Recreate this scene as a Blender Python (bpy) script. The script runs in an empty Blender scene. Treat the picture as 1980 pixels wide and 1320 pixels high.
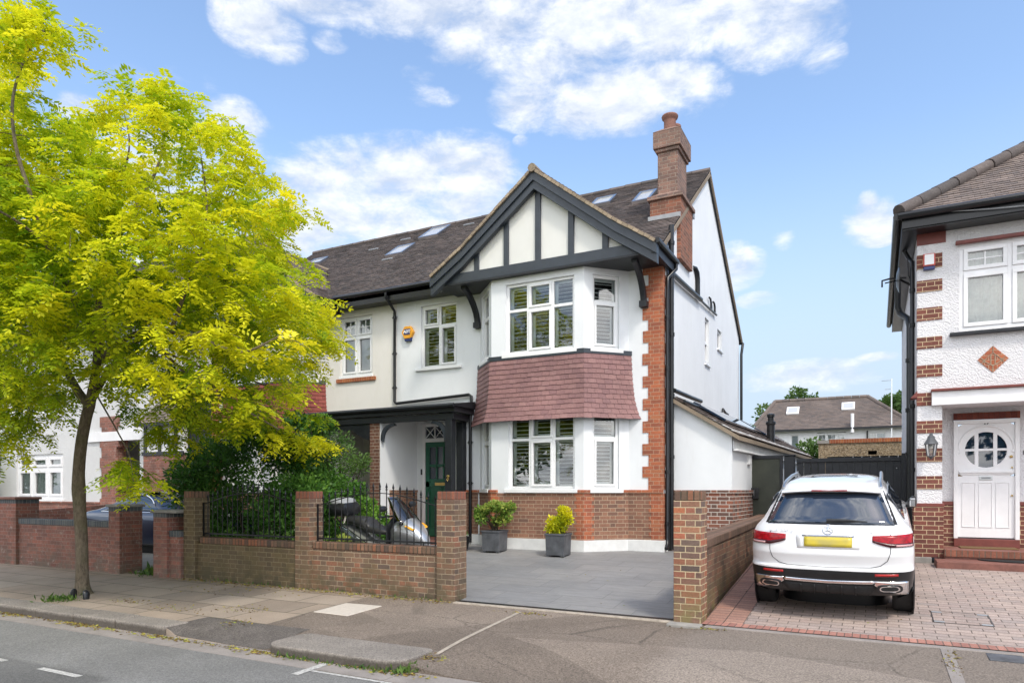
import bpy, math, random
import numpy as np
from mathutils import Vector, Matrix, Euler
random.seed(7); RNG = np.random.default_rng(11)
R = math.radians
scene = bpy.context.scene
col = scene.collection

# ------------------------------------------------------------------ camera, sky, sun, exposure
FPX, UX, VY, CAMZ = 1340.0, 990.0, 947.0, 1.55           # focal length / principal point measured in the 1980 px wide photograph
YAW = math.atan(704/1340.0)
cam_d = bpy.data.cameras.new("camera"); cam = bpy.data.objects.new("camera", cam_d); col.objects.link(cam)
cam.location = (0, 0, CAMZ); cam.rotation_euler = (R(90), 0, YAW)
cam_d.sensor_width = 36.0; cam_d.lens = FPX/1980*36.0
cam_d.shift_x = 0.0; cam_d.shift_y = (VY-660)/1980
cam_d.clip_start = 0.05; cam_d.clip_end = 3000
scene.camera = cam

SUN_EL, SUN_AZ = 52.0, 128.0        # azimuth clockwise from +Y (into the picture); the sun stands behind the camera to its right
sd = bpy.data.lights.new("sun", 'SUN'); sun = bpy.data.objects.new("sun", sd); col.objects.link(sun)
sd.energy = 1.15; sd.angle = R(8); sd.color = (1.0, 0.93, 0.82)
_d = Vector((math.sin(R(SUN_AZ))*math.cos(R(SUN_EL)), math.cos(R(SUN_AZ))*math.cos(R(SUN_EL)), math.sin(R(SUN_EL))))
sun.location = _d*60; sun.rotation_euler = _d.to_track_quat('Z', 'Y').to_euler()
cy = scene.cycles; cy.max_bounces = 6; cy.diffuse_bounces = 3; cy.glossy_bounces = 3; cy.transmission_bounces = 4; cy.transparent_max_bounces = 8; cy.sample_clamp_indirect = 6
scene.view_settings.view_transform = 'Standard'; scene.view_settings.look = 'None'
scene.view_settings.exposure = 1.06; scene.view_settings.gamma = 1.0; scene.view_settings.use_curve_mapping = False

# ------------------------------------------------------------------ node helper
class NT:
    def __init__(s, tree): s.t = tree
    def n(s, typ, **kw):
        nd = s.t.nodes.new(typ)
        for k, v in kw.items(): setattr(nd, k, v)
        return nd
    def put(s, sock, val):
        if val is None: return
        if isinstance(val, bpy.types.NodeSocket): s.t.links.new(val, sock)
        else:
            if hasattr(sock, 'default_value'):
                if isinstance(val, (tuple, list)) and sock.type == 'RGBA' and len(val) == 3: val = (*val, 1)
                sock.default_value = val
    def M(s, op, a, b=None, c=None, clamp=False):
        nd = s.n('ShaderNodeMath', operation=op); nd.use_clamp = clamp
        for i, v in enumerate((a, b, c)): s.put(nd.inputs[i], v)
        return nd.outputs[0]
    def V(s, op, a, b=None):
        nd = s.n('ShaderNodeVectorMath', operation=op)
        s.put(nd.inputs[0], a)
        if b is not None:
            if op == 'SCALE': s.put(nd.inputs[3], b)
            else: s.put(nd.inputs[1], b)
        return nd.outputs['Value'] if op in ('DOT_PRODUCT', 'LENGTH', 'DISTANCE') else nd.outputs[0]
    def mix(s, fac, a, b, blend='MIX'):
        nd = s.n('ShaderNodeMix', data_type='RGBA', blend_type=blend)
        s.put(nd.inputs[0], fac); s.put(nd.inputs[6], a); s.put(nd.inputs[7], b)
        return nd.outputs[2]
    def mixf(s, fac, a, b):
        nd = s.n('ShaderNodeMix', data_type='FLOAT')
        s.put(nd.inputs[0], fac); s.put(nd.inputs[2], a); s.put(nd.inputs[3], b)
        return nd.outputs[0]
    def ramp(s, fac, stops, interp='LINEAR'):
        nd = s.n('ShaderNodeValToRGB'); cr = nd.color_ramp; cr.interpolation = interp
        while len(cr.elements) < len(stops): cr.elements.new(0.5)
        for e, (p, c) in zip(cr.elements, stops):
            e.position = p; e.color = (*c, 1) if len(c) == 3 else c
        s.put(nd.inputs[0], fac); return nd.outputs[0]
    def noise(s, vec, scale, detail=3.0, rough=0.55, dist=0.0):
        nd = s.n('ShaderNodeTexNoise'); s.put(nd.inputs['Vector'], vec)
        s.put(nd.inputs['Scale'], scale); s.put(nd.inputs['Detail'], detail); s.put(nd.inputs['Roughness'], rough); s.put(nd.inputs['Distortion'], dist)
        return nd.outputs[0]
    def mr(s, x, a, b, c=0.0, d=1.0, smooth=False):
        nd = s.n('ShaderNodeMapRange', interpolation_type='SMOOTHSTEP' if smooth else 'LINEAR')
        for i, v in enumerate((x, a, b, c, d)): s.put(nd.inputs[i], v)
        return nd.outputs[0]
    def xyz(s, v):
        nd = s.n('ShaderNodeSeparateXYZ'); s.put(nd.inputs[0], v); return nd.outputs[0], nd.outputs[1], nd.outputs[2]
    def comb(s, x, y, z=0.0):
        nd = s.n('ShaderNodeCombineXYZ')
        for i, v in enumerate((x, y, z)): s.put(nd.inputs[i], v)
        return nd.outputs[0]
    def white(s, v):
        nd = s.n('ShaderNodeTexWhiteNoise', noise_dimensions='3D'); s.put(nd.inputs[0], v); return nd.outputs[0]
    def uv(s): return s.n('ShaderNodeTexCoord').outputs['UV']
    def obj(s): return s.n('ShaderNodeTexCoord').outputs['Object']
    def pos(s): return s.n('ShaderNodeNewGeometry').outputs['Position']
    def island(s): return s.n('ShaderNodeNewGeometry').outputs['Random Per Island']

MATS = {}
def newmat(name):
    m = bpy.data.materials.new(name); m.use_nodes = True; m.node_tree.nodes.clear(); MATS[name] = m
    return m, NT(m.node_tree)
def finish(g, base, rough=0.6, height=None, dist=0.01, strength=1.0, metal=0.0, spec=0.5, coat=0.0, coat_rough=0.03):
    p = g.n('ShaderNodeBsdfPrincipled')
    g.put(p.inputs['Base Color'], base); g.put(p.inputs['Roughness'], rough); g.put(p.inputs['Metallic'], metal)
    g.put(p.inputs['Specular IOR Level'], spec)
    if coat: g.put(p.inputs['Coat Weight'], coat); g.put(p.inputs['Coat Roughness'], coat_rough)
    if height is not None:
        b = g.n('ShaderNodeBump'); g.put(b.inputs['Strength'], strength); g.put(b.inputs['Distance'], dist); g.put(b.inputs['Height'], height)
        g.put(p.inputs['Normal'], b.outputs[0])
    o = g.n('ShaderNodeOutputMaterial'); g.put(o.inputs[0], p.outputs[0]); return p

# ------------------------------------------------------------------ world: Nishita sky with clouds laid out by compass bearing and elevation
w = bpy.data.worlds.new("World"); scene.world = w; w.use_nodes = True
wt = w.node_tree; wt.nodes.clear(); g = NT(wt)
sky = g.n('ShaderNodeTexSky', sky_type='NISHITA'); sky.sun_disc = False
sky.sun_elevation = R(SUN_EL); sky.sun_rotation = R(SUN_AZ); sky.altitude = 0; sky.air_density = 1.15; sky.dust_density = 1.6; sky.ozone_density = 2.5
vec = g.n('ShaderNodeTexCoord').outputs['Generated']
vx, vy, vz = g.xyz(vec)
az = g.M('MULTIPLY', g.M('ARCTAN2', vx, vy), 57.29578)       # degrees, 0 = +Y, + to the right
el = g.M('MULTIPLY', g.M('ARCSINE', vz), 57.29578)
def bearing(u, v):                                           # sky direction of a photograph pixel, in degrees
    a = (u-UX)/FPX; b = (VY-v)/FPX
    S, C_ = math.sin(YAW), math.cos(YAW)
    x, y, z = -S+C_*a, C_+S*a, b
    return math.degrees(math.atan2(x, y)), math.degrees(math.atan2(z, math.hypot(x, y)))
BLOBS = [  # u, v, ru, rv, weight
 (500,40,75,60,1.0),(540,95,45,26,0.8),(640,80,30,20,.5),(620,10,150,35,1),(800,15,180,55,.9),(940,60,110,75,.85),(1060,100,90,70,.8),
 (1130,40,220,80,1.0),(1330,45,230,70,.95),(1500,70,110,55,.85),(1590,110,40,28,.6),
 (1180,190,190,60,1.05),(1290,165,95,48,1.0),(1030,215,70,35,.8),(1090,140,110,50,.7),
 (830,185,48,20,.5),(810,150,30,20,.45),
 (690,360,140,70,1.0),(790,335,120,60,1.0),(900,330,90,60,1.0),(720,420,190,50,.9),(620,420,90,60,.9),(880,400,110,50,.8),
 (1685,425,52,38,1.1),(1680,395,24,22,1.0),(1700,455,40,18,.8),
 (1560,728,120,26,.8),(1700,690,40,8,.5),(1515,462,20,18,.42),(1420,510,50,40,.6),(1470,580,40,14,.4),(1010,275,16,12,.4),
 (170,215,60,26,.95),(450,250,60,50,.9),(350,350,190,150,.55),(100,480,260,120,.6),(330,520,200,100,.7),(560,470,90,40,.7),
 (-300,300,260,120,.9),(2300,300,260,90,.9),(2500,600,300,60,.8)]
dens = None
for (u, v, ru, rv, wgt) in BLOBS:
    a0, e0 = bearing(u, v); a1, e1 = bearing(u+ru, v); a2, e2 = bearing(u, v-rv)
    ra = max(abs(a1-a0), .3); re = max(abs(e2-e0), .2)
    dx = g.M('DIVIDE', g.M('SUBTRACT', az, a0), ra*1.35); dy = g.M('DIVIDE', g.M('SUBTRACT', el, e0), re*1.45)
    d2 = g.M('ADD', g.M('MULTIPLY', dx, dx), g.M('MULTIPLY', dy, dy))
    k = g.M('MULTIPLY', g.M('SUBTRACT', 1.0, d2, clamp=True), wgt)
    dens = k if dens is None else g.M('MAXIMUM', dens, k)
nv = g.comb(g.M('MULTIPLY', az, .055), g.M('MULTIPLY', el, .11), 0.3)
n1 = g.noise(nv, 3.4, 12.0, .64, .2); n1b = g.noise(g.V('ADD', nv, (0, .11, 0)), 3.4, 5.0, .6, .2); n2 = g.noise(nv, 1.0, 4.0, .55)
cov_front = g.M('ADD', dens, g.M('MULTIPLY', g.M('SUBTRACT', n1, .5), 2.4))
cl_front = g.M('MULTIPLY', g.mr(cov_front, .02, .98, 0, 1, True), g.mr(dens, .0, .12, 0, 1))
# unseen broken cloud behind the camera, thickened and brightened to fill-light the facades
cl_back_fill = g.mr(g.noise(vec, 3.2, 8.0, .6, .3), .36, .58, 0, 1, True)
back = g.mr(vy, .05, -.35, 0, 1, True)
cloud = g.M('ADD', g.M('MULTIPLY', cl_front, g.M('SUBTRACT', 1.0, back)), g.M('MULTIPLY', cl_back_fill, back))
cloud = g.M('MULTIPLY', cloud, .93, clamp=True)
shade = g.M('ADD', g.mr(g.noise(nv, 2.0, 6.0, .6), .3, .75, .05, .9), g.M('MULTIPLY', g.M('SUBTRACT', n1, n1b), 2.6), clamp=True)
ccol = g.mix(shade, (0.335, 0.375, 0.45), (0.56, 0.57, 0.585))
SKY_S = 0.137
skyc = g.V('SCALE', sky.outputs[0], SKY_S)
haze = g.mr(el, 27, 5, 0, .93, True)
skyc = g.mix(haze, skyc, (.31, .378, .462))
ccol = g.mix(back, ccol, g.mix(shade, (.95, .98, 1.03), (1.75, 1.70, 1.62)))
fin = g.mix(cloud, skyc, ccol)
bg = g.n('ShaderNodeBackground'); g.put(bg.inputs[0], fin); bg.inputs[1].default_value = 1.0
wo = g.n('ShaderNodeOutputWorld'); g.put(wo.inputs[0], bg.outputs[0])

# ------------------------------------------------------------------ measuring helper: the world point of a photograph pixel on the plane Y = const
def at(u, v, Y):
    a = (u-UX)/FPX; b = (VY-v)/FPX; S, C_ = math.sin(YAW), math.cos(YAW)
    x, y = -S+C_*a, C_+S*a; t = Y/y
    return Vector((t*x, Y, CAMZ+t*b))
def deep(u, v, d):
    a = (u-UX)/FPX; b = (VY-v)/FPX; S, C_ = math.sin(YAW), math.cos(YAW)
    return Vector((d*(-S+C_*a), d*(C_+S*a), CAMZ+d*b))

# ------------------------------------------------------------------ mesh builder
MIRROR = [None]
ROOTLOC = {}
def set_tags(o, label=None, cat=None, group=None, kind=None):
    if label: o['label'] = label
    if cat: o['category'] = cat
    if group: o['group'] = group
    if kind: o['kind'] = kind
    return o
def thing(name, label, cat, loc=(0, 0, 0), rot=(0, 0, 0), group=None):
    o = bpy.data.objects.new(name, None); col.objects.link(o); o.empty_display_size = .2
    o.location = loc; o.rotation_euler = rot; set_tags(o, label, cat, group)
    ROOTLOC[o] = Vector(loc); return o
def smoothstep(x): x = max(0, min(1, x)); return x*x*(3-2*x)

class MB:
    def __init__(s): s.v = []; s.f = []; s.m = []
    def add(s, pts, faces, mi=0):
        b = len(s.v); s.v += [tuple(p) for p in pts]
        for f in faces: s.f.append([b+i for i in f]); s.m.append(mi)
        return s
    def poly(s, pts, mi=0): return s.add(pts, [list(range(len(pts)))], mi)
    def box(s, x0, x1, y0, y1, z0, z1, mi=0):
        return s.add([(x0,y0,z0),(x1,y0,z0),(x1,y1,z0),(x0,y1,z0),(x0,y0,z1),(x1,y0,z1),(x1,y1,z1),(x0,y1,z1)],
              [[3,2,1,0],[4,5,6,7],[0,1,5,4],[1,2,6,5],[2,3,7,6],[3,0,4,7]], mi)
    def obox(s, o, a, b, c, mi=0):
        """box from corner o along the vectors a, b, c (a x b . c > 0)"""
        o, a, b, c = map(Vector, (o, a, b, c))
        p = [o, o+a, o+a+b, o+b, o+c, o+a+c, o+a+b+c, o+b+c]
        return s.add(p, [[3,2,1,0],[4,5,6,7],[0,1,5,4],[1,2,6,5],[2,3,7,6],[3,0,4,7]], mi)
    def prism(s, pts, ext, mi=0):
        """closed polygon pts (counter-clockwise seen against ext) extruded by ext"""
        n = len(pts); e = Vector(ext); p = [Vector(q) for q in pts]
        nrm = Vector((0,0,0))
        for i in range(n): nrm += p[i].cross(p[(i+1) % n])
        if nrm.dot(e) > 0: p = p[::-1]
        q = p + [a+e for a in p]
        fs = [list(range(n)), list(range(2*n-1, n-1, -1))]
        for i in range(n):
            j = (i+1) % n; fs.append([j, i, n+i, n+j])
        return s.add(q, fs, mi)
    def tube(s, path, r, seg=8, mi=0, caps=True):
        P = [Vector(p) for p in path]; n = len(P)
        rr = r if isinstance(r, (list, tuple)) else [r]*n
        pts = []; up = Vector((0, 0, 1)); last = None
        for i in range(n):
            t = (P[min(i+1, n-1)]-P[max(i-1, 0)]);
            t = t.normalized() if t.length > 1e-9 else Vector((0, 0, 1))
            if last is None:
                a = t.cross(up if abs(t.z) < .95 else Vector((1, 0, 0))).normalized()
            else:
                a = (last-t*last.dot(t)); a = a.normalized() if a.length > 1e-6 else t.orthogonal().normalized()
            last = a; b = t.cross(a)
            for k in range(seg):
                an = 2*math.pi*k/seg; pts.append(P[i]+(a*math.cos(an)+b*math.sin(an))*rr[i])
        fs = []
        for i in range(n-1):
            for k in range(seg):
                k2 = (k+1) % seg
                fs.append([i*seg+k, i*seg+k2, (i+1)*seg+k2, (i+1)*seg+k])
        if caps: fs += [list(range(seg))[::-1], [(n-1)*seg+k for k in range(seg)]]
        return s.add(pts, fs, mi)
    def lathe(s, prof, c=(0,0,0), axis='z', seg=20, mi=0, caps=True):
        """profile of (radius, height) turned about an axis through c"""
        c = Vector(c); pts = []
        for (r, h) in prof:
            for k in range(seg):
                a = 2*math.pi*k/seg; x, y = r*math.cos(a), r*math.sin(a)
                q = (x, y, h) if axis == 'z' else ((h, x, y) if axis == 'x' else (y, h, x))
                pts.append(c+Vector(q))
        n = len(prof); fs = []
        for i in range(n-1):
            for k in range(seg):
                k2 = (k+1) % seg; fs.append([i*seg+k, i*seg+k2, (i+1)*seg+k2, (i+1)*seg+k])
        if caps: fs += [list(range(seg))[::-1], [(n-1)*seg+k for k in range(seg)]]
        return s.add(pts, fs, mi)
    def loft(s, secs, seg=16, mi=0, caps=True, p=2.4):
        """superellipse sections: (centre, side vector, up vector)"""
        pts = []
        for (c, a, b) in secs:
            c, a, b = Vector(c), Vector(a), Vector(b)
            for k in range(seg):
                t = 2*math.pi*k/seg; co, si = math.cos(t), math.sin(t)
                x = math.copysign(abs(co)**(2/p), co); y = math.copysign(abs(si)**(2/p), si)
                pts.append(c+a*x+b*y)
        n = len(secs); fs = []
        for i in range(n-1):
            for k in range(seg):
                k2 = (k+1) % seg; fs.append([i*seg+k, i*seg+k2, (i+1)*seg+k2, (i+1)*seg+k])
        if caps: fs += [list(range(seg))[::-1], [(n-1)*seg+k for k in range(seg)]]
        return s.add(pts, fs, mi)
    def wall(s, O, U, w, h, holes=(), t=.1, mi=0, mr=None, edges=None):
        """upright wall, outer face through O along U; holes are (u0,u1,v0,v1)"""
        O = Vector(O); U = Vector(U).normalized(); Z = Vector((0,0,1)); N = U.cross(Z)
        mr = mi if mr is None else mr
        us = sorted({0, w, *[x for hh in holes for x in hh[:2]]}); vs = sorted({0, h, *[x for hh in holes for x in hh[2:]]})
        us = [x for x in us if 0 <= x <= w]; vs = [x for x in vs if 0 <= x <= h]
        P = lambda u, v, d=0: O+U*u+Z*v-N*d
        for i in range(len(us)-1):
            for j in range(len(vs)-1):
                cu, cv = (us[i]+us[i+1])/2, (vs[j]+vs[j+1])/2
                if any(a < cu < b and c < cv < d for a, b, c, d in holes): continue
                s.poly([P(us[i],vs[j]),P(us[i+1],vs[j]),P(us[i+1],vs[j+1]),P(us[i],vs[j+1])], mi)
        for a, b, c, d in holes:
            if c > 0: s.poly([P(a,c),P(a,c,t),P(b,c,t),P(b,c)][::-1], mr)
            if d < h: s.poly([P(a,d),P(b,d),P(b,d,t),P(a,d,t)][::-1], mr)
            if a > 0: s.poly([P(a,c),P(a,d),P(a,d,t),P(a,c,t)][::-1], mr)
            if b < w: s.poly([P(b,c),P(b,c,t),P(b,d,t),P(b,d)][::-1], mr)
        if edges or (edges is None and t < .05):
            s.poly([P(0,h),P(w,h),P(w,h,t),P(0,h,t)], mr); s.poly([P(0,0),P(0,h),P(0,h,t),P(0,0,t)], mr)
            s.poly([P(w,0),P(w,0,t),P(w,h,t),P(w,h)], mr); s.poly([P(0,0,t),P(0,h,t),P(w,h,t),P(w,0,t)], mr) if not holes else None
        return s
    def build(s, name, mats, parent=None, smooth=False, local=False, bevel=0, bseg=2, label=None, solid=0, angle=40):
        me = bpy.data.meshes.new(name)
        V_ = [Vector(v) for v in s.v]; F = s.f
        if MIRROR[0] is not None:
            V_ = [Vector((MIRROR[0]-v.x, v.y, v.z)) for v in V_]; F = [f[::-1] for f in F]
        root = parent
        while root is not None and root.parent is not None: root = root.parent
        off = ROOTLOC.get(root, Vector((0,0,0))) if (root is not None and not local) else Vector((0,0,0))
        W = V_
        me.from_pydata([tuple(v-off) for v in V_], [], F)
        uvl = me.uv_layers.new(name='uv'); data = uvl.data; li = 0
        for poly in me.polygons:
            n = poly.normal
            if abs(n.z) > .93: t = Vector((1,0,0)); b = Vector((0,1,0))
            else:
                t = Vector((-n.y, n.x, 0)).normalized(); b = n.cross(t)
            for k in poly.loop_indices:
                p = W[me.loops[k].vertex_index]; data[k].uv = (p.dot(t), p.dot(b))
        if not isinstance(mats, (list, tuple)): mats = [mats]
        for m in mats: me.materials.append(MATS[m] if isinstance(m, str) else m)
        me.polygons.foreach_set('material_index', s.m)
        if smooth:
            me.polygons.foreach_set('use_smooth', [True]*len(me.polygons))
            try: me.set_sharp_from_angle(angle=R(angle))
            except Exception: pass
        me.update()
        o = bpy.data.objects.new(name, me); col.objects.link(o)
        if parent is not None: o.parent = parent
        if bevel:
            b = o.modifiers.new('bevel', 'BEVEL'); b.width = bevel; b.segments = bseg; b.limit_method = 'ANGLE'; b.angle_limit = R(35)
        if solid:
            m_ = o.modifiers.new('solid', 'SOLIDIFY'); m_.thickness = solid; m_.offset = -1
        if label: o['label'] = label
        return o
def structure(o): o['kind'] = 'structure'; return o

def quads_mesh(name, Q, tint, mat, parent=None, loc=Vector((0,0,0))):
    """Q: (n,4,3) array of leaf faces; tint: one number per face"""
    n = len(Q); me = bpy.data.meshes.new(name)
    V_ = (Q.reshape(-1, 3)-np.array(loc)).astype(np.float32)
    me.vertices.add(4*n); me.vertices.foreach_set('co', V_.ravel())
    me.loops.add(4*n); me.loops.foreach_set('vertex_index', np.arange(4*n, dtype=np.int32))
    me.polygons.add(n); me.polygons.foreach_set('loop_start', np.arange(0, 4*n, 4, dtype=np.int32))
    try: me.polygons.foreach_set('loop_total', np.full(n, 4, dtype=np.int32))
    except Exception: pass
    me.update(calc_edges=True)
    a = me.attributes.new('tint', 'FLOAT', 'FACE'); a.data.foreach_set('value', np.asarray(tint, dtype=np.float32))
    me.materials.append(MATS[mat]); o = bpy.data.objects.new(name, me); col.objects.link(o)
    if parent is not None: o.parent = parent
    return o
# ================================================================== materials
def plain(name, c, rough=.5, var=.06, scale=6.0, bump=0.0, bscale=120.0, metal=0.0, spec=.5, coat=0.0):
    m, g = newmat(name); p = g.pos()
    n = g.noise(p, scale, 4.0, .6)
    k = g.mr(n, .3, .7, 1-var, 1+var)
    colr = g.V('SCALE', g.comb(*c), k)
    finish(g, colr, rough, g.noise(p, bscale, 3.0) if bump else None, bump, 1.0, metal, spec, coat); return m
def brick(name, cols, mortar, jw=.010, style='flemish', rh=.075, bump=.006, stain=None, stain_amt=.5, eff=0.0, rough=.85, moss=None):
    m, g = newmat(name); u, v, _ = g.xyz(g.uv()); pos = g.pos()
    wob = g.mr(g.noise(pos, 14, 2), 0, 1, -.0035, .0035); v = g.M('ADD', v, wob); u = g.M('ADD', u, wob)
    if style == 'soldier':
        cu = g.M('DIVIDE', u, .075); cell = g.M('FLOOR', cu); fu = g.M('FRACT', cu)
        dm = g.M('MULTIPLY', g.M('MINIMUM', fu, g.M('SUBTRACT', 1.0, fu)), .075); idv = g.comb(cell, 7.0)
    else:
        rv = g.M('DIVIDE', v, rh); row = g.M('FLOOR', rv); fv = g.M('FRACT', rv)
        par = g.M('MODULO', g.M('ABSOLUTE', row), 2.0)
        P = .3375 if style == 'flemish' else .225
        uu = g.M('DIVIDE', g.M('ADD', u, g.M('MULTIPLY', par, P/2)), P); cell = g.M('FLOOR', uu); fu = g.M('FRACT', uu)
        if style == 'flemish':
            isH = g.M('GREATER_THAN', fu, 2/3)
            dS = g.M('MINIMUM', fu, g.M('SUBTRACT', 2/3, fu)); dH = g.M('MINIMUM', g.M('SUBTRACT', fu, 2/3), g.M('SUBTRACT', 1.0, fu))
            du = g.M('MULTIPLY', g.M('MAXIMUM', dS, dH), P)
            idv = g.comb(g.M('ADD', g.M('MULTIPLY', cell, 2.0), isH), row)
        else:
            du = g.M('MULTIPLY', g.M('MINIMUM', fu, g.M('SUBTRACT', 1.0, fu)), P); idv = g.comb(cell, row)
        dv = g.M('MULTIPLY', g.M('MINIMUM', fv, g.M('SUBTRACT', 1.0, fv)), rh)
        dm = g.M('MINIMUM', du, dv)
    br = g.mr(dm, jw*.36, jw*.62, 0, 1, True)
    rnd = g.white(idv)
    c = g.ramp(rnd, [((i+.0)/max(1, len(cols)-1), cc) for i, cc in enumerate(cols)])
    fine = g.noise(pos, 55, 4, .65); big = g.noise(pos, 1.7, 4, .6)
    c = g.V('SCALE', c, g.mr(fine, .25, .75, .72, 1.25)); c = g.V('SCALE', c, g.mr(big, .3, .7, .85, 1.12))
    mc = g.V('SCALE', g.comb(*mortar), g.mr(fine, .2, .8, .8, 1.2))
    c = g.mix(br, mc, c)
    if stain is not None:
        sm = g.mr(g.noise(pos, 2.3, 5, .7), .42, .68, 0, stain_amt, True); c = g.mix(sm, c, stain)
    if moss is not None:                                     # damp growth along the foot of the wall
        z = g.xyz(pos)[2]; k = g.M('MULTIPLY', g.mr(z, .5, .0, 0, 1), g.mr(g.noise(pos, 5, 5, .7), .38, .6, 0, .85, True)); c = g.mix(k, c, moss)
    if eff: c = g.mix(g.mr(g.noise(pos, 6, 5, .75), .56, .74, 0, eff, True), c, (.55, .50, .46))
    h = g.M('ADD', br, g.M('MULTIPLY', fine, .35))
    finish(g, c, rough, h, bump, .8, 0, .25); return m
def tile_mat(name, cols, lich=None, amt=.3, rough=.8):
    m, g = newmat(name); pos = g.pos()
    c = g.ramp(g.island(), [(i/max(1, len(cols)-1), cc) for i, cc in enumerate(cols)])
    c = g.V('SCALE', c, g.mr(g.noise(pos, 40, 4, .65), .25, .75, .75, 1.25)); c = g.V('SCALE', c, g.mr(g.noise(pos, .9, 4, .6), .3, .7, .8, 1.18))
    if lich: c = g.mix(g.mr(g.noise(pos, 7, 6, .75), .54, .72, 0, amt, True), c, lich)
    finish(g, c, rough, g.noise(pos, 90, 3), .004, .7, 0, .3); return m
def render_mat(name, c, rough_cast=0.0, dirt=.0, dcol=(.45, .43, .38)):
    m, g = newmat(name); pos = g.pos()
    k = g.mr(g.noise(pos, 1.3, 5, .6), .3, .7, .955, 1.03); cc = g.V('SCALE', g.comb(*c), k)
    if dirt: cc = g.mix(g.mr(g.noise(g.V('MULTIPLY', pos, (2.2, 2.2, .5)), 1.6, 6, .7), .5, .8, 0, dirt, True), cc, dcol)
    if rough_cast:
        vo = g.n('ShaderNodeTexVoronoi'); g.put(vo.inputs['Vector'], pos); vo.inputs['Scale'].default_value = 45
        h = g.M('ADD', g.noise(pos, 34, 4, .6, .6), g.M('MULTIPLY', vo.outputs[0], .5)); finish(g, cc, .85, h, rough_cast, 1.0, 0, .2)
    else: finish(g, cc, .75, g.noise(pos, 70, 4, .6), .0022, .8, 0, .25)
    return m

render_mat('white_render', (.765, .785, .795), 0, .24, (.58, .58, .56))
render_mat('cream_render', (.75, .725, .675), 0, .24, (.6, .56, .48))
render_mat('gable_render', (.72, .715, .675), 0, .28, (.6, .57, .48))
render_mat('roughcast', (.75, .74, .75), .018, .12, (.6, .57, .55))
render_mat('old_roughcast', (.66, .66, .655), .016, .25, (.45, .45, .42))
brick('house_brick', [(0.215,0.110,0.077),(0.279,0.144,0.097),(0.250,0.128,0.087),(0.175,0.103,0.078),(0.308,0.159,0.104),(0.238,0.122,0.084)], (0.423,0.324,0.225), .010)
brick('orange_brick', [(0.383,0.118,0.061),(0.441,0.145,0.070),(0.345,0.107,0.058),(0.288,0.099,0.059),(0.423,0.159,0.079)], (0.459,0.318,0.221), .009)
brick('stock_brick', [(0.210,0.128,0.086),(0.150,0.100,0.078),(0.251,0.150,0.095),(0.123,0.089,0.076),(0.224,0.145,0.097),(0.290,0.126,0.080),(0.177,0.119,0.088)], (0.409,0.324,0.226), .011, stain=(0.136,0.103,0.057), stain_amt=.55, moss=(0.096,0.085,0.050))
brick('mossy_brick', [(0.166,0.121,0.067),(0.127,0.094,0.060),(0.193,0.138,0.077),(0.113,0.085,0.058)], (0.287,0.229,0.139), .011, stain=(0.113,0.094,0.045), stain_amt=.6, moss=(0.074,0.067,0.042))
brick('gate_brick', [(0.298,0.123,0.073),(0.182,0.120,0.092),(0.391,0.133,0.076),(0.146,0.107,0.090),(0.335,0.166,0.099),(0.229,0.127,0.088),(0.122,0.094,0.083),(0.404,0.150,0.077)], (0.512,0.411,0.265), .012, moss=(0.195,0.172,0.071))
brick('dwarf_brick', [(0.213,0.117,0.078),(0.157,0.095,0.072),(0.270,0.132,0.084),(0.122,0.080,0.064),(0.235,0.139,0.090)], (0.286,0.225,0.149), .009, stain=(0.065,0.051,0.041), stain_amt=.7, moss=(0.186,0.158,0.069))
brick('old_red_brick', [(0.302,0.119,0.086),(0.231,0.104,0.082),(0.362,0.141,0.102),(0.268,0.130,0.102),(0.207,0.097,0.080)], (0.338,0.249,0.200), .009, stain=(0.124,0.080,0.063), stain_amt=.5, eff=.55, moss=(0.152,0.130,0.102))
brick('extension_brick', [(0.274,0.107,0.069),(0.139,0.085,0.069),(0.342,0.126,0.078),(0.116,0.073,0.062),(0.241,0.112,0.079)], (0.618,0.564,0.499), .012)
brick('maroon_brick', [(0.185,0.072,0.055),(0.143,0.059,0.048),(0.226,0.080,0.059),(0.161,0.068,0.054)], (0.559,0.424,0.267), .011)
brick('porch_brick', [(.15,.075,.055),(.19,.09,.06),(.12,.065,.05)], (.40,.33,.26), .011)
brick('chimney_brick', [(0.218,0.130,0.101),(0.271,0.157,0.117),(0.174,0.108,0.090),(0.299,0.174,0.130),(0.140,0.096,0.085)], (0.345,0.287,0.235), .009, stain=(0.151,0.115,0.096), stain_amt=.5)
brick('chimney_base_brick', [(0.278,0.108,0.069),(0.324,0.129,0.077),(0.223,0.096,0.066),(0.159,0.079,0.057),(0.296,0.118,0.071)], (0.336,0.251,0.183), .009, stain=(0.142,0.087,0.061), stain_amt=.4)
brick('soldier_stock', [(0.265,0.143,0.092),(0.133,0.088,0.066),(0.305,0.163,0.106),(0.100,0.074,0.062),(0.330,0.131,0.073),(0.173,0.115,0.083)], (0.074,0.061,0.047), .016, 'soldier', stain=(0.113,0.092,0.058), stain_amt=.5)
brick('soldier_red', [(.26,.10,.065),(.20,.085,.058),(.29,.115,.075)], (.15,.11,.085), .013, 'soldier')
brick('soldier_blue', [(.11,.12,.125),(.08,.09,.10),(.14,.145,.145)], (.26,.25,.23), .009, 'soldier')
brick('soldier_orange', [(.38,.12,.05),(.30,.09,.045),(.42,.15,.06)], (.42,.25,.15), .012, 'soldier')
brick('soldier_maroon', [(.16,.045,.032),(.12,.035,.028),(.19,.055,.035)], (.10,.04,.03), .009, 'soldier')
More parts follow.
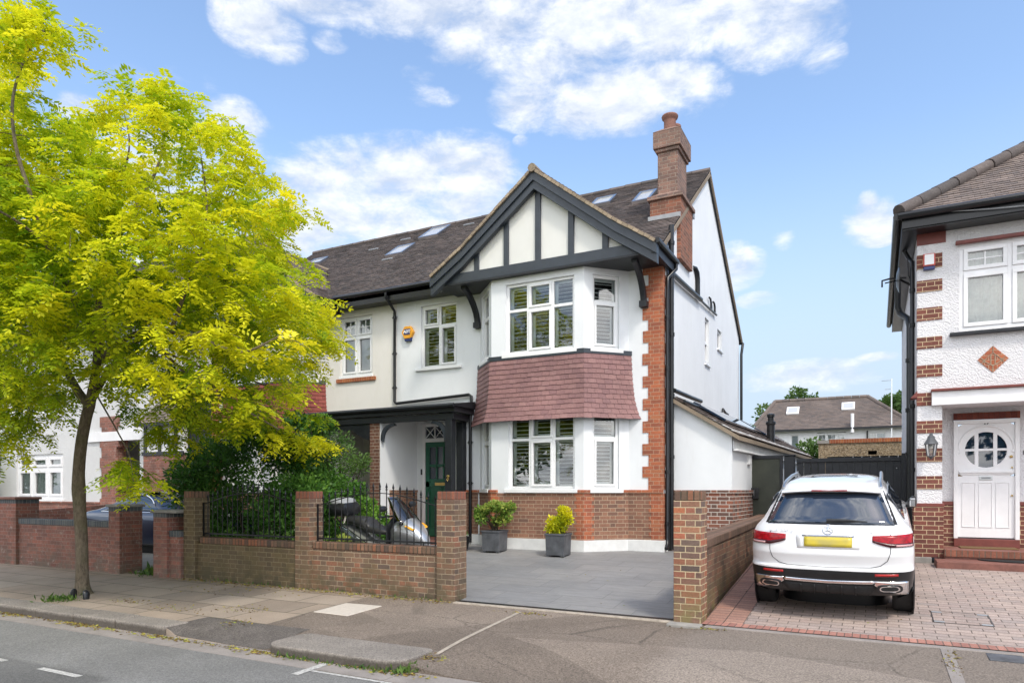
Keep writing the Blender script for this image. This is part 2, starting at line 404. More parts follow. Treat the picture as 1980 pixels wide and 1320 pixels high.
brick('block_paving', [(0.406,0.324,0.287),(0.341,0.278,0.250),(0.438,0.347,0.300),(0.379,0.294,0.260),(0.308,0.260,0.237)], (0.137,0.112,0.094), .010, 'stretcher', .115, .006, stain=(0.288,0.238,0.200), stain_amt=.35)
brick('red_paving', [(0.388,0.187,0.143),(0.324,0.158,0.128),(0.432,0.217,0.168)], (0.166,0.117,0.097), .010, 'soldier')
tile_mat('roof_tiles', [(0.092,0.077,0.071),(0.121,0.098,0.089),(0.076,0.068,0.065),(0.149,0.119,0.107),(0.107,0.091,0.085)], (0.221,0.202,0.179), .45)
tile_mat('roof_tiles_light', [(0.181,0.145,0.129),(0.226,0.179,0.153),(0.153,0.127,0.117),(0.248,0.196,0.171)], (0.284,0.253,0.211), .35)
tile_mat('far_tiles', [(0.134,0.111,0.100),(0.166,0.131,0.113),(0.115,0.098,0.092)], (0.203,0.156,0.121), .4)
tile_mat('hung_tiles', [(0.240,0.130,0.124),(0.271,0.147,0.138),(0.220,0.119,0.117),(0.292,0.163,0.152)], (0.342,0.232,0.214), .3, .6)
tile_mat('hung_tiles_red', [(.24,.065,.055),(.29,.08,.065),(.21,.055,.05)], None)
tile_mat('verge_mortar', [(.32,.25,.17),(.24,.19,.14),(.38,.30,.21)], (.12,.11,.07), .5)
plain('black_timber', (.015,.017,.021), .45, .25, 9, .003, 60, spec=.45)
plain('slate_paint', (.030,.038,.049), .42, .15, 5, .002, 50, spec=.5)
plain('black_plastic', (.014,.015,.017), .32, .2, 8)
plain('gutter_black', (.010,.011,.013), .32, .25, 6, spec=.45)
plain('white_upvc', (.82,.825,.82), .28, .02, 4, spec=.5)
plain('white_paint', (.80,.795,.80), .45, .05, 3, .0012, 40)
plain('white_plinth', (.72,.725,.71), .6, .10, 4, .003, 30)
plain('grey_soffit', (.20,.20,.205), .6, .15, 6)
plain('shutter_white', (.82,.84,.84), .5, .02)
plain('blind_fabric', (.52,.56,.58), .8, .05, 5)
plain('net_curtain', (.62,.64,.63), .9, .12, 14)
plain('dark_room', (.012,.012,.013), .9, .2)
plain('green_paint', (.016,.115,.066), .30, .10, 6, .001, 60)
plain('brass', (.55,.38,.14), .32, .1, 8, metal=1.0)
plain('chrome', (.80,.80,.81), .10, .02, metal=1.0)
plain('steel', (.62,.63,.64), .28, .06, metal=1.0)
plain('lead', (.30,.31,.32), .55, .15, 7)
plain('lead_planter', (.085,.09,.10), .55, .35, 7, .004, 25)
plain('red_paint', (.17,.042,.032), .5, .18, 6, .002, 30)
plain('terracotta', (.24,.115,.085), .75, .2, 9, .003, 60)
plain('alarm_yellow', (.80,.36,.02), .35, .04)
plain('alarm_blue', (.020,.035,.14), .35, .04)
plain('alarm_red', (.52,.08,.06), .4, .05)
plain('tyre', (.018,.018,.019), .8, .2, 30, .002, 90)
plain('rim', (.42,.42,.44), .25, .05, metal=1.0)
plain('lamp_red', (.30,.004,.010), .18, .5, 26, spec=.35)
plain('lamp_dark', (.045,.006,.010), .16, .3, 30, spec=.35)
plain('lamp_clear', (.55,.30,.30), .12, .1, 30, coat=1.0)
plain('reflector_red', (.42,.02,.02), .2, .05)
m, g = newmat('number_plate'); k = g.noise(g.pos(), 9, 1, .3)
finish(g, g.mix(g.mr(k, .3, .7), (.60,.47,.03), (.44,.37,.09)), .35)
m, g = newmat('car_white'); finish(g, (.73,.735,.745), .35, None, spec=.5, coat=1.0)
m, g = newmat('car_navy'); finish(g, (.016,.026,.062), .30, None, spec=.5, metal=.25, coat=1.0)
m, g = newmat('scooter_silver'); finish(g, (.42,.43,.44), .28, None, metal=.6, coat=.8)
m, g = newmat('seat_leather'); finish(g, (.028,.028,.029), .45, g.noise(g.pos(), 220, 2), .001, .6)
m, g = newmat('car_glass'); n_ = g.noise(g.pos(), 2, 2); finish(g, (.010,.022,.045), .02, None, spec=1.0, coat=.4, coat_rough=0.0)

def glass(name, tint, refl, rough=.0):
    m, g = newmat(name)
    fr = g.n('ShaderNodeFresnel'); fr.inputs[0].default_value = 1.5
    f = g.M('ADD', g.M('MULTIPLY', fr.outputs[0], 1.4), refl, clamp=True)
    t = g.n('ShaderNodeBsdfTransparent'); g.put(t.inputs[0], tint)
    gl = g.n('ShaderNodeBsdfGlossy'); gl.inputs['Roughness'].default_value = rough
    b = g.n('ShaderNodeBump'); g.put(b.inputs['Height'], g.noise(g.pos(), 1.6, 1)); b.inputs['Distance'].default_value = .006; b.inputs['Strength'].default_value = .5
    g.put(gl.inputs['Normal'], b.outputs[0])
    mx = g.n('ShaderNodeMixShader'); g.put(mx.inputs[0], f); g.put(mx.inputs[1], t.outputs[0]); g.put(mx.inputs[2], gl.outputs[0])
    o = g.n('ShaderNodeOutputMaterial'); g.put(o.inputs[0], mx.outputs[0])
glass('window_glass', (.84,.89,.87), .13)
m, g = newmat('rooflight_glass'); finish(g, (.44,.45,.46), .3, None, coat=.4)  # bright cloud reflection painted into the panes as a pale grey base
glass('lantern_glass', (.8,.8,.78), .06, .05)
glass('screen_glass', (.32,.36,.40), .06)

# ------------------------------------------------------------------ ground materials
m, g = newmat('asphalt'); p = g.pos(); x, y, z = g.xyz(p)
f1 = g.noise(p, 160, 3, .7); f2 = g.noise(p, 1.1, 5, .6); f3 = g.noise(p, 38, 4, .7)
f4 = g.noise(p, 62, 2, .8); c = g.mix(g.mr(g.M('ADD', g.M('MULTIPLY', f1, .45), g.M('MULTIPLY', f4, .55)), .36, .64), (.105,.104,.098), (.29,.283,.268)); c = g.V('SCALE', c, g.mr(f2, .3, .7, .85, 1.12)); c = g.V('SCALE', c, g.mr(f3, .3, .7, .88, 1.12))
patch = g.M('MULTIPLY', g.mr(y, 4.0, 3.93), g.mr(x, -6.2, -6.3)); c = g.V('SCALE', c, g.mixf(patch, 1.0, .72))
finish(g, c, .85, f1, .006, 1.0, 0, .25)
m, g = newmat('concrete_channel'); p = g.pos(); f1 = g.noise(p, 110, 4, .7)
c = g.mix(g.mr(g.noise(p, 3, 5, .6), .3, .7), (.31,.275,.25), (.22,.195,.175)); c = g.V('SCALE', c, g.mr(f1, .3, .7, .8, 1.2)); finish(g, c, .9, f1, .004)
m, g = newmat('tarmac'); p = g.pos(); f1 = g.noise(p, 120, 3, .7); f2 = g.noise(p, .9, 5, .6); f3 = g.noise(p, 26, 4, .7)
x, y, z = g.xyz(p)
f4 = g.noise(p, 55, 2, .8); c = g.mix(g.mr(g.M('ADD', g.M('MULTIPLY', f1, .4), g.M('MULTIPLY', f4, .6)), .37, .63), (.108,.087,.070), (.305,.25,.203)); c = g.V('SCALE', c, g.mr(f2, .3, .7, .82, 1.15)); c = g.V('SCALE', c, g.mr(f3, .3, .7, .88, 1.14))
# worn, paler re-laid patch to the right of the gate pillar
k = g.M('MULTIPLY', g.mr(g.M('ADD', x, g.M('MULTIPLY', f2, .5)), -1.75, -1.45), .42); c = g.mix(k, c, g.V('SCALE', (.315,.27,.23), g.mr(f4, .3, .7, .55, 1.35)))
# joints between old patches, and hairline cracks
vo = g.n('ShaderNodeTexVoronoi', feature='DISTANCE_TO_EDGE'); g.put(vo.inputs['Vector'], g.V('ADD', g.V('MULTIPLY', p, (.62, .9, 1)), g.V('SCALE', g.comb(f2, f3), .18))); vo.inputs['Scale'].default_value = .9
crack = g.M('MULTIPLY', g.mr(vo.outputs[0], .004, .014, 1, 0), g.mr(f2, .45, .6, 0, .45)); c = g.mix(crack, c, (.035,.032,.028))
vo2 = g.n('ShaderNodeTexVoronoi'); g.put(vo2.inputs['Vector'], g.V('MULTIPLY', p, (.45, .75, 1))); vo2.inputs['Scale'].default_value = .75
c = g.V('SCALE', c, g.mr(g.white(vo2.outputs['Color']), 0, 1, .84, 1.12))
finish(g, c, .9, g.M('ADD', f1, f4), .006, 1.0, 0, .2)
m, g = newmat('dark_tarmac'); p = g.pos(); f1 = g.noise(p, 60, 3, .8); f2 = g.noise(p, 4, 5, .65)
c = g.mix(g.mr(f1, .35, .65), (.062,.054,.049), (.165,.146,.130)); c = g.V('SCALE', c, g.mr(f2, .3, .7, .75, 1.25)); finish(g, c, .88, f1, .006, 1.0, 0, .25)
m, g = newmat('flagstones'); p = g.pos(); x, y, z = g.xyz(p)
row = g.M('FLOOR', g.M('DIVIDE', y, .61)); fy = g.M('FRACT', g.M('DIVIDE', y, .61)); xx = g.M('ADD', g.M('DIVIDE', x, .92), g.M('MULTIPLY', g.M('MODULO', g.M('ABSOLUTE', row), 2.0), .5))
cell = g.M('FLOOR', xx); fx = g.M('FRACT', xx)
dd = g.M('MINIMUM', g.M('MULTIPLY', g.M('MINIMUM', fy, g.M('SUBTRACT', 1.0, fy)), .61), g.M('MULTIPLY', g.M('MINIMUM', fx, g.M('SUBTRACT', 1.0, fx)), .92))
jn = g.mr(dd, .004, .013, 0, 1, True); f1 = g.noise(p, 80, 4, .7)
rn = g.white(g.comb(cell, row, 3.0))
c = g.ramp(rn, [(0, (.315,.25,.193)), (.4, (.34,.275,.215)), (.7, (.275,.224,.178)), (1, (.375,.31,.248))]); c = g.V('SCALE', c, g.mr(f1, .3, .7, .8, 1.2)); c = g.V('SCALE', c, g.mr(g.noise(p, 1.2, 5, .6), .3, .7, .82, 1.12))
c = g.mix(jn, (.10,.085,.055), c); finish(g, c, .88, g.M('ADD', jn, g.M('MULTIPLY', f1, .4)), .006, .9, 0, .25)
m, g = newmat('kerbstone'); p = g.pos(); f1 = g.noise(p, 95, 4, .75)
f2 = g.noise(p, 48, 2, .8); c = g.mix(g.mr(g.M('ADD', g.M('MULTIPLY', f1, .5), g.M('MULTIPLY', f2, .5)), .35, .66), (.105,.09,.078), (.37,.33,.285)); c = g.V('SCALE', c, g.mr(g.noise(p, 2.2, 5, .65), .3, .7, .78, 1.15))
shade_grime = g.M('MULTIPLY', g.mr(g.M('ADD', g.xyz(p)[2], g.mr(g.noise(p, 9, 4), 0, 1, -.02, .02)), -.10, -.13), .75); c = g.mix(shade_grime, c, (.060,.048,.038)); finish(g, c, .88, f1, .006)  # kerb face's shade painted into the colour near the gutter, along with road dirt
m, g = newmat('pale_slab'); p = g.pos(); finish(g, g.V('SCALE', (.56,.50,.43), g.mr(g.noise(p, 20, 5, .7), .3, .7, .88, 1.1)), .85, g.noise(p, 90, 3), .003)
m, g = newmat('worn_concrete'); p = g.pos(); finish(g, g.V('SCALE', (.40,.345,.28), g.mr(g.noise(p, 12, 6, .75), .3, .7, .6, 1.2)), .9, g.noise(p, 90, 3), .003)
m, g = newmat('slate_paving'); p = g.pos(); x, y, z = g.xyz(p)
row = g.M('FLOOR', g.M('DIVIDE', y, .45)); fy = g.M('FRACT', g.M('DIVIDE', y, .45)); xx = g.M('ADD', g.M('DIVIDE', x, .9), g.M('MULTIPLY', g.M('MODULO', g.M('ABSOLUTE', row), 3.0), .35))
cell = g.M('FLOOR', xx); fx = g.M('FRACT', xx)
dd = g.M('MINIMUM', g.M('MULTIPLY', g.M('MINIMUM', fy, g.M('SUBTRACT', 1.0, fy)), .45), g.M('MULTIPLY', g.M('MINIMUM', fx, g.M('SUBTRACT', 1.0, fx)), .9))
jn = g.mr(dd, .002, .006, 0, 1, True)
st = g.noise(g.V('MULTIPLY', p, (1.2, 5.0, 1)), 3.0, 6, .65, .8); rn = g.white(g.comb(cell, row, 1.0))
c = g.ramp(rn, [(0, (.205,.206,.207)), (.5, (.222,.222,.222)), (1, (.24,.236,.231))]); c = g.V('SCALE', c, g.mr(st, .3, .7, .86, 1.14))
vein = g.mr(g.M('ABSOLUTE', g.M('SUBTRACT', g.noise(g.V('MULTIPLY', p, (1, 2.2, 1)), 1.6, 3, .6, 1.2), .5)), .0, .012, .35, 0); c = g.mix(vein, c, (.34,.32,.28))
c = g.mix(jn, (.15,.148,.145), c); c = g.V('SCALE', c, g.mr(g.noise(p, .7, 5, .65), .3, .7, .86, 1.1)); finish(g, c, .55, g.M('ADD', jn, g.M('MULTIPLY', st, .8)), .004, .7, 0, .4)
m, g = newmat('concrete'); p = g.pos(); finish(g, g.V('SCALE', (.30,.285,.26), g.mr(g.noise(p, 5, 6, .7), .25, .75, .72, 1.2)), .9, g.noise(p, 70, 4), .004)
m, g = newmat('gravel_ground'); p = g.pos(); finish(g, g.mix(g.noise(p, 60, 4, .7), (.11,.10,.08), (.25,.23,.19)), .95, g.noise(p, 60, 4), .01)
m, g = newmat('earth'); p = g.pos(); finish(g, g.mix(g.noise(p, .5, 5, .6), (.055,.075,.028), (.10,.085,.05)), .95, g.noise(p, 30, 4), .02)
m, g = newmat('road_paint'); p = g.pos(); finish(g, g.V('SCALE', (.56,.545,.51), g.mr(g.noise(p, 30, 5, .75), .35, .62, .45, 1.05)), .7, g.noise(p, 120, 3), .002)
m, g = newmat('step_red'); p = g.pos(); finish(g, g.V('SCALE', (.20,.082,.062), g.mr(g.noise(p, 8, 6, .7), .25, .75, .7, 1.3)), .7, g.noise(p, 60, 4), .003)
m, g = newmat('door_mat'); p = g.pos(); finish(g, (.018,.018,.019), .95, g.noise(p, 160, 2), .006)
m, g = newmat('coir_mat'); p = g.pos(); finish(g, (.16,.095,.04), .95, g.noise(p, 160, 2), .006)
m, g = newmat('pebbledash'); p = g.pos(); vo = g.n('ShaderNodeTexVoronoi'); g.put(vo.inputs['Vector'], p); vo.inputs['Scale'].default_value = 28
c = g.ramp(g.white(vo.outputs['Position'] if 'Position' in vo.outputs else p), [(0, (.17,.12,.07)), (.4, (.30,.22,.13)), (.75, (.38,.30,.20)), (1, (.12,.09,.06))]); finish(g, c, .9, vo.outputs[0], .01)
m, g = newmat('bark'); p = g.obj(); s_ = g.V('MULTIPLY', p, (1, 1, .35))
f1 = g.noise(s_, 26, 6, .7, .6); f2 = g.noise(p, 3, 4, .6)
c = g.mix(g.mr(f1, .3, .7), (.075,.058,.042), (.25,.20,.14)); c = g.mix(g.mr(f2, .45, .65, 0, .45), c, (.12,.12,.06)); finish(g, c, .9, f1, .02, 1.0, 0, .2)
m, g = newmat('twig'); finish(g, (.055,.042,.028), .85)
def leaf_mat(name, stops, trans=.45, rough=.5):
    m, g = newmat(name); a = g.n('ShaderNodeAttribute', attribute_name='tint')
    t = g.M('ADD', a.outputs['Fac'], g.mr(g.island(), 0, 1, -.12, .12), clamp=True)
    c = g.ramp(t, stops)
    p = g.n('ShaderNodeBsdfPrincipled'); g.put(p.inputs['Base Color'], c); p.inputs['Roughness'].default_value = rough; p.inputs['Specular IOR Level'].default_value = .3
    tr = g.n('ShaderNodeBsdfTranslucent'); g.put(tr.inputs[0], c)
    mx = g.n('ShaderNodeMixShader'); mx.inputs[0].default_value = trans; g.put(mx.inputs[1], p.outputs[0]); g.put(mx.inputs[2], tr.outputs[0])
    o = g.n('ShaderNodeOutputMaterial'); g.put(o.inputs[0], mx.outputs[0])
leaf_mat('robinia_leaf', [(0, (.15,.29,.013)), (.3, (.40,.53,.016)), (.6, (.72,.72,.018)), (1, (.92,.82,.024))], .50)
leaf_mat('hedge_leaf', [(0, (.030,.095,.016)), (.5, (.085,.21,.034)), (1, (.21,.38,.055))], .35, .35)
leaf_mat('shrub_leaf', [(0, (.04,.10,.02)), (.5, (.10,.20,.04)), (1, (.19,.30,.075))], .3, .35)
leaf_mat('variegated_leaf', [(0, (.06,.15,.02)), (.5, (.18,.31,.045)), (1, (.52,.52,.12))], .35)
leaf_mat('golden_leaf', [(0, (.24,.32,.010)), (.5, (.60,.60,.012)), (1, (.80,.72,.016))], .35)
leaf_mat('far_leaf', [(0, (.045,.10,.02)), (.5, (.09,.16,.035)), (1, (.15,.23,.05))], .35)
leaf_mat('litter', [(0, (.10,.055,.025)), (.4, (.22,.15,.05)), (.75, (.36,.30,.06)), (1, (.24,.30,.05))], .1, .8)
leaf_mat('weed', [(0, (.04,.10,.02)), (1, (.14,.22,.04))], .3, .6)
# ================================================================== building helpers
Z = Vector((0, 0, 1))
GZ = lambda Y: .36*max(0.0, min(1.0, (Y-8.3)/4.1))            # the front gardens rise from the street wall to the houses

def window(parent, O, U, w, h, cols=(1,), rows=(.66,), sashes=(), bars=None, recess=.05, frame=.055, blind=None, sill=None, mat='white_upvc', name='window', proud=0, glassm='window_glass', room=True, sash_w=.042, label=None):
    """window whose frame lies recess behind the wall plane; O bottom left of the opening on the wall face, U along the wall.
    cols: relative widths, rows: heights of the transoms as fractions; sashes: opening lights (col,row); bars: {(col,row):(nx,ny)}"""
    O = Vector(O); U = Vector(U).normalized(); N = U.cross(Z)
    P = lambda u, v, d: O+U*u+Z*v+N*d                          # d outwards
    f = MB(); gl = MB(); bl = MB(); rm = MB()
    def bar(mb, u0, u1, v0, v1, d0, d1): mb.obox(P(u0, v0, d0), U*(u1-u0), N*(d1-d0), Z*(v1-v0))
    f0, f1 = -recess, -recess-.06
    tot = sum(cols); xs = [0]
    for c in cols: xs.append(xs[-1]+c/tot*w)
    ys = [0]+[r*h for r in rows]+[h]
    bar(f, 0, w, 0, frame, f0, f1); bar(f, 0, w, h-frame, h, f0, f1)
    bar(f, 0, frame, frame, h-frame, f0, f1); bar(f, w-frame, w, frame, h-frame, f0, f1)
    hf = frame*.5
    for i in range(1, len(xs)-1): bar(f, xs[i]-hf, xs[i]+hf, frame, h-frame, f0-.001, f1)
    for i in range(len(xs)-1):
        a = xs[i]+(frame if i == 0 else hf); b = xs[i+1]-(frame if i == len(xs)-2 else hf)
        for j in range(1, len(ys)-1): bar(f, a, b, ys[j]-hf, ys[j]+hf, f0-.001, f1)
        for j in range(len(ys)-1):
            c = ys[j]+(frame if j == 0 else hf); d = ys[j+1]-(frame if j == len(ys)-2 else hf)
            a_, b_, c_, d_ = a, b, c, d
            if (i, j) in sashes:
                s = sash_w; e0 = f0+.018
                bar(f, a, b, c, c+s, e0, f1); bar(f, a, b, d-s, d, e0, f1); bar(f, a, a+s, c+s, d-s, e0, f1); bar(f, b-s, b, c+s, d-s, e0, f1)
                a_, b_, c_, d_ = a+s, b-s, c+s, d-s
            q = f0-.03
            gl.poly([P(a_, c_, q), P(b_, c_, q), P(b_, d_, q), P(a_, d_, q)])
            if bars and (i, j) in bars:
                nx, ny = bars[(i, j)]
                for k in range(1, nx): x = a_+(b_-a_)*k/nx; bar(f, x-.011, x+.011, c_, d_, q+.012, q-.004)
                for k in range(1, ny): y = c_+(d_-c_)*k/ny; bar(f, a_, b_, y-.011, y+.011, q+.011, q-.005)
            if blind == 'shutter':
                st = .050; z0, z1 = -recess-.10, -recess-.13
                bar(bl, a_-.02, a_+st, c_-.02, d_+.02, z0, z1); bar(bl, b_-st*.45, b_+.02, c_-.02, d_+.02, z0, z1)
                bar(bl, a_, b_, c_-.02, c_+.045, z0, z1); bar(bl, a_, b_, d_-.04, d_+.02, z0, z1)
                n = max(2, int((d_-c_-.08)/.074)); pt = (d_-c_-.085)/n
                for k in range(n):
                    y = c_+.045+pt*(k+.5)
                    A = P(a_+st, y-.012, z0+.02); bl.obox(A, U*(b_-a_-st*1.45), (N*-.055+Z*.016), Z*.010)
            elif blind in ('roller', 'net'):
                z0 = -recess-.10; x0, x1 = a_-.03, b_+.03
                if blind == 'roller': bl.poly([P(x0, c_-.03, z0), P(x1, c_-.03, z0), P(x1, d_+.03, z0), P(x0, d_+.03, z0)])
                else:
                    n = 16; pr = [(x0+(x1-x0)*k/n, z0+.018*math.sin(k*2.1)) for k in range(n+1)]
                    for k in range(n):
                        (xa, za), (xb, zb) = pr[k], pr[k+1]
                        bl.poly([P(xa, c_-.03, za), P(xb, c_-.03, zb), P(xb, d_+.03, zb), P(xa, d_+.03, za)])
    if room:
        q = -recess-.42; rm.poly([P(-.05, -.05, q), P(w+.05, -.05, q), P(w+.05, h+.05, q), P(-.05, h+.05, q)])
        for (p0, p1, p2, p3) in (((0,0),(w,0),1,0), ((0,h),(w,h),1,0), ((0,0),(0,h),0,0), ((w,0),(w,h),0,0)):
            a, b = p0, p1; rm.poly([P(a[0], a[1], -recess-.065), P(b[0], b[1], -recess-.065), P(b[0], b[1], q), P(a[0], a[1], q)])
    o = f.build(name, mat, parent, bevel=.004, bseg=1, label=label)
    gl.build('pane', glassm, o)
    if bl.v: bl.build('shutter' if blind == 'shutter' else ('curtain' if blind == 'net' else 'blind'), {'shutter':'shutter_white','roller':'blind_fabric','net':'net_curtain'}[blind], o)
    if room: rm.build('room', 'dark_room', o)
    if sill:
        sm, over, hh, pj = sill; s = MB(); s.obox(P(-over, -hh, pj), U*(w+2*over), -N*(pj+recess), Z*hh)
        s.build('sill', sm, o, bevel=.006, bseg=2)
    return o

def tiles(mb, O, U, V, nu, nv, expo=.10, tw=.165, lift=.022, clip=None, jit=.003, hang=.0, mi=0):
    """overlapping plain tiles over nu x nv metres; U along the eaves, V up the slope (unit vectors)"""
    O = Vector(O); U = Vector(U).normalized(); V = Vector(V).normalized(); N = U.cross(V)
    rows = int(nv/expo)+1
    for r in range(rows):
        off = (tw/2 if r % 2 else 0)
        n = int(nu/tw)+2
        for k in range(n):
            u0 = k*tw-off; u1 = u0+tw-.003
            u0 = max(0, u0); u1 = min(nu, u1)
            if u1-u0 < .02: continue
            v0 = r*expo+random.uniform(-jit, jit)*1.6; v1 = min(r*expo+expo*1.35, nv)
            if v1 <= v0+.01: continue
            if clip and not clip(O+U*((u0+u1)/2)+V*(v0+.05)): continue
            l = lift+random.uniform(-jit, jit); l2 = .003
            a = O+U*u0+V*v0+N*l; b = O+U*u1+V*v0+N*(l+random.uniform(-jit, jit)*.5); c = O+U*u1+V*v1+N*l2; d = O+U*u0+V*v1+N*l2
            mb.add([a, b, c, d, a-N*.012, b-N*.012], [[0,1,2,3],[4,5,1,0],[4,0,3],[5,2,1]], mi)
def ridge(mb, a, b, r=.09, seg=8, n=None, jit=.006):
    a, b = Vector(a), Vector(b); L = (b-a).length; n = n or max(1, int(L/.42)); d = (b-a)/n
    for k in range(n):
        j = Vector((random.uniform(-jit, jit), random.uniform(-jit, jit), random.uniform(-jit, jit)))
        mb.tube([a+d*k+j, a+d*(k+.97)+j*.4], [r*1.0, r*.93], seg)
def half_gutter(mb, path, r=.055): mb.tube(path, r, 10)
def drainpipe(parent, path, r=.036, brackets=(), name='downpipe', mat='gutter_black'):
    mb = MB(); mb.tube(path, r, 10)
    for (p, n) in brackets:
        mb.lathe([(r*1.28, -.035), (r*1.28, .035)], Vector(p), 'z', 10); p = Vector(p); n = Vector(n)
        mb.tube([p-n.cross(Z)*r*2.1, p+n.cross(Z)*r*2.1], .011, 6)
    return mb.build(name, mat, parent, smooth=True)

SLOPE = (9.33-6.20)/(17.2-12.9)
ZS = lambda y: 6.20+(y-12.9)*SLOPE
GX, GAPEX, GFALL = -5.97, 7.89, .80
BAYP = [Vector((-7.73, 13.2, 0)), Vector((-7.05, 12.5, 0)), Vector((-5.0, 12.5, 0)), Vector((-4.33, 13.2, 0))]
def bay_path(d):
    """plan outline of the bay moved outwards by d (ends slide along the house wall)"""
    segs = []
    for i in range(3):
        u = (BAYP[i+1]-BAYP[i]).normalized(); n = u.cross(Z); segs.append((BAYP[i]+n*d, u))
    def meet(s1, s2):
        (p, u), (q, w) = s1, s2; den = u.x*w.y-u.y*w.x; t = ((q.x-p.x)*w.y-(q.y-p.y)*w.x)/den; return p+u*t
    wl = (Vector((0, 13.2, 0)), Vector((1, 0, 0)))
    return [meet(segs[0], wl), meet(segs[0], segs[1]), meet(segs[1], segs[2]), meet(segs[2], wl)]
def bay_band(mb, d, z0, z1, mi=0, top=True):
    p = bay_path(d)
    for i in range(3): mb.poly([p[i]+Z*z0, p[i+1]+Z*z0, p[i+1]+Z*z1, p[i]+Z*z1], mi)
    if top: mb.poly([q+Z*z1 for q in p], mi); mb.poly([q+Z*z0 for q in p[::-1]], mi)

def half_house(H, main):
    """one half of the semi-detached pair; the other half is its mirror image about the party line x = -10"""
    wallm = 'white_render' if main else 'cream_render'
    # ---- front wall
    holes = [(0.07, 1.6, 0, 2.86), (.69, 1.67, 3.99, 5.43), (2.35, 5.6, 0, 5.52)] if main else [(0.07, 1.6, 0, 2.86), (.73, 1.73, 3.99, 5.42), (2.35, 5.6, 0, 5.52)]
    w_ = MB(); w_.wall((-10, 13.2, .36), (1,0,0), 6.35, 5.72, holes, .14)
    # side gable wall, back wall
    sh = [(3.74, 4.2, 4.25, 5.36), (5.21, 5.76, 4.87, 5.38)] if main else []
    w_.wall((-3.65, 13.2, .36), (0,1,0), 8.4, 5.68, sh, .12)
    w_.poly([(-3.65,13.2,6.04),(-3.65,21.6,6.04),(-3.65,21.6,6.16),(-3.65,17.2,9.28),(-3.65,13.2,6.38)])
    w_.box(-10, -3.651, 21.45, 21.6, .36, 6.04)
    w_.build('wall', wallm, H)
    # ---- brick plinth, string course and white base on the front wall
    pl = MB(); pl.wall((-4.40, 13.18, .58), (1,0,0), .765, .91, (), .02); pl.wall((-8.4, 13.18, .58), (1,0,0), .62, .91, (), .02)
    p = bay_path(.0)
    q = bay_path(.012); 
    for i in range(3): pl.poly([q[i]+Z*.58, q[i+1]+Z*.58, q[i+1]+Z*1.49, q[i]+Z*1.49])
    pl.build('brick_plinth', 'house_brick', H)
    def course(f): f.build('string_course', 'orange_brick', H, bevel=.004, bseg=1)
    st = MB(); st.box(-4.44, -3.63, 13.15, 13.2, 1.491, 1.555); course(st); st = MB(); st.box(-8.4, -7.72, 13.15, 13.2, 1.491, 1.555); course(st)
    q = bay_path(.03)
    for i, (a, b) in enumerate(((0, .16), (.80, .20), (.9, .1), )):
        pass
    def on(i, t, d=0): pp = bay_path(d); return pp[i]+(pp[i+1]-pp[i])*t
    for (i, a, b) in ((0, .82, 1.0), (1, 0, .075), (1, .925, 1.0), (2, 0, .16), (2, .84, 1.0), (0, 0, .14)):
        A, B = on(i, a, .035), on(i, b, .035); A2, B2 = on(i, a, -.05), on(i, b, -.05)
        st = MB(); st.prism([A+Z*1.491, B+Z*1.491, B2+Z*1.491, A2+Z*1.491], Z*.064); course(st)
    og = [MB(), MB(), MB()]
    for c in range(12):
        z0 = .58+c*.0756; z1 = z0+.0755; k = .215 if c % 2 else .165
        for (i, a, b) in ((1, 1-k/2.05*.9, 1), (2, 0, (.38-k)/.97), (1, 0, (.38-k)/2.05), (0, 1-k/.97, 1)):
            A, B = on(i, a, .017), on(i, b, .017); og[1 if (i == 2 or a > .5 and i == 1) else 0].poly([A+Z*z0, B+Z*z0, B+Z*z1, A+Z*z1])
        og[2].poly([(-3.64-k-.06, 13.172, z0), (-3.632, 13.172, z0), (-3.632, 13.172, z1), (-3.64-k-.06, 13.172, z1)])
        og[2].poly([(-3.632, 13.172, z0), (-3.632, 13.2+k, z0), (-3.632, 13.2+k, z1), (-3.632, 13.172, z1)])
    for f in og: f.build('corner_brickwork', 'orange_brick', H)
    bs = MB(); bs.box(-4.40, -3.60, 13.14, 13.21, .30, .578); bs.box(-3.66, -3.60, 13.21, 13.4, .30, .578)
    bs.box(-8.2, -7.70, 13.14, 13.21, .30, .578); bay_band(bs, .045, .30, .578)
    bs.build('white_base', 'white_plinth', H, bevel=.008)
    # ---- toothed brick quoin up the free corner
    qn = MB(); z = 1.556; wide = False
    edges = [1.556]+[x for x in (1.79, 2.01, 2.23, 2.45, 2.67, 2.89, 3.11, 3.33, 3.55, 3.77, 3.99, 4.21, 4.42, 4.65, 4.86, 5.09, 5.30, 5.53, 5.74, 5.90)]
    for i in range(len(edges)-1):
        wd = (i % 2 == 1); j = random.uniform(-.008, .008)
        wd = (i % 2 == 0) if edges[i] >= 4.2 and False else wd
        xl = (-4.04 if wd else -3.925)+j; yb = (13.34 if wd else 13.42)
        qn.box(xl, -3.638, 13.186, yb, edges[i], edges[i+1]-.0005)
    qn.build('quoin', 'orange_brick', H)
    # ---- bay
    by = MB(); cant = (BAYP[1]-BAYP[0]).length
    cw0, cw1 = .20, .77
    lower = [(.40, 1.86, 1.21, 2.75)]; upper = [(.34, 1.85, 3.95, 5.38)]
    for i, a in enumerate(BAYP[:3]):
        U = (BAYP[i+1]-a); L = U.length
        hs = [(.40, 1.86, 1.21, 2.72), (.34, 1.85, 3.95, 5.38)] if i == 1 else ([(.19, .76, 1.21, 2.72), (.19, .76, 3.95, 5.38)])
        by.wall(a+Z*.36, U, L, 5.56, hs, .10)
    by.build('bay', wallm, H)
    U = Vector((1,0,0)); a = BAYP[1]
    sp = ('white_upvc', .07, .075, .055)
    bl = 'shutter' if main else 'net'
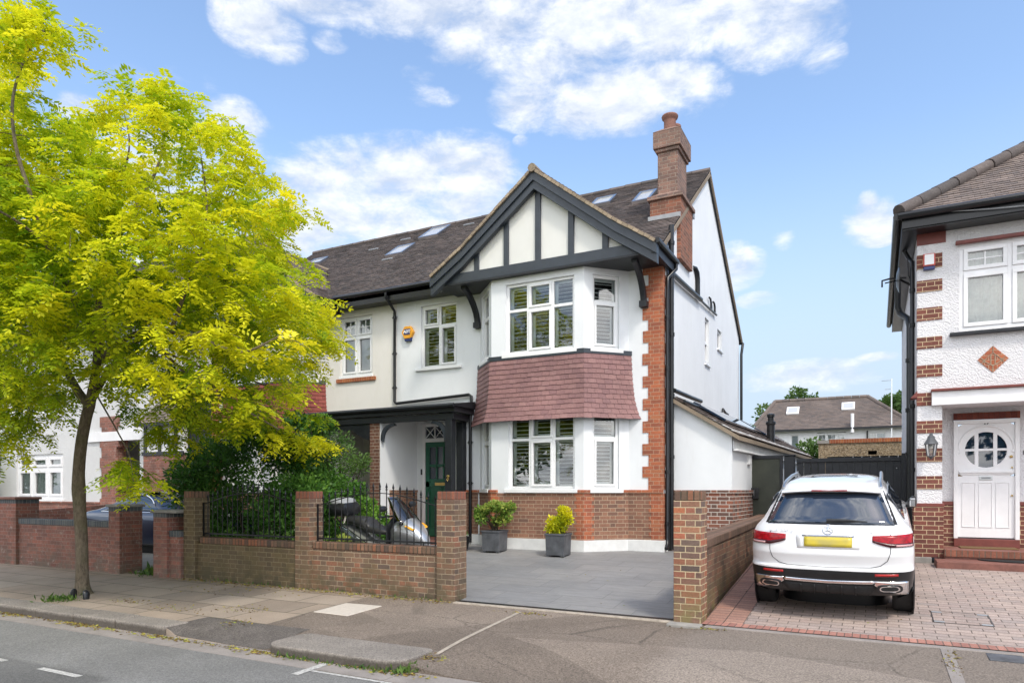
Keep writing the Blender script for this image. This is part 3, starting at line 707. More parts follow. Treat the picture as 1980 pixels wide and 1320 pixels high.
    window(H, a+Vector((.40, 0, 1.57)), U, 1.46, 1.51, (.32,.36,.32), (.66,), {(1,0),(1,1)}, blind=bl, sill=sp)
    window(H, a+Vector((.34, 0, 4.31)), U, 1.51, 1.43, (.32,.36,.32), (.62,), {(1,0),(1,1)}, blind=bl, sill=sp)
    for i in (0, 2):
        a = BAYP[i]; U = (BAYP[i+1]-a).normalized()
        window(H, a+U*.19+Z*1.57, U, .57, 1.51, (1,), (.66,), {(0,0)}, blind=bl, sill=sp)
        window(H, a+U*.19+Z*4.31, U, .57, 1.43, (1,), (.64,), {(0,0)}, blind=bl, sill=sp)
    # tile-hung skirt between the storeys, kicked out at its foot
    sk = MB(); zs_ = [4.20, 3.75, 3.35, 3.08, 2.94]; ds = [.03, .045, .075, .125, .17]
    for k in range(4):
        p0, p1 = bay_path(ds[k+1]), bay_path(ds[k])
        n = (zs_[k]-zs_[k+1])
        for i in range(3):
            A, B, C_, D_ = p0[i]+Z*zs_[k+1], p0[i+1]+Z*zs_[k+1], p1[i+1]+Z*zs_[k], p1[i]+Z*zs_[k]
            sk.poly([A, B, C_, D_], 1)
    prof = lambda z: float(np.interp(z, zs_[::-1], ds[::-1]))
    rows = 13; hgt = (4.20-2.94)/rows
    for r in range(rows):
        z0 = 2.94+r*hgt; z1 = min(z0+hgt*1.3, 4.21)
        for i in range(3):
            pb, pt = bay_path(prof(z0)+.020), bay_path(prof(z1)+.005)
            Lb = (pb[i+1]-pb[i]).length; n = max(3, round(Lb/.166)); off = .5 if r % 2 else 0
            ts = [max(0, min(1, (k-off)/n)) for k in range(n+2)]
            for t0, t1 in zip(ts, ts[1:]):
                if t1-t0 < .02: continue
                dz = random.uniform(-.006, .006); g_ = .002/Lb
                A = pb[i].lerp(pb[i+1], t0+g_)+Z*(z0+dz); B = pb[i].lerp(pb[i+1], t1-g_)+Z*(z0+dz+random.uniform(-.003, .003))
                C_ = pt[i].lerp(pt[i+1], t1-g_)+Z*z1; D_ = pt[i].lerp(pt[i+1], t0+g_)+Z*z1
                nrm = (B-A).cross(D_-A).normalized(); A += nrm*random.uniform(0, .004)
                sk.add([A, B, C_, D_, A-nrm*.014, B-nrm*.014], [[0,1,2,3],[4,5,1,0],[4,0,3],[5,2,1]], 0)
    sk.build('hung_tiles', ['hung_tiles' if main else 'hung_tiles_red', 'black_timber'], H)
    fl = MB(); bay_band(fl, .05, 4.195, 4.285); fl.build('lead_band', 'slate_paint', H, bevel=.006)
    # ---- gable over the bay
    gb = MB(); gy = 12.44
    gb.prism([(GX, gy, 7.62), (-8.05, gy, 6.0), (-3.88, gy, 6.0)], (0, .10, 0)); gb.build('gable', 'gable_render' if main else 'cream_render', H)
    tm = MB()
    tm.box(-8.12, -3.80, 12.37, 12.47, 5.90, 6.10)
    hgt_at = lambda x: 7.52-.80*abs(x-GX)
    for (x0, x1) in ((-7.41,-7.30),(-6.71,-6.60),(-6.0,-5.88),(-5.29,-5.17),(-4.59,-4.47)):
        top = lambda x: hgt_at(x)+.10
        tm.prism([(x0, 12.395, 6.10), (x1, 12.395, 6.10), (x1, 12.395, top(x1)), (x0, 12.395, top(x0))], (0, .06, 0))
    tm.build('timber_framing', 'slate_paint', H, bevel=.006, bseg=1)
    lineL = [(GX, GAPEX), (-7.63, 6.60), (-8.41, 6.10)]; lineR = [(GX, GAPEX), (-4.31, 6.60), (-3.50, 6.06)]
    bg_ = MB()
    for ln in (lineL, lineR):
        for k, (y0, y1, t0, t1) in enumerate(((12.24, 12.40, .045, .20), (12.28, 12.395, .195, .335))):
            top = [Vector((x, y0, z-t0*1.22)) for x, z in ln]; bot = [Vector((x, y0, z-t1*1.22)) for x, z in ln]
            for i in range(2):
                bg_.prism([top[i], top[i+1], bot[i+1], bot[i]], (0, y1-y0, 0))
    bg_.build('bargeboard', 'slate_paint', H)
    vg = MB()
    for ln in (lineL, lineR):
        for i in range(2):
            a_, b_ = Vector((ln[i][0], 12.2, ln[i][1])), Vector((ln[i+1][0], 12.2, ln[i+1][1])); n = max(2, int((b_-a_).length/.11)); d = (b_-a_)/n
            nn = Vector((0,1,0)).cross(d).normalized(); nn = nn if nn.z > 0 else -nn
            for k in range(n):
                o = a_+d*k-nn*(.055+random.uniform(-.004, .004)); A = [o, o+d*.94, o+d*.94+nn*.055, o+nn*.055]; vg.prism(A, (0, .10+random.uniform(-.01, .01), 0))
    ridge(vg, (GX, 12.19, GAPEX-.02), (GX, 15.25, GAPEX-.02), .085)
    vg.build('verge_tiles', 'verge_mortar', H)
    gt = MB()
    for ln, sg in ((lineL, -1), (lineR, 1)):
        for i, yb in ((0, 15.3), (1, 13.62)):
            a_, b_ = Vector((ln[i][0], 0, ln[i][1])), Vector((ln[i+1][0], 0, ln[i+1][1])); d = (b_-a_)
            n_ = Vector((-d.z, 0, d.x)); n_ = n_ if n_.z > 0 else -n_; n_.normalize()
            gt.prism([Vector((p_.x, 12.26, p_.z))-n_*o for p_, o in ((a_, .05), (b_, .05), (b_, .012), (a_, .012))], (0, yb-12.26, 0), 1)
            V = (a_-b_).normalized()
            if sg > 0: tiles(gt, (b_.x, 12.25, b_.z), (0,1,0), V, yb-12.25, d.length, clip=lambda P_: P_.z > ZS(P_.y)-.03)
            else: tiles(gt, (b_.x, yb, b_.z), (0,-1,0), V, yb-12.25, d.length, clip=lambda P_: P_.z > ZS(P_.y)-.03)
    gt.build('gable_roof', ['roof_tiles_light', 'black_timber'], H)
    sf = MB(); 
    sf.box(-8.30, -3.56, 12.36, 13.195, 5.868, 5.898); sf.box(-3.60, -3.52, 12.26, 13.64, 5.84, 6.04); sf.box(-8.42, -8.34, 12.26, 12.9, 5.90, 6.06)
    sf.build('soffit', 'black_timber', H)
    for x in (-4.0, -7.75):
        br = MB(); pts = []
        for k in range(9):
            t = k/8; a_ = t*math.pi/2; pts.append(Vector((x, 12.55+.56*math.sin(a_)**1.0, 5.20+.62*math.cos(a_)+.0)))
        pts = [Vector((x, 12.52+.60*(1-(1-t)**1.7), 5.86-.66*(t**1.25))) for t in [k/8 for k in range(9)]]
        br.loft([(p_, (.055, 0, 0), Vector((0, .0, 1)).lerp(Vector((0, 1, 0)), min(1, i/8*1.2)).normalized()*.06) for i, p_ in enumerate(pts)], 12, p=6)
        br.box(x-.075, x+.075, 13.05, 13.2, 5.10, 5.22); br.build('bracket', 'black_timber', H, bevel=.004)
    # ---- main roof
    rf = MB(); th = .06
    prof_ = [(12.86, 6.13), (17.2, 9.29), (21.8, 6.02)]
    rf.prism([(-10.0, 12.86, 6.15), (-10.0, 17.2, 9.31), (-10.0, 21.8, 6.02), (-10.0, 21.8, 5.94), (-10.0, 17.2, 9.20), (-10.0, 12.86, 6.04)], (6.42, 0, 0), 1)
    Vup = Vector((0, 1, SLOPE)).normalized()
    gz_ = lambda x: GAPEX-GFALL*abs(x-GX)
    tiles(rf, (-10.0, 12.84, ZS(12.84)), (1,0,0), Vup, 6.42, (Vector((0, 17.2-12.84, 9.33-ZS(12.84)))).length, clip=lambda P_: not (P_.y < 15.4 and gz_(P_.x) > P_.z+.02 and P_.x > -8.6))
    Vb = Vector((0, -1, (9.33-6.06)/(21.8-17.2))).normalized()
    tiles(rf, (-3.58, 21.8, 6.06), (-1,0,0), Vb, 6.42, 5.6, expo=.2, tw=.33)
    rf.build('roof', ['roof_tiles', 'black_timber'], H)
    rt = MB(); ridge(rt, (-10.0, 17.2, 9.33), (-3.57, 17.2, 9.33), .085); rt.build('ridge_tiles', 'roof_tiles', H)
    vs = MB(); 
    for (a_, b_) in (((-3.60, 12.95, ZS(12.95)-.02), (-3.60, 17.2, 9.31)), ((-3.60, 21.8, 6.03), (-3.60, 17.2, 9.31))):
        a_, b_ = Vector(a_), Vector(b_); d = b_-a_; n_ = Vector((0, -d.z, d.y)).normalized(); n_ = n_ if n_.z > 0 else -n_
        vs.prism([a_-n_*.09, b_-n_*.09, b_-n_*.005, a_-n_*.005], (.035, 0, 0))
    vs.build('verge_board', 'verge_mortar', H)
    gu = MB(); half_gutter(gu, [(-10.0, 12.80, 6.15), (-8.42, 12.80, 6.16)]); gu.box(-10.0, -8.35, 12.86, 12.90, 5.93, 6.13); gu.box(-10.0, -8.31, 12.90, 13.2, 5.93, 5.955)
    gu.build('gutter', 'gutter_black', H)
    g2 = MB(); half_gutter(g2, [(-3.49, 12.24, 6.05), (-3.49, 13.66, 6.05)], .055); g2.build('gutter', 'gutter_black', H)
    # far-eave gutter and pipe at the back corner
    drainpipe(H, [(-3.62, 21.85, 6.0), (-3.55, 21.7, 5.95), (-3.57, 21.55, 5.6), (-3.57, 21.55, 3.9), (-3.57, 21.55, .4)], .04)

PAIRX = -20.0
house = thing('semi_detached_house', 'white rendered semi-detached house with dark timbered gable and red tile-hung bay', 'house', (-6.8, 13.2, .36))
half_house(house, True)
nbr = thing('semi_detached_house', 'cream rendered house half hidden behind the yellow street tree, joined to the white house', 'house', (-13.2, 13.2, .36))
MIRROR[0] = PAIRX; half_house(nbr, False); MIRROR[0] = None

# ---- main house only: first-floor window, side windows, chimney, pipes, rooflights, alarm box, front door
sp = ('white_upvc', .13, .06, .06)
window(house, (-9.31, 13.2, 4.35), (1,0,0), .98, 1.44, (1,1), (.66,), {(0,1),(1,0)}, blind='shutter', sill=sp)
window(house, (-3.65, 16.94, 4.61), (0,1,0), .46, 1.11, (1,), (.5,), {(0,0)}, blind=None, sill=('white_upvc', .05, .05, .05))
window(house, (-3.65, 18.41, 5.23), (0,1,0), .55, .51, (1,), (), (), blind=None, sill=('white_upvc', .05, .05, .05))
ch = MB(); ch.box(-4.22, -3.57, 14.28, 15.32, 6.34, 7.62); cho = ch.build('chimney', 'chimney_base_brick', house, bevel=.006, bseg=1)
c2 = MB(); c2.box(-4.09, -3.67, 14.41, 15.19, 7.78, 8.66); c2.box(-4.13, -3.63, 14.37, 15.23, 8.66, 8.73); c2.box(-4.17, -3.59, 14.33, 15.27, 8.73, 9.07)
c2.prism([(-4.17,14.33,9.07),(-3.59,14.33,9.07),(-3.59,15.27,9.07),(-4.17,15.27,9.07)], (0,0,.02)); c2.build('chimney_stack', 'chimney_brick', cho, bevel=.006, bseg=1)
c3 = MB(); c3.box(-4.27, -3.52, 14.23, 15.37, 7.62, 7.70)
A = [(-4.25,14.25,7.70),(-3.54,14.25,7.70),(-3.54,15.35,7.70),(-4.25,15.35,7.70)]; B = [(-4.09,14.41,7.80),(-3.67,14.41,7.80),(-3.67,15.19,7.80),(-4.09,15.19,7.80)]
c3.add(A+B, [[0,1,5,4],[1,2,6,5],[2,3,7,6],[3,0,4,7],[4,5,6,7]]); c3.build('chimney_ledge', 'chimney_brick', cho, bevel=.006, bseg=1)
c4 = MB()
A = [(-4.16,14.34,9.09),(-3.60,14.34,9.09),(-3.60,15.26,9.09),(-4.16,15.26,9.09)]; B = [(-4.0,14.5,9.20),(-3.76,14.5,9.20),(-3.76,15.1,9.20),(-4.0,15.1,9.20)]
c4.add(A+B, [[0,1,5,4],[1,2,6,5],[2,3,7,6],[3,0,4,7],[4,5,6,7]]); c4.build('chimney_flaunching', 'chimney_brick', cho)
for (y, k) in ((14.6, 1.0), (14.98, .82)):
    pt = MB(); pt.lathe([(.125*k, 9.15), (.125*k, 9.37*1), (.135*k, 9.40), (.165*k, 9.43), (.175*k, 9.47), (.165*k, 9.49), (.10*k, 9.49)], (-3.88, y, 0 if k == 1 else -.04), seg=18); pt.build('chimney_pot', 'terracotta', cho, smooth=True)
ld = MB(); zc = ZS(14.2); ld.prism([(-4.26, 14.275, ZS(14.28)-.02), (-3.57, 14.275, ZS(14.28)-.02), (-3.57, 14.275, ZS(14.28)+.09), (-4.26, 14.275, ZS(14.28)+.09)], (0, -.012, 0))
ld.build('lead_flashing', 'lead', cho); ld = MB(); ld.box(-3.70, -3.56, 15.33, 15.5, 7.55, 7.68); ld.build('lead_flashing', 'lead', cho)
def rooflight(par, x0, x1, y0, y1):
    f = MB(); gl = MB(); V = Vector((0, 1, SLOPE)).normalized(); N = Vector((1,0,0)).cross(V); o = Vector((x0, y0, ZS(y0))); U = Vector((1,0,0)); L = (y1-y0)*math.sqrt(1+SLOPE**2); W_ = x1-x0
    for (u0, u1, v0, v1) in ((0, W_, 0, .06), (0, W_, L-.07, L), (0, .06, .06, L-.07), (W_-.06, W_, .06, L-.07)): f.obox(o+U*u0+V*v0+N*.0, U*(u1-u0), V*(v1-v0), N*.085)
    gl.poly([o+U*.06+V*.06+N*.06, o+U*(W_-.06)+V*.06+N*.06, o+U*(W_-.06)+V*(L-.07)+N*.06, o+U*.06+V*(L-.07)+N*.06])
    r = f.build('rooflight', 'steel', par); gl.build('pane', 'rooflight_glass', r)
rooflight(house, -5.05, -4.62, 15.65, 16.30); rooflight(house, -6.25, -5.72, 16.05, 16.55)
MIRROR[0] = None
for a in ((-11.56, -10.90, 16.28, 17.0), (-11.95, -11.36, 15.26, 15.88), (-15.5, -14.9, 15.9, 16.3)): rooflight(nbr, *a)
for (x, y) in ((-11.88, 15.02), (-10.35, 16.75), (-12.4, 16.55), (-13.3, 16.2)):
    rv = MB(); V = Vector((0, 1, SLOPE)).normalized(); N = Vector((1,0,0)).cross(V); rv.obox(Vector((x, y, ZS(y)))+N*.02, (.34,0,0), V*.05, N*.03); rv.build('roof_vent', 'lead', nbr)
# pipes
drainpipe(house, [(-3.49, 13.60, 6.02), (-3.49, 13.60, 5.9), (-3.585, 13.32, 5.66), (-3.585, 13.30, 5.4), (-3.585, 13.30, .62), (-3.575, 13.26, .5), (-3.57, 13.16, .42)], .037,
          [((-3.585, 13.30, z), (1,0,0)) for z in (4.9, 3.9, 2.9, 1.9, .9)])
drainpipe(house, [(-3.565, 13.52, .38), (-3.565, 13.52, 6.62), (-3.565, 13.52, 6.75)], .052, [((-3.565, 13.52, z), (1,0,0)) for z in (6.4, 5.75, 4.6, 3.4, 2.2, 1.1)])
drainpipe(house, [(-3.58, 13.58, 5.84), (-3.58, 15.0, 5.89), (-3.58, 16.2, 5.94), (-3.58, 16.21, 5.94)], .05, name='waste_pipe')
drainpipe(house, [(-3.60, 16.2, 5.94), (-3.60, 18.05, 6.0)], .026, name='waste_pipe')
drainpipe(house, [(-3.60, 15.95, 5.95), (-3.60, 15.95, 6.36), (-3.60, 15.90, 6.48), (-3.62, 15.80, 6.55), (-3.66, 15.72, 6.55)], .055, name='waste_pipe')
for y in (17.3, 17.75): drainpipe(house, [(-3.60, y+.1, 6.0), (-3.60, y+.1, 6.16), (-3.60, y+.03, 6.24), (-3.60, y-.10, 6.24)], .024, name='waste_pipe')
drainpipe(house, [(-3.60, 19.6, 3.62), (-3.60, 19.2, 3.64), (-3.60, 18.9, 3.7), (-3.60, 18.9, 3.62)], .03, name='waste_pipe')
drainpipe(house, [(-10.02, 12.80, 6.10), (-10.02, 12.80, 6.0), (-10.02, 13.02, 5.84), (-10.02, 13.14, 5.74), (-10.02, 13.14, 3.62), (-9.97, 13.14, 3.58), (-7.98, 13.14, 3.66), (-7.92, 13.14, 3.62), (-7.92, 13.14, 3.35), (-7.94, 13.13, 3.2), (-7.94, 13.13, .40)], .035,
          [((-10.02, 13.14, z), (0,-1,0)) for z in (5.6, 4.75, 3.95)]+[((-7.94, 13.13, z), (0,-1,0)) for z in (2.6, 1.7)])
# alarm box
ab = MB(); c0 = Vector((-9.64, 13.2, 5.21)); hexp = [c0+Vector((.165*math.cos(R(60*k)), 0, .165*math.sin(R(60*k)))) for k in range(6)]
ab.prism(hexp, (0, -.09, 0)); abo = ab.build('alarm_box', 'alarm_yellow', house, bevel=.012)
a2 = MB(); a2.prism([c0+Vector(p) for p in ((-.10,-.001,-.10),(.10,-.001,-.10),(.085,-.001,-.20),(-.085,-.001,-.20))], (0, -.075, 0)); a2.build('alarm_lamp', 'alarm_blue', abo, bevel=.01)
a3 = MB(); a3.box(-9.64-.085, -9.64+.085, 13.103, 13.1085, 5.21-.055, 5.21+.075); a3.build('alarm_panel', 'alarm_blue', abo)
def text_mesh(name, body, size, mat, parent, loc, rot=(R(90), 0, 0), ext=.003, align='CENTER', spacing=1.0, bold=False):
    c = bpy.data.curves.new(name, 'FONT'); c.body = body; c.size = size; c.extrude = ext; c.align_x = align; c.align_y = 'CENTER'; c.space_character = spacing; c.offset = .0035 if bold else 0
    t = bpy.data.objects.new(name+'_tmp', c); col.objects.link(t); dg = bpy.context.evaluated_depsgraph_get(); me = bpy.data.meshes.new_from_object(t.evaluated_get(dg))
    bpy.data.objects.remove(t); me.materials.clear(); me.materials.append(MATS[mat]); o = bpy.data.objects.new(name, me); col.objects.link(o)
    root = parent
    while root is not None and root.parent is not None: root = root.parent
    if parent is not None: o.parent = parent
    off = ROOTLOC.get(root, Vector((0,0,0))); o.location = Vector(loc)-off; o.rotation_euler = rot; return o
text_mesh('alarm_lettering', 'ADT', .095, 'white_paint', abo, (-9.64, 13.100, 5.22), bold=True)
ag = MB(); ag.box(-9.72, -9.46, 13.19, 13.199, 5.72, 5.86)
for k in range(4): ag.box(-9.70, -9.48, 13.184, 13.191, 5.735+k*.03, 5.748+k*.03)
ag.build('air_brick', 'white_render', house)

# entrance recess
en = MB()
en.poly([(-9.924,13.06,.36),(-9.924,13.9,.36),(-9.924,13.9,3.22),(-9.924,13.06,3.22)][::-1]); en.poly([(-8.405,13.06,.36),(-8.405,13.9,.36),(-8.405,13.9,3.22),(-8.405,13.06,3.22)])
en.wall((-9.93, 13.9, .36), (1,0,0), 1.53, 2.86, [(.22, 1.20, .0, 2.78)], .08); en.poly([(-9.93,12.45,3.22),(-8.4,12.45,3.22),(-8.4,13.9,3.22),(-9.93,13.9,3.22)])
en.build('entrance_recess', 'white_render', house)
eb = MB(); eb.box(-9.93, -9.91, 12.82, 13.895, .37, 1.49); eb.box(-9.93, -9.895, 12.82, 13.895, 1.49, 1.55); eb.build('brick_plinth', 'house_brick', house)
dfm = MB(); x0, x1 = -9.71, -8.73
dfm.box(x0, x0+.075, 13.82, 13.93, .40, 3.14); dfm.box(x1-.075, x1, 13.82, 13.93, .40, 3.14); dfm.box(x0+.075, x1-.075, 13.82, 13.93, 3.07, 3.14); dfm.box(x0+.075, x1-.075, 13.815, 13.93, 2.70, 2.79)
fx0, fx1, fz0, fz1 = x0+.075, x1-.075, 2.79, 3.07
for k in range(3):
    xa = fx0+(fx1-fx0)*k/3; xb = fx0+(fx1-fx0)*(k+1)/3
    if k: dfm.box(xa-.012, xa+.012, 13.83, 13.86, fz0, fz1)
    if k in (0, 2, 1):
        dfm.tube([(xa, 13.85, fz0), (xb, 13.85, fz1)], .012, 6); dfm.tube([(xa, 13.85, fz1), (xb, 13.85, fz0)], .012, 6)
dfm.build('door_frame', 'white_paint', house)
fg = MB(); fg.poly([(fx0,13.88,fz0),(fx1,13.88,fz0),(fx1,13.88,fz1),(fx0,13.88,fz1)]); fg.build('fanlight', 'car_glass', house)
dr = MB(); a, b = x0+.08, x1-.08
def rail(x0_, x1_, z0_, z1_, y=13.845): dr.box(x0_, x1_, y, 13.90, z0_, z1_)
rail(a, b, .44, .66); rail(a, b, 1.62, 1.76); rail(a, b, 2.58, 2.70); rail(a, a+.11, .66, 2.58); rail(b-.11, b, .66, 2.58); rail(a+.36, a+.46, .66, 1.62); rail(a+.11, b-.11, 2.10, 2.17); rail(a+.11, b-.11, 1.76, 1.82)
dr.box(a+.11, b-.11, 13.87, 13.89, .66, 1.62)
for k in (1, 2): xx = a+.11+(b-a-.22)*k/3; rail(xx-.02, xx+.02, 1.82, 2.58)
dro = dr.build('front_door', 'green_paint', house, bevel=.006)
dp = MB(); dp.poly([(a+.11,13.88,1.76),(b-.11,13.88,1.76),(b-.11,13.88,2.58),(a+.11,13.88,2.58)]); dp.build('pane', 'car_glass', dro)
lb = MB(); lb.box(a+.28, a+.56, 13.825, 13.846, 1.66, 1.73); lb.lathe([(.03, 0), (.035, -.02), (.02, -.05), (.005, -.055)], (a+.06, 13.845, 1.35), 'y', 12); lb.build('letter_plate', 'brass', dro, bevel=.004)
bellb = MB(); bellb.box(-9.80, -9.75, 13.872, 13.90, 1.92, 2.06); bellb.build('doorbell', 'black_plastic', house, bevel=.008)
fs = MB(); fs.box(-9.93, -8.25, 12.55, 13.9, .30, .43); fs.build('door_step', 'step_red', house)
# ================================================================== shared porch over the two front doors
porch = thing('porch_canopy', 'low black timber porch roof across the two front doors, beside the tile-hung bay', 'porch', (-9.9, 12.5, .36))
pr = MB()
pr.add([(-12.13,12.36,3.38),(-7.84,12.36,3.38),(-7.84,13.19,3.50),(-12.13,13.19,3.50),(-12.13,12.36,3.33),(-7.84,12.36,3.33),(-7.84,13.19,3.33),(-12.13,13.19,3.33)],
       [[0,1,2,3],[7,6,5,4],[4,5,1,0],[5,6,2,1],[6,7,3,2],[7,4,0,3]])
pr.build('roof', 'black_timber', porch)
fa = MB(); fa.box(-12.09, -7.88, 12.40, 12.44, 3.21, 3.33); fa.box(-7.92, -7.88, 12.44, 13.19, 3.21, 3.33); fa.box(-12.09, -12.05, 12.44, 13.19, 3.21, 3.33)
fa.tube([(-12.13, 12.33, 3.335), (-7.86, 12.33, 3.345)], .045, 8)
fa.build('fascia', 'black_timber', porch)
bm = MB(); bm.box(-12.02, -7.95, 12.46, 12.60, 3.06, 3.20); bm.box(-8.09, -7.95, 12.60, 13.19, 3.06, 3.20); bm.box(-12.02, -11.88, 12.60, 13.19, 3.06, 3.20); bm.build('beam', 'black_timber', porch, bevel=.006)
for (x, y) in ((-8.17, 12.46), (-8.24, 13.02)):
    p_ = MB(); p_.box(x, x+.17, y, y+.17, .42, 3.06); p_.build('post', 'black_timber', porch, bevel=.008)
p_ = MB(); p_.box(-12.0, -11.83, 12.46, 12.63, .42, 3.06); p_.build('post', 'black_timber', porch, bevel=.008)
pi = MB(); pi.box(-10.22, -9.94, 12.48, 12.80, .36, 3.06); pi.build('brick_pier', 'porch_brick', porch, bevel=.004)
pw = MB(); pw.box(-9.938, -9.925, 12.49, 13.06, .36, 3.2); pw.build('white_reveal', 'white_render', porch)
def curve_bracket(x0, x1, y, z, flip=1):
    b = MB(); n = 8; pts = []
    L = x1-x0
    for k in range(n+1):
        t = k/n*math.pi/2; pts.append((x0+L*(1-math.cos(t))*1.0, y, z-.38*(1-math.sin(t))))
    q = [(x0, y, z)]+pts
    b.prism([Vector(p) for p in q], (0, .05, 0)); return b.build('bracket', 'slate_paint', porch, bevel=.005)
def arc_bracket(xs, ys, L, D):
    """curved timber bracket springing from a post at xs towards xs+L under the beam"""
    b = MB(); pts = []
    for k in range(9):
        t = k/8; pts.append(Vector((xs+L*(t**1.9), ys, 3.02-D*(1-t)**1.9)))
    b.loft([(p, (0, .035, 0), (math.copysign(.045, L)*(1-.3*i/8), 0, -.03)) for i, p in enumerate(pts)], 10, p=5); return b.build('bracket', 'slate_paint', porch)
arc_bracket(-9.90, 12.53, .36, .36); arc_bracket(-8.18, 12.53, -.36, .40)
va = MB()                                                      # scalloped valance over the neighbour's door
pts = [(-11.83, 12.5, 3.06)]
for k in range(25):
    t = k/24; pts.append((-11.83+1.61*t, 12.5, 2.98-.30*abs(2*t-1)**1.5-.05*abs(math.sin(t*math.pi*3))))
pts.append((-10.22, 12.5, 3.06)); va.prism(pts, (0, .05, 0)); va.build('valance', 'black_timber', porch)
tn = text_mesh('house_number', '&', .10, 'brass', porch, (-8.085, 12.448, 1.83)); bpy.data.objects.remove(tn)
nb_ = MB(); nb_.lathe([(.012, 0), (.035, -.004), (.035, -.012), (.02, -.02), (.0, -.022)], (-8.085, 12.459, 1.84), 'y', 14); nb_.tube([(-8.085, 12.445, 1.81), (-8.06, 12.44, 1.78), (-8.085, 12.44, 1.74), (-8.11, 12.44, 1.78), (-8.085, 12.445, 1.81)], .008, 6); nb_.build('brass_knocker', 'brass', porch, smooth=True)

# neighbour's entrance and windows (cream house)
window(nbr, (-11.73, 13.2, 4.35), (1,0,0), 1.0, 1.43, (1,1), (.66,), {(0,0),(1,0),(0,1),(1,1)}, {(0,1):(2,2),(1,1):(2,2)}, blind='roller', sill=('white_upvc', .02, .07, .04))
bsill = MB(); bsill.box(-11.83, -10.62, 13.155, 13.205, 4.19, 4.28); bsill.build('brick_sill', 'soldier_orange', nbr, bevel=.003)
en = MB(); en.poly([(-10.076,13.06,.36),(-10.076,13.9,.36),(-10.076,13.9,3.22),(-10.076,13.06,3.22)]); en.wall((-11.6, 13.9, .36), (1,0,0), 1.53, 2.86, [(.30, 1.25, .0, 2.7)], .08); en.poly([(-11.6,12.45,3.22),(-10.07,12.45,3.22),(-10.07,13.9,3.22),(-11.6,13.9,3.22)]); en.poly([(-11.594,13.06,.36),(-11.594,13.9,.36),(-11.594,13.9,3.22),(-11.594,13.06,3.22)][::-1])
en.build('entrance_recess', 'cream_render', nbr)
d2 = MB(); d2.box(-11.31, -10.34, 13.84, 13.9, .40, 3.05)
for (z0, z1) in ((.6, 1.3), (1.5, 2.2)):
    for x in (-11.2, -10.78): d2.box(x, x+.34, 13.825, 13.845, z0, z1)
d2.box(-11.31, -10.34, 13.80, 13.86, 2.45, 2.53); d2o = d2.build('front_door', 'black_timber', nbr, bevel=.006)
dl = MB(); dl.box(-11.05, -10.85, 13.81, 13.826, 1.38, 1.44); dl.build('letter_plate', 'brass', d2o)
MIRROR[0] = None

# ================================================================== side extension (part of the white house)
ex = MB()
ex.wall((-3.65, 13.62, .36), (1,0,0), 1.22, 2.36, (), .1)
ex.poly([(-3.65,13.62,2.72),(-2.43,13.62,2.72),(-3.57,13.62,3.36),(-3.65,13.62,3.40)]); SPL = Vector((.5, 11.5, 0)).normalized(); ex.wall((-2.43, 13.62, .36), SPL, 11.4, 2.36, (), .1)
exo = ex.build('side_extension', 'white_render', house)
e2 = MB(); e2.wall((-3.65, 13.60, .36), (1,0,0), 1.24, 1.13, (), .02); e2.wall((-2.41, 13.6205, .36), SPL, 1.88, 1.13, (), .02); e2.box(-3.65, -2.39, 13.58, 13.63, 1.491, 1.55); e2.obox((-2.43, 13.63, 1.491), (.045, 0, 0), SPL*1.87, (0, 0, .059))
e2.build('brick_plinth', 'extension_brick', exo)
er = MB(); rise = .62; Nx = Vector((rise, 0, 1)); Vx = Nx.cross(SPL).normalized(); Vx = Vx if Vx.x < 0 else -Vx; o = Vector((-2.28, 13.50, 2.58))
er.add([o+Z*-.01, o+SPL*11.6+Z*-.01, (-3.66, 25.1, 2.57+rise*(1.38+.51)), (-3.66, 13.50, 2.57+rise*1.38), o+Z*-.09, o+SPL*11.6+Z*-.09, (-3.66, 25.1, 2.49+rise*1.89), (-3.66, 13.50, 2.49+rise*1.38)], [[0,1,2,3],[7,6,5,4],[4,5,1,0],[5,6,2,1],[6,7,3,2],[7,4,0,3]], 1)
tiles(er, o, SPL, Vx, 11.6, 2.2, expo=.20, tw=.30, lift=.035, clip=lambda P: P.x > -3.66)
er.build('roof', ['roof_tiles_light', 'verge_mortar'], exo)
ev = MB(); ev.obox((-2.415, 13.66, 2.30), (.02,0,0), SPL*11.3, (0,0,.2)); ev.obox((-2.395, 13.64, 2.30), (.08,0,0), SPL*11.3, (0,0,.04)); ev.build('eaves_board', 'white_plinth', exo)
for (y0, y1, u0) in ((14.6, 18.6, .62), (19.4, 22.8, .55)):     # black flat panels lying on the tiles
    pn = MB(); N_ = SPL.cross(Vx); a_ = o+SPL*(y0-13.5)+Vx*(u0+.25*(y0-14)/8)+N_*.05
    n = int((y1-y0)/1.0)
    for k in range(n): pn.obox(a_+SPL*k, SPL*.97, Vx*.78, N_*.05)
    pn.build('roof_panel', 'car_glass', exo, bevel=.008, bseg=1)
rg = MB(); rg.tube([(-3.50, 13.5, 3.50), (-3.45, 14.8, 3.50), (-3.45, 15.6, 3.52)], .045, 8); rg.tube([(-3.3, 13.5, 3.28), (-3.3, 15.0, 3.29)], .03, 8); rg.build('pipe_run', 'gutter_black', exo, smooth=True)
fl = MB(); q = o+SPL*5.55+Vx*.45; fl.lathe([(.10, -.05), (.10, .42), (.125, .44), (.125, .50), (.075, .52), (.075, .62), (.10, .63), (.10, .70), (.03, .72)], q, seg=16); fl.build('flue', 'black_plastic', exo, smooth=True)
mt = MB(); mt.box(-2.42, -2.31, 15.0, 15.25, 2.08, 2.29); mt.build('meter_box', 'white_plinth', exo, bevel=.01)
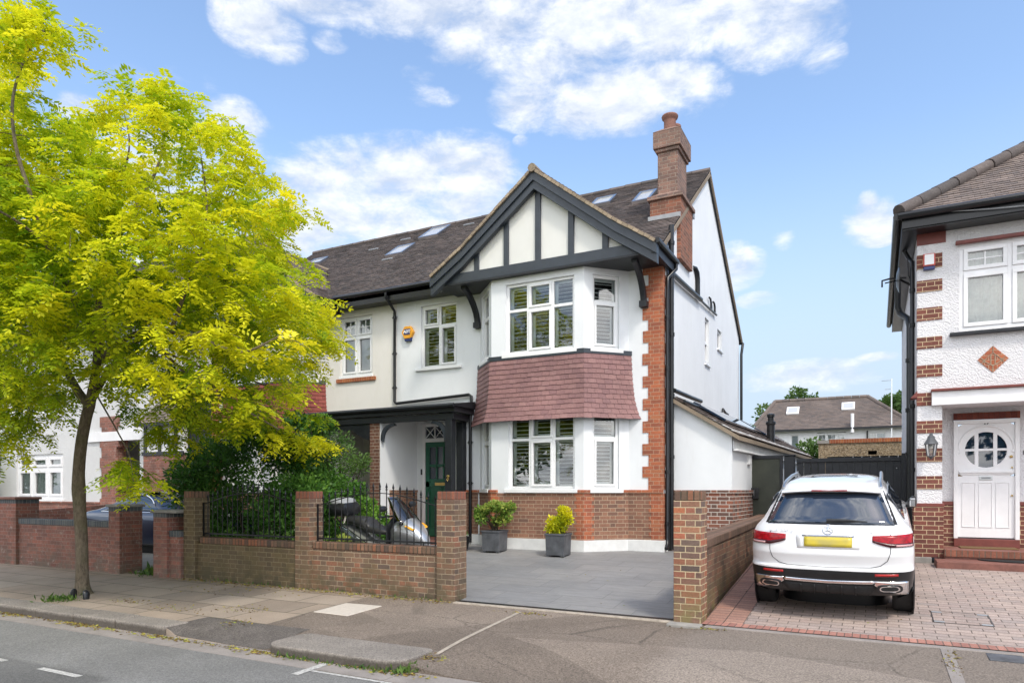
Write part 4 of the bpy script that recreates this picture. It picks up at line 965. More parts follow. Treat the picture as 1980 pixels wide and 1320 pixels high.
# ================================================================== right-hand house
rh = thing('detached_house', 'white roughcast house numbered 49 with striped brick corner pier and round-windowed door', 'house', (2.2, 13.2, .4))
w_ = MB()
w_.wall((.60, 13.2, 3.14), (1,0,0), 7.0, 2.72, [(.58, 2.6, .96, 2.33)], .12)
w_.wall((.60, 21, .36), (0,-1,0), 7.8, 5.5, (), .1)            # left flank (faces the drive)
w_.poly([(.95, 13.9, .4),(5.0, 13.9, .4),(5.0,13.9,2.82),(.95,13.9,2.82)]) if False else None
w_.wall((.95, 13.9, .5), (1,0,0), 4.0, 2.7, [(.21, 1.12, .0, 2.24)], .1)
w_.poly([(.95,13.2,.4),(.95,13.9,.4),(.95,13.9,3.2),(.95,13.2,3.2)][::-1]); w_.poly([(.60,13.2,2.93),(7.6,13.2,2.93),(7.6,13.9,2.93),(.60,13.9,2.93)])
w_.box(3.6, 7.6, 13.2, 13.9, .3, 2.93)
w_.wall((.60, 13.2, 1.30), (1,0,0), .35, 1.84, (), .05)
w_.build('wall', 'roughcast', rh)
pb = MB()
for (z0, z1) in ((4.79,4.98),(4.32,4.53),(3.86,4.05),(3.40,3.59),(2.93,3.14),(2.48,2.68),(2.01,2.23),(5.17,5.40) ,(1.565,1.78),):
    pb = MB(); pb.box(.592, .95, 13.188, 13.3, z0, z1); pb.build('brick_band', 'maroon_brick', rh)

tp = MB(); tp.box(.594, 1.0, 13.186, 13.3, 5.56, 5.80); tp.build('red_band', 'red_paint', rh)
for b_ in ((.545, .965, 13.15, 13.6, .46, 1.28), (.966, 1.16, 13.86, 13.9, .55, 1.30), (2.07, 3.6, 13.86, 13.9, .55, 1.30), (.555, .60, 13.6, 20.9, .46, 1.28)): bp = MB(); bp.box(*b_); bp.build('brick_plinth', 'maroon_brick', rh, bevel=.003)
for b_ in ((.535, .975, 13.14, 13.6, 1.28, 1.335), (.976, 1.16, 13.845, 13.9, 1.30, 1.36), (2.07, 3.6, 13.845, 13.9, 1.30, 1.36)): bc = MB(); bc.box(*b_); bc.build('plinth_capping', 'red_paint', rh, bevel=.006)
bc = MB(); bc.prism([(.50,13.17,3.06),(.60,13.17,3.06),(.60,13.17,3.18)], (0,.25,0)); bc.build('brick_nib', 'red_paint', rh, bevel=.006)
cb = MB(); cb.box(.52, .80, 13.12, 13.6, .22, .46); cb.box(.53, .6, 13.6, 20.9, .22, .46); cb.build('concrete_base', 'concrete', rh, bevel=.012)
bm = MB(); bm.box(.80, 4.5, 13.10, 13.22, 2.92, 3.14); bm.build('porch_beam', 'white_paint', rh, bevel=.006)
for b_ in ((.79, 4.5, 13.05, 13.22, 3.142, 3.18), (1.13, 4.0, 13.11, 13.2, 5.48, 5.53)): rb = MB(); rb.box(*b_); rb.build('red_drip_mould', 'red_paint', rh, bevel=.006)
bs = MB(); bs.box(1.05, 4.0, 13.10, 13.2, 4.02, 4.07); bs.build('black_sill', 'black_timber', rh, bevel=.006)
window(rh, (1.18, 13.2, 4.10), (1,0,0), 2.02, 1.37, (1,1,1), (.68,), {(0,0),(1,0),(2,0),(0,1),(1,1),(2,1)}, {(0,1):(2,2),(1,1):(2,2),(2,1):(2,2)}, blind='net', recess=.02, frame=.06, mat='white_paint', sash_w=.06)
dm = MB(); cx_, cz_ = 1.63, 3.61; h_ = .205
dm.prism([(cx_, 13.203, cz_-h_*1.03), (cx_+h_, 13.203, cz_), (cx_, 13.203, cz_+h_*1.03), (cx_-h_, 13.203, cz_)], (0, -.012, 0)); dmo = dm.build('diamond_panel', 'orange_brick', rh)
dj = MB()
def jt(a, b, r=.008): dj.tube([(cx_+a[0]*h_, 13.192, cz_+a[1]*h_), (cx_+b[0]*h_, 13.192, cz_+b[1]*h_)], r, 5)
for a, b in (((0,1),(0,.5)),((0,-1),(0,-.5)),((0,.5),(-.62,-.1)),((0,.5),(.62,-.1)),((-.62,-.1),(0,-.5)),((.62,-.1),(0,-.5)),((-.14,.36),(-.14,-.38)),((.14,.36),(.14,-.38)),((-.72,-.28),(-.45,.05)),((.72,-.28),(.45,.05)),((-.8,.18),(-.5,-.12)),((.8,.18),(.5,-.12))): jt(a, b)
dj.build('diamond_joints', 'verge_mortar', dmo)
# roof: hipped, eaves 0.25 m out
rf = MB(); ez = 6.0; k = .74; ex_, ey_ = .35, 12.82
def hz(d): return ez+k*d-(.10 if False else 0)
W2 = 5.2
A, B, C_, D_ = Vector((ex_, ey_, ez)), Vector((ex_+2*W2, ey_, ez)), Vector((ex_+2*W2, ey_+2*W2-.4, ez)), Vector((ex_, ey_+2*W2-2.2, ez))
yb = 21.0; C_ = Vector((ex_+2*W2, yb, ez)); D_ = Vector((ex_, yb, ez)); hw_ = (yb-ey_)/2; R1 = Vector((ex_+hw_, ey_+hw_, ez+k*hw_)); R2 = Vector((ex_+2*W2-hw_, ey_+hw_, ez+k*hw_))
rf.add([A, B, C_, D_, R1, R2], [[0,1,5,4],[1,2,5],[2,3,4,5],[3,0,4]], 1)
rf.add([A-Z*.05, B-Z*.05, C_-Z*.05, D_-Z*.05], [[3,2,1,0]], 1)
tiles(rf, A, (1,0,0), Vector((0,1,k)).normalized(), 2*W2, hw_*math.sqrt(1+k*k), expo=.11, tw=.17, lift=.02, clip=lambda P: (P.x-ex_) > (P.y-ey_)-.05)
tiles(rf, D_, (0,-1,0), Vector((1,0,k)).normalized(), yb-ey_, hw_*math.sqrt(1+k*k), expo=.11, tw=.17, lift=.02, clip=lambda P: (P.y-ey_) > (P.x-ex_)-.05 and (yb-P.y) > (P.x-ex_))
rf.build('roof', ['roof_tiles_light', 'black_timber'], rh)
hr = MB(); ridge(hr, A+Z*.03-Vector((.03,.03,0)), R1+Z*.05, .11, 10); ridge(hr, R1+Z*.05, R2+Z*.05, .11, 10); hr.build('hip_tiles', 'roof_tiles', rh, smooth=True)
gu = MB(); gu.tube([(ex_-.04, ey_-.05, ez-.05), (9.5, ey_-.05, ez-.03)], .058, 10); gu.tube([(ex_-.05, ey_-.04, ez-.05), (ex_-.05, yb, ez-.08)], .058, 10)
gu.box(ex_+.02, 9.5, ey_+.01, ey_+.04, ez-.24, ez-.05); gu.box(ex_+.02, ex_+.05, ey_+.04, yb, ez-.24, ez-.05); gu.box(ex_+.02, 9.5, ey_+.04, 13.2, ez-.26, ez-.24); gu.box(ex_+.02, .6, 13.2, yb, ez-.26, ez-.24)
gu.build('gutter', 'gutter_black', rh)
drainpipe(rh, [(.36, 14.9, 5.45), (.36, 14.9, 4.98), (.40, 14.9, 4.86), (.52, 14.7, 4.70), (.54, 14.5, 4.52), (.54, 14.5, .4)], .055, [((.54, 14.5, z), (-1,0,0)) for z in (3.9, 3.0, 2.2)], name='soil_pipe')
drainpipe(rh, [(.42, 14.0, 5.78), (.50, 14.0, 5.62), (.555, 13.85, 5.5), (.555, 13.85, .4)], .036, [((.555, 13.85, z), (-1,0,0)) for z in (5.0, 4.4, 3.0, 1.9)])
sdh = MB(); c0 = Vector((.36, 14.1, 5.28)); sdh.lathe([(.0, -.05), (.12, -.04), (.22, 0), (.225, .012), (.12, -.02), (.0, -.03)], c0, 'x', 24, caps=False); sdh.tube([c0, c0+Vector((-.22, -.08, -.05))], .012, 6); sdh.tube([c0+Vector((.02,0,0)), (.6, 14.1, 5.12)], .02, 6); sdh.tube([(.6,14.05,5.1),(.5,13.95,5.3),(.48,13.7,5.5),(.42,13.5,5.62)], .008, 5); sdh.build('satellite_dish', 'gutter_black', rh, smooth=True)
ax = MB(); ax.tube([(.5, 14.85, 5.5), (.22, 14.85, 5.52), (.10, 14.85, 5.5), (.10, 14.85, 5.38)], .018, 6); ax.build('wall_bracket', 'gutter_black', rh)
ab = MB(); ab.box(.68, .85, 13.12, 13.2, 5.19, 5.39); abo = ab.build('alarm_box', 'alarm_red', rh, bevel=.008)
a2 = MB(); a2.box(.70, .83, 13.111, 13.121, 5.21, 5.375); a2.build('alarm_panel', 'white_paint', abo); a3 = MB(); a3.box(.685, .845, 13.13, 13.2, 5.135, 5.189); a3.build('alarm_lamp', 'alarm_blue', abo, bevel=.006)
cbl = MB(); cbl.tube([Vector((.9+5*t, 12.79-.0*t, 5.92-.55*t*(1-t)*1.4+.12*t)) for t in [k/14 for k in range(15)]], .008, 5); cbl.build('cable', 'lead', rh)
# door set back in the porch
df = MB(); x0, x1, z0, z1, y = 1.16, 2.07, .74, 2.72, 13.86
df.box(x0, x0+.06, y-.04, y+.08, z0, z1); df.box(x1-.06, x1, y-.04, y+.08, z0, z1); df.box(x0+.06, x1-.06, y-.04, y+.08, z1-.06, z1); df.build('door_frame', 'white_paint', rh, bevel=.005)
dl = MB(); dl.box(x0-.005, x1+.005, y-.05, y, 2.725, 2.84); dl.build('brick_lintel', 'soldier_maroon', rh, bevel=.004)
d_ = MB(); a, b = x0+.06, x1-.06; cxd, czd, rx, rz = (a+b)/2, 2.22, .292, .295
n = 40; o_pts = []; i_pts = []
for q in range(n):
    t = 2*math.pi*q/n; i_pts.append((cxd+rx*math.cos(t), y, czd+rz*math.sin(t)))
    c, s_ = math.cos(t), math.sin(t); m_ = max(abs(c)/((b-a)/2), abs(s_)/.44); o_pts.append((cxd+c/m_, y, czd+s_/m_))
d_.add(o_pts+i_pts+[(p[0], y+.03, p[2]) for p in i_pts], [[q, (q+1) % n, n+(q+1) % n, n+q] for q in range(n)]+[[n+q, n+(q+1) % n, 2*n+(q+1) % n, 2*n+q] for q in range(n)])
d_.box(a, b, y, y+.045, z0+.02, czd-.44); d_.box(a, b, y+.03, y+.045, czd-.44, z1-.06) if False else None
d_.box(cxd-.13-.028, cxd-.13+.028, y+.002, y+.025, czd-.27, czd+.27); d_.box(cxd+.13-.028, cxd+.13+.028, y+.002, y+.025, czd-.27, czd+.27); d_.box(cxd-.29, cxd+.29, y+.001, y+.024, czd-.02, czd+.02)
for (r0, r1) in ((.36, .40),):
    arc = [(cxd+.385*math.cos(math.pi*q/20), y-.004, czd+.395*math.sin(math.pi*q/20)) for q in range(21)]; d_.tube(arc, .018, 6)
d_.box(cxd-.40, cxd-.355, y-.02, y, czd-.05, czd+.0); d_.box(cxd+.355, cxd+.40, y-.02, y, czd-.05, czd+.0)
d_.box(a+.02, b-.02, y-.035, y, 1.835, 1.87); d_.box(a+.03, b-.03, y-.02, y, 1.81, 1.834)
for q in range(3):
    xa = a+.06+q*.235; d_.obox((xa, y-.012, .93), (.19,0,0), (0,.012,0), (0,0,.78)) if False else None
    for (u0, u1, v0, v1) in ((0, .19, 0, .012), (0, .19, .738, .75), (0, .012, .012, .738), (.178, .19, .012, .738)): d_.box(xa+u0, xa+u1, y-.010, y+.002, .93+v0, .93+v1)
do = d_.build('front_door', 'white_paint', rh, bevel=.003, bseg=1)
gl = MB(); gl.add([(cxd+rx*math.cos(2*math.pi*q/n), y+.028, czd+rz*math.sin(2*math.pi*q/n)) for q in range(n)], [list(range(n))]); gl.build('pane', 'car_glass', do)
lp = MB(); lp.box(cxd-.095, cxd+.095, y-.012, y+.002, 1.715, 1.785); lp.build('letter_plate', 'steel', do, bevel=.004); lp = MB(); lp.box(cxd-.065, cxd+.065, y-.016, y-.010, 1.735, 1.765); lp.build('letter_flap', 'lead', do)
kn = MB(); 
for (x, z, r) in ((b-.05, 2.10, .022), (b-.04, 1.92, .014), (b-.04, 1.46, .016)): kn.lathe([(r, 0), (r, -.02), (r*.5, -.03), (0, -.031)], (x, y, z), 'y', 12)
kn.build('door_furniture', 'brass', do, smooth=True)
bb = MB(); bb.box(2.13, 2.155, 13.88, 13.9, 2.13, 2.2); bb.build('doorbell', 'black_plastic', rh, bevel=.004)
th = MB(); th.box(x0, x1, 13.80, 13.95, .60, .74); th.build('threshold', 'red_paint', rh, bevel=.008)
text_mesh('house_number', '49', .10, 'black_plastic', rh, (1.615, 13.845, 2.675), bold=True)
# lantern on the pier
ln = MB(); lc = Vector((.785, 13.03, 2.30))
ln.lathe([(.0, .17), (.02, .16), (.028, .13), (.05, .115), (.055, .08), (.10, .0), (.105, -.012), (.085, -.015)], lc, seg=10); ln.lathe([(.055, -.20), (.06, -.205), (.03, -.225), (.012, -.25), (.0, -.255)], lc, seg=8)
for q in range(6):
    t = 2*math.pi*q/6; c, s_ = math.cos(t), math.sin(t); ln.tube([lc+Vector((.085*c, .085*s_, -.012)), lc+Vector((.055*c, .055*s_, -.205))], .006, 5)
ln.tube([lc+Vector((0, .06, .03)), lc+Vector((0, .12, .05)), lc+Vector((0, .16, .0))], .012, 6); ln.lathe([(.035, 0), (.035, -.015)], (.785, 13.19, 2.30), 'y', 12)
lo = ln.build('wall_lantern', 'lead_planter', rh, smooth=True, angle=30); lg = MB(); lg.lathe([(.08, -.015), (.053, -.20)], lc, seg=6, caps=False); lg.build('lantern_glass', 'lantern_glass', lo)
# steps up to the door
steps = MB(); steps.box(.965, 5, 12.98, 13.86, .30, .60)
so = steps.build('door_step', 'step_red', rh, bevel=.012); se = MB(); se.box(.965, 5, 12.955, 12.98, .50, .603); se.build('step_edging', 'soldier_red', rh)
s2 = MB(); s2.box(.82, 5, 12.42, 12.955, .2, .462); s2.build('lower_step', 'step_red', rh, bevel=.012)
mt = MB(); pts = [(1.40+.62+.62*math.cos(math.pi+math.pi*q/18), 12.94+.34*math.sin(math.pi+math.pi*q/18), .464) for q in range(19)]
mt.prism(pts, (0, 0, .016)); m_ = mt.build('door_mat', 'door_mat'); set_tags(m_, 'black half-moon doormat on the red brick step', 'doormat')
mt = MB(); mt.box(1.22, 2.0, 13.40, 13.78, .602, .618); m_ = mt.build('coir_mat', 'coir_mat', bevel=.004); set_tags(m_, 'brown coir mat against the white door with the round window', 'doormat')

# ================================================================== gates between the houses
sg = thing('side_gate', 'narrow dark green-black side gate with a lock box, against the white extension', 'gate', (-2.1, 15.5, .36))
f = MB(); f.box(-2.42, -2.36, 15.47, 15.53, .40, 2.28); f.box(-1.79, -1.73, 15.47, 15.53, .40, 2.28); f.box(-2.36, -1.79, 15.47, 15.53, 2.21, 2.28); f.box(-2.36, -1.79, 15.47, 15.53, .40, .5); f.build('gate_frame', 'black_timber', sg, bevel=.006)
plain('gate_panel', (.045,.050,.034), .55, .2, 5)
f = MB(); f.box(-2.36, -1.79, 15.49, 15.51, .5, 2.21); f.build('panel', 'gate_panel', sg)
f = MB(); f.box(-2.38, -2.20, 15.40, 15.47, 1.36, 1.60); lk = f.build('lock_box', 'black_plastic', sg, bevel=.01); f = MB(); f.tube([(-2.29, 15.395, 1.43), (-2.29, 15.36, 1.45), (-2.29, 15.36, 1.53), (-2.29, 15.395, 1.55)], .010, 6); f.build('handle', 'steel', lk)
dg = thing('driveway_gate', 'wide black boarded gate across the shared drive behind the white car', 'gate', (-.5, 15.6, .36))
f = MB(); f.box(-1.70, -1.50, 15.44, 15.64, .36, 2.26); f.prism([(-1.72,15.42,2.26),(-1.48,15.42,2.26),(-1.48,15.66,2.26),(-1.72,15.66,2.26)], (0,0,.03)); f.build('post', 'black_timber', dg, bevel=.01)
f = MB(); f.box(.44, .535, 15.46, 15.60, .36, 2.27); f.build('post', 'black_timber', dg, bevel=.01)
f = MB()
nb = 14
for q in range(nb):
    xa = -1.46+q*(1.90/nb); f.box(xa, xa+1.90/nb-.006, 15.53, 15.56, .45, 2.12)
f.build('boards', 'black_timber', dg, bevel=.003, bseg=1)
f = MB(); f.box(-1.47, .43, 15.50, 15.58, 2.12, 2.20); f.build('top_rail', 'black_timber', dg, bevel=.006)
f = MB(); 
for (x, z) in ((-1.44, 1.93), (.36, 1.98)): f.lathe([(.012, 0), (.016, -.01), (.008, -.02), (0, -.021)], (x, 15.53, z), 'y', 8)
f.build('bolt_heads', 'steel', dg)

# ================================================================== beyond the gates
ga = thing('garage', 'low pebbledash garage with a red brick parapet behind the black gate', 'garage', (0, 24, .36))
f = MB(); f.wall((-1.62, 24, .3), (1,0,0), 5.0, 2.72, [(.25, 3.2, 0, 2.30)], .1); f.wall((-1.62, 30, .3), (0,-1,0), 6.0, 2.72, (), .1); f.poly([(-1.62,24,3.0),(3.4,24,3.0),(3.4,30,3.0),(-1.62,30,3.0)]); f.build('wall', 'pebbledash', ga)
f = MB(); f.box(-1.30, 3.4, 23.97, 24.12, 3.02, 3.14); f.build('brick_parapet', 'soldier_orange', ga); f = MB(); f.box(-1.66, -1.31, 23.96, 24.14, 3.02, 3.12); f.build('parapet_end', 'concrete', ga)
f = MB(); 
for q in range(12): f.box(-1.37+q*.246, -1.37+q*.246+.238, 24.05, 24.08, .36, 2.62)
f.build('garage_door', 'black_timber', ga); f = MB(); f.box(-.22, .02, 24.0, 24.06, 2.64, 2.76); f.build('lamp_plate', 'white_paint', ga)
fh = thing('far_house', 'distant white house with long brown hipped roof and two rooflights beyond the garden', 'house', (-2.5, 45, .4))
f = MB(); f.wall((-5.9, 45.3, .3), (1,0,0), 9.0, 4.95, [(2.75, 4.35, 2.9, 4.68), (5.42, 6.42, 3.3, 4.58), (1.3, 1.75, 2.9, 4.6)], .15); f.wall((-5.9, 52, .3), (0,-1,0), 6.7, 4.95, (), .15); f.build('wall', 'white_paint', fh)
f = MB(); e = 5.2; A, B, C_, D_ = Vector((-6.9, 44.9, e)), Vector((2.0, 44.9, e)), Vector((2.0, 52.4, e)), Vector((-6.9, 52.4, e)); R1, R2 = Vector((-5.75, 47.3, 7.20)), Vector((-.45, 47.3, 7.20))
f.add([A, B, C_, D_, R1, R2], [[0,1,5,4],[1,2,5],[2,3,4,5],[3,0,4]], 1)
Vf = Vector((0, 2.4, 2.0)).normalized(); tiles(f, A, (1,0,0), Vf, 8.9, (Vector((0, 2.4, 2.0))).length, expo=.14, tw=.22, lift=.025, clip=lambda P: (P.x+6.9)/1.15 > (P.y-44.9)/2.4 and (2.0-P.x)/2.45 > (P.y-44.9)/2.4)
f.build('roof', ['far_tiles', 'roof_tiles'], fh)
f = MB(); ridge(f, R1+Z*.03, R2+Z*.03, .12); ridge(f, R2+Z*.03, B, .12); ridge(f, R1+Z*.03, A, .12); f.build('ridge_tiles', 'far_tiles', fh)
f = MB(); f.box(-6.8, 2.0, 44.82, 44.92, 5.10, 5.2); f.tube([(.15-.6, 45.2, 5.0), (.15-.6, 45.2, .4)], .05, 6); f.build('gutter', 'black_timber', fh)
f = MB(); f.tube([(-1.22, 44.9, 4.9), (-1.22, 44.9, 6.0)], .09, 8); f.build('vent_pipe', 'white_paint', fh)
window(fh, (-3.15, 45.3, 3.2), (1,0,0), 1.6, 1.75, (1,1,1), (.6,), {(0,0),(2,0),(0,1),(1,1),(2,1)}, {(0,1):(2,2),(1,1):(2,2),(2,1):(2,2)}, blind='net', frame=.08)
window(fh, (-.48, 45.3, 3.6), (1,0,0), 1.0, 1.3, (1,1), (.6,), {(0,0),(1,0)}, {(0,1):(1,2)}, blind='net', frame=.08)
window(fh, (-4.6, 45.3, 3.2), (1,0,0), .45, 1.7, (1,), (), (), blind='roller', frame=.06)
for (u, v0) in ((1.95, 1.75), (5.05, 1.95)):
    q = A+Vector((1,0,0))*u+Vf*(v0-.2); N_ = Vector((1,0,0)).cross(Vf); m_ = MB(); m_.obox(q, Vector((.72,0,0)), Vf*.75, N_*.12); ro = m_.build('rooflight', 'white_paint', fh, bevel=.02); m_ = MB(); m_.poly([q+Vector((.09,0,0))+Vf*.09+N_*.125, q+Vector((.63,0,0))+Vf*.09+N_*.125, q+Vector((.63,0,0))+Vf*.66+N_*.125, q+Vector((.09,0,0))+Vf*.66+N_*.125]); m_.build('pane', 'rooflight_glass', ro)
m_ = MB(); m_.tube([(.78, 45.0, 3.5), (.78, 45.0, 7.9)], .035, 6)
for z, L in ((7.8, .5), (7.3, .35)): m_.tube([(.78-L, 45.0, z), (.8, 45.0, z)], .018, 5)
m_.build('aerial_mast', 'steel', fh)
# ================================================================== house at the far left, mostly behind the street tree
lh = thing('roughcast_house', 'grey-white roughcast house behind the street tree trunk, with curtained three-light windows', 'house', (-22, 12.5, .2))
y = 12.5
f = MB(); f.wall((-30, y, .1), (1,0,0), 9.7, 6.6, [(5.17, 7.77, 1.16, 2.58), (4.8, 7.72, 3.8, 5.5)], .12); f.wall((-20.3, y, 3.0), (1,0,0), 2.2, 3.7, (), .12); f.wall((-20.3, y+.9, .1), (1,0,0), 2.2, 2.9, [(.95, 1.55, 0, 2.25)], .1)
f.wall((-18.1, y, .1), (0,1,0), 9, 6.6, (), .12); f.poly([(-20.3, y, .1), (-20.3, y+.9, .1), (-20.3, y+.9, 3.0), (-20.3, y, 3.0)][::-1]); f.poly([(-20.3,y,3.0),(-18.1,y,3.0),(-18.1,y+.9,3.0),(-20.3,y+.9,3.0)])
f.wall((-18.5, y, .1), (1,0,0), .4, 2.9, (), .1)
f.build('wall', 'old_roughcast', lh)
f = MB(); f.box(-30, -20.3, y-.03, y, .1, 1.15); f.box(-30, -20.3, y-.06, y, 1.152, 1.2); f.build('brick_plinth', 'old_red_brick', lh)
f = MB(); 
for k in range(12):
    wd = .09 if k % 2 else 0; f.box(-20.2-wd, -19.5+wd, y-.05, y+.25, .1+k*.30, .1+k*.30+.298)
f.build('brick_quoin', 'old_red_brick', lh)
f = MB(); f.box(-20.9, -17.9, y-.06, y-.001, 2.98, 3.25); f.build('porch_beam', 'white_paint', lh)
f = MB(); f.box(-19.38, -18.72, y+.86, y+.92, .15, 2.4); f.build('front_door', 'black_timber', lh)
window(lh, (-24.83, y, 1.26), (1,0,0), 2.6, 1.42, (1,1,1), (.68,), {(0,0),(1,0),(2,0),(0,1),(1,1),(2,1)}, blind='net', frame=.10, mat='white_paint', sill=('white_paint', .06, .06, .06), recess=.04, sash_w=.08)
window(lh, (-25.2, y, 3.9), (1,0,0), 2.92, 1.7, (1,1,1,1), (.68,), {(0,0),(1,0),(2,0),(3,0)}, {(0,1):(2,2),(1,1):(2,2),(2,1):(2,2),(3,1):(2,2)}, blind='net', frame=.09, mat='white_paint', sill=('white_paint', .06, .06, .06))
f = MB(); sl = .8; f.prism([(-30.5, y-.4, 6.45), (-30.5, y+4.2, 6.45+4.6*sl), (-30.5, y+9, 6.45), (-30.5, y+9, 6.37), (-30.5, y+4.2, 6.37+4.6*sl), (-30.5, y-.4, 6.37)], (12.7, 0, 0), 1)
tiles(f, (-30.5, y-.42, 6.45), (1,0,0), Vector((0,1,sl)).normalized(), 12.7, 4.6*math.sqrt(1+sl*sl), expo=.13, tw=.2); f.build('roof', ['roof_tiles', 'black_timber'], lh)
f = MB(); f.tube([(-30.5, y-.46, 6.40), (-17.9, y-.46, 6.40)], .06, 8); f.box(-30.5, -17.9, y-.36, y-.32, 6.2, 6.4); f.build('gutter', 'gutter_black', lh)
# half-timbered garage wing beside it
gw = thing('garage_wing', 'low red brick garage with black and white timbering beside the cream house', 'garage', (-17.3, 12.4, .2))
f = MB(); f.wall((-18.05, 12.3, .1), (1,0,0), 1.65, 2.45, (), .12); f.wall((-16.4, 12.3, .1), (0,1,0), 5, 2.45, (), .12); f.build('wall', 'old_red_brick', gw)
f = MB(); f.box(-18.05, -16.36, 12.32, 12.42, 2.551, 3.4); f.build('gable', 'white_paint', gw)
f = MB()
for x in (-18.03, -17.42, -16.75): f.box(x, x+.11, 12.29, 12.33, 2.601, 3.4)
f.box(-18.1, -16.37, 12.28, 12.33, 2.50, 2.60); f.build('timber_framing', 'black_timber', gw)
f = MB(); Vr = Vector((0, 1, .8)).normalized(); f.prism([(-18.09, 12.05, 3.36), (-18.09, 14.6, 5.40), (-18.09, 14.6, 5.30), (-18.09, 12.05, 3.28)], (1.72, 0, 0), 1); tiles(f, (-18.09, 12.03, 3.36), (1,0,0), Vr, 1.72, 3.2, expo=.13, tw=.2); f.build('roof', ['roof_tiles_light', 'black_timber'], gw)

# ================================================================== street walls
def pier(mb, x0, x1, y0, y1, z0, z1, mi=0): mb.box(x0, x1, y0, y1, z0, z1, mi)
fw = thing('front_garden_wall', 'brown brick garden wall with three tall piers in front of the scooter and hedge', 'wall', (-7.9, 8.3, 0))
f = MB(); f.box(-10.72, -8.05, 8.22, 8.44, -.12, .62); f.box(-10.76, -10.3, 8.21, 8.2101, 0, .1) if False else None
f.build('wall', 'mossy_brick', fw, bevel=.004, bseg=1, label='moss-stained left half of the wall')
f = MB(); f.box(-7.98, -5.46, 8.22, 8.44, -.12, .63); f.build('wall', 'stock_brick', fw, bevel=.004, bseg=1)
f = MB(); f.box(-10.5, -8.12, 8.205, 8.455, .622, .725); f.box(-7.86, -5.47, 8.205, 8.455, .632, .735); f.build('coping', 'soldier_stock', fw, bevel=.012)
def tall_pier(x0, x1, mat, capm, z1=1.53):
    f = MB(); f.box(x0, x1, 8.16, 8.48, -.12, z1-.115); p_ = f.build('pier', mat, fw, bevel=.004, bseg=1)
    f = MB(); f.box(x0+.004, x1-.004, 8.164, 8.476, z1-.114, z1); f.build('pier_cap', capm, p_, bevel=.008)
tall_pier(-10.86, -10.57, 'mossy_brick', 'soldier_stock'); tall_pier(-8.19, -7.89, 'stock_brick', 'soldier_red'); tall_pier(-5.49, -5.19, 'stock_brick', 'soldier_red')
def railing(x0, x1, n, label):
    rl = thing('iron_railing', label, 'railing', (x0, 8.33, .74), group='black iron railings on the brown garden wall')
    y = 8.33; f = MB(); f.box(x0, x1, y-.012, y+.012, .775, .80)
    tz = lambda t: 1.315+.19*max(0.0, math.cos((t-.5)*math.pi*1.06))**1.1
    pts = [Vector((x0+(x1-x0)*k/30, y, tz(k/30))) for k in range(31)]
    for a, b in zip(pts, pts[1:]): f.obox(a+Vector((0,-.014,-.006)), b-a, (0,.028,0), (0,0,.012))
    f.box(x0, x0+.022, y-.011, y+.011, .74, 1.33); f.box(x1-.022, x1, y-.011, y+.011, .74, 1.33)
    f.build('rail', 'gutter_black', rl, label=None)
    for k in range(n):
        t = (k+1)/(n+1); x = x0+(x1-x0)*t; zt = tz(t)
        b = MB(); b.tube([(x, y, .745), (x, y, zt+.05)], .0085, 6); b.lathe([(.008, .0), (.018, .01), (.018, .02), (.008, .028), (.020, .052), (.010, .085), (.0, .125)], (x, y, zt+.045), seg=6)
        b.build('bar', 'gutter_black', rl)
    for xx in (x0+.25*(x1-x0)*.3, x0+.86*(x1-x0)):
        b = MB(); b.tube([(xx, y, .70), (xx, y, .78)], .009, 6); b.build('foot', 'gutter_black', rl)
railing(-10.56, -8.20, 18, 'black iron railing in front of the dark hedge, left of two on the wall')
railing(-7.88, -5.50, 18, 'black iron railing in front of the parked scooter, right of two on the wall')

gp = thing('boundary_wall', 'low dark brick wall with a tall multicoloured pier between the two driveways', 'wall', (-2, 8.3, 0))
f = MB(); f.box(-2.11, -1.79, 8.10, 8.42, -.12, 1.425); p_ = f.build('pier', 'gate_brick', gp, bevel=.005, bseg=1)
f = MB(); f.box(-2.105, -1.795, 8.105, 8.415, 1.427, 1.54); f.build('pier_cap', 'soldier_stock', p_, bevel=.010)
f = MB(); L = 15.3
f.add([(-2.09,8.42,-.12),(-1.84,8.42,-.12),(-1.92,L,.2),(-2.17,L,.2),(-2.09,8.42,.83),(-1.84,8.42,.83),(-1.92,L,.93),(-2.17,L,.93)], [[3,2,1,0],[4,5,6,7],[0,1,5,4],[1,2,6,5],[2,3,7,6],[3,0,4,7]])
f.build('wall', 'dwarf_brick', gp)
f = MB(); f.add([(-2.11,8.42,.832),(-1.82,8.42,.832),(-1.90,L,.932),(-2.19,L,.932),(-2.11,8.42,.945),(-1.82,8.42,.945),(-1.90,L,1.045),(-2.19,L,1.045)], [[3,2,1,0],[4,5,6,7],[0,1,5,4],[1,2,6,5],[2,3,7,6],[3,0,4,7]])
brick('soldier_dwarf', [(.19,.115,.08),(.13,.085,.062),(.22,.13,.09),(.15,.10,.075)], (.11,.085,.062), .010, 'soldier', stain=(.075,.058,.045), stain_amt=.5)
f.build('coping', 'soldier_dwarf', gp, bevel=.014)

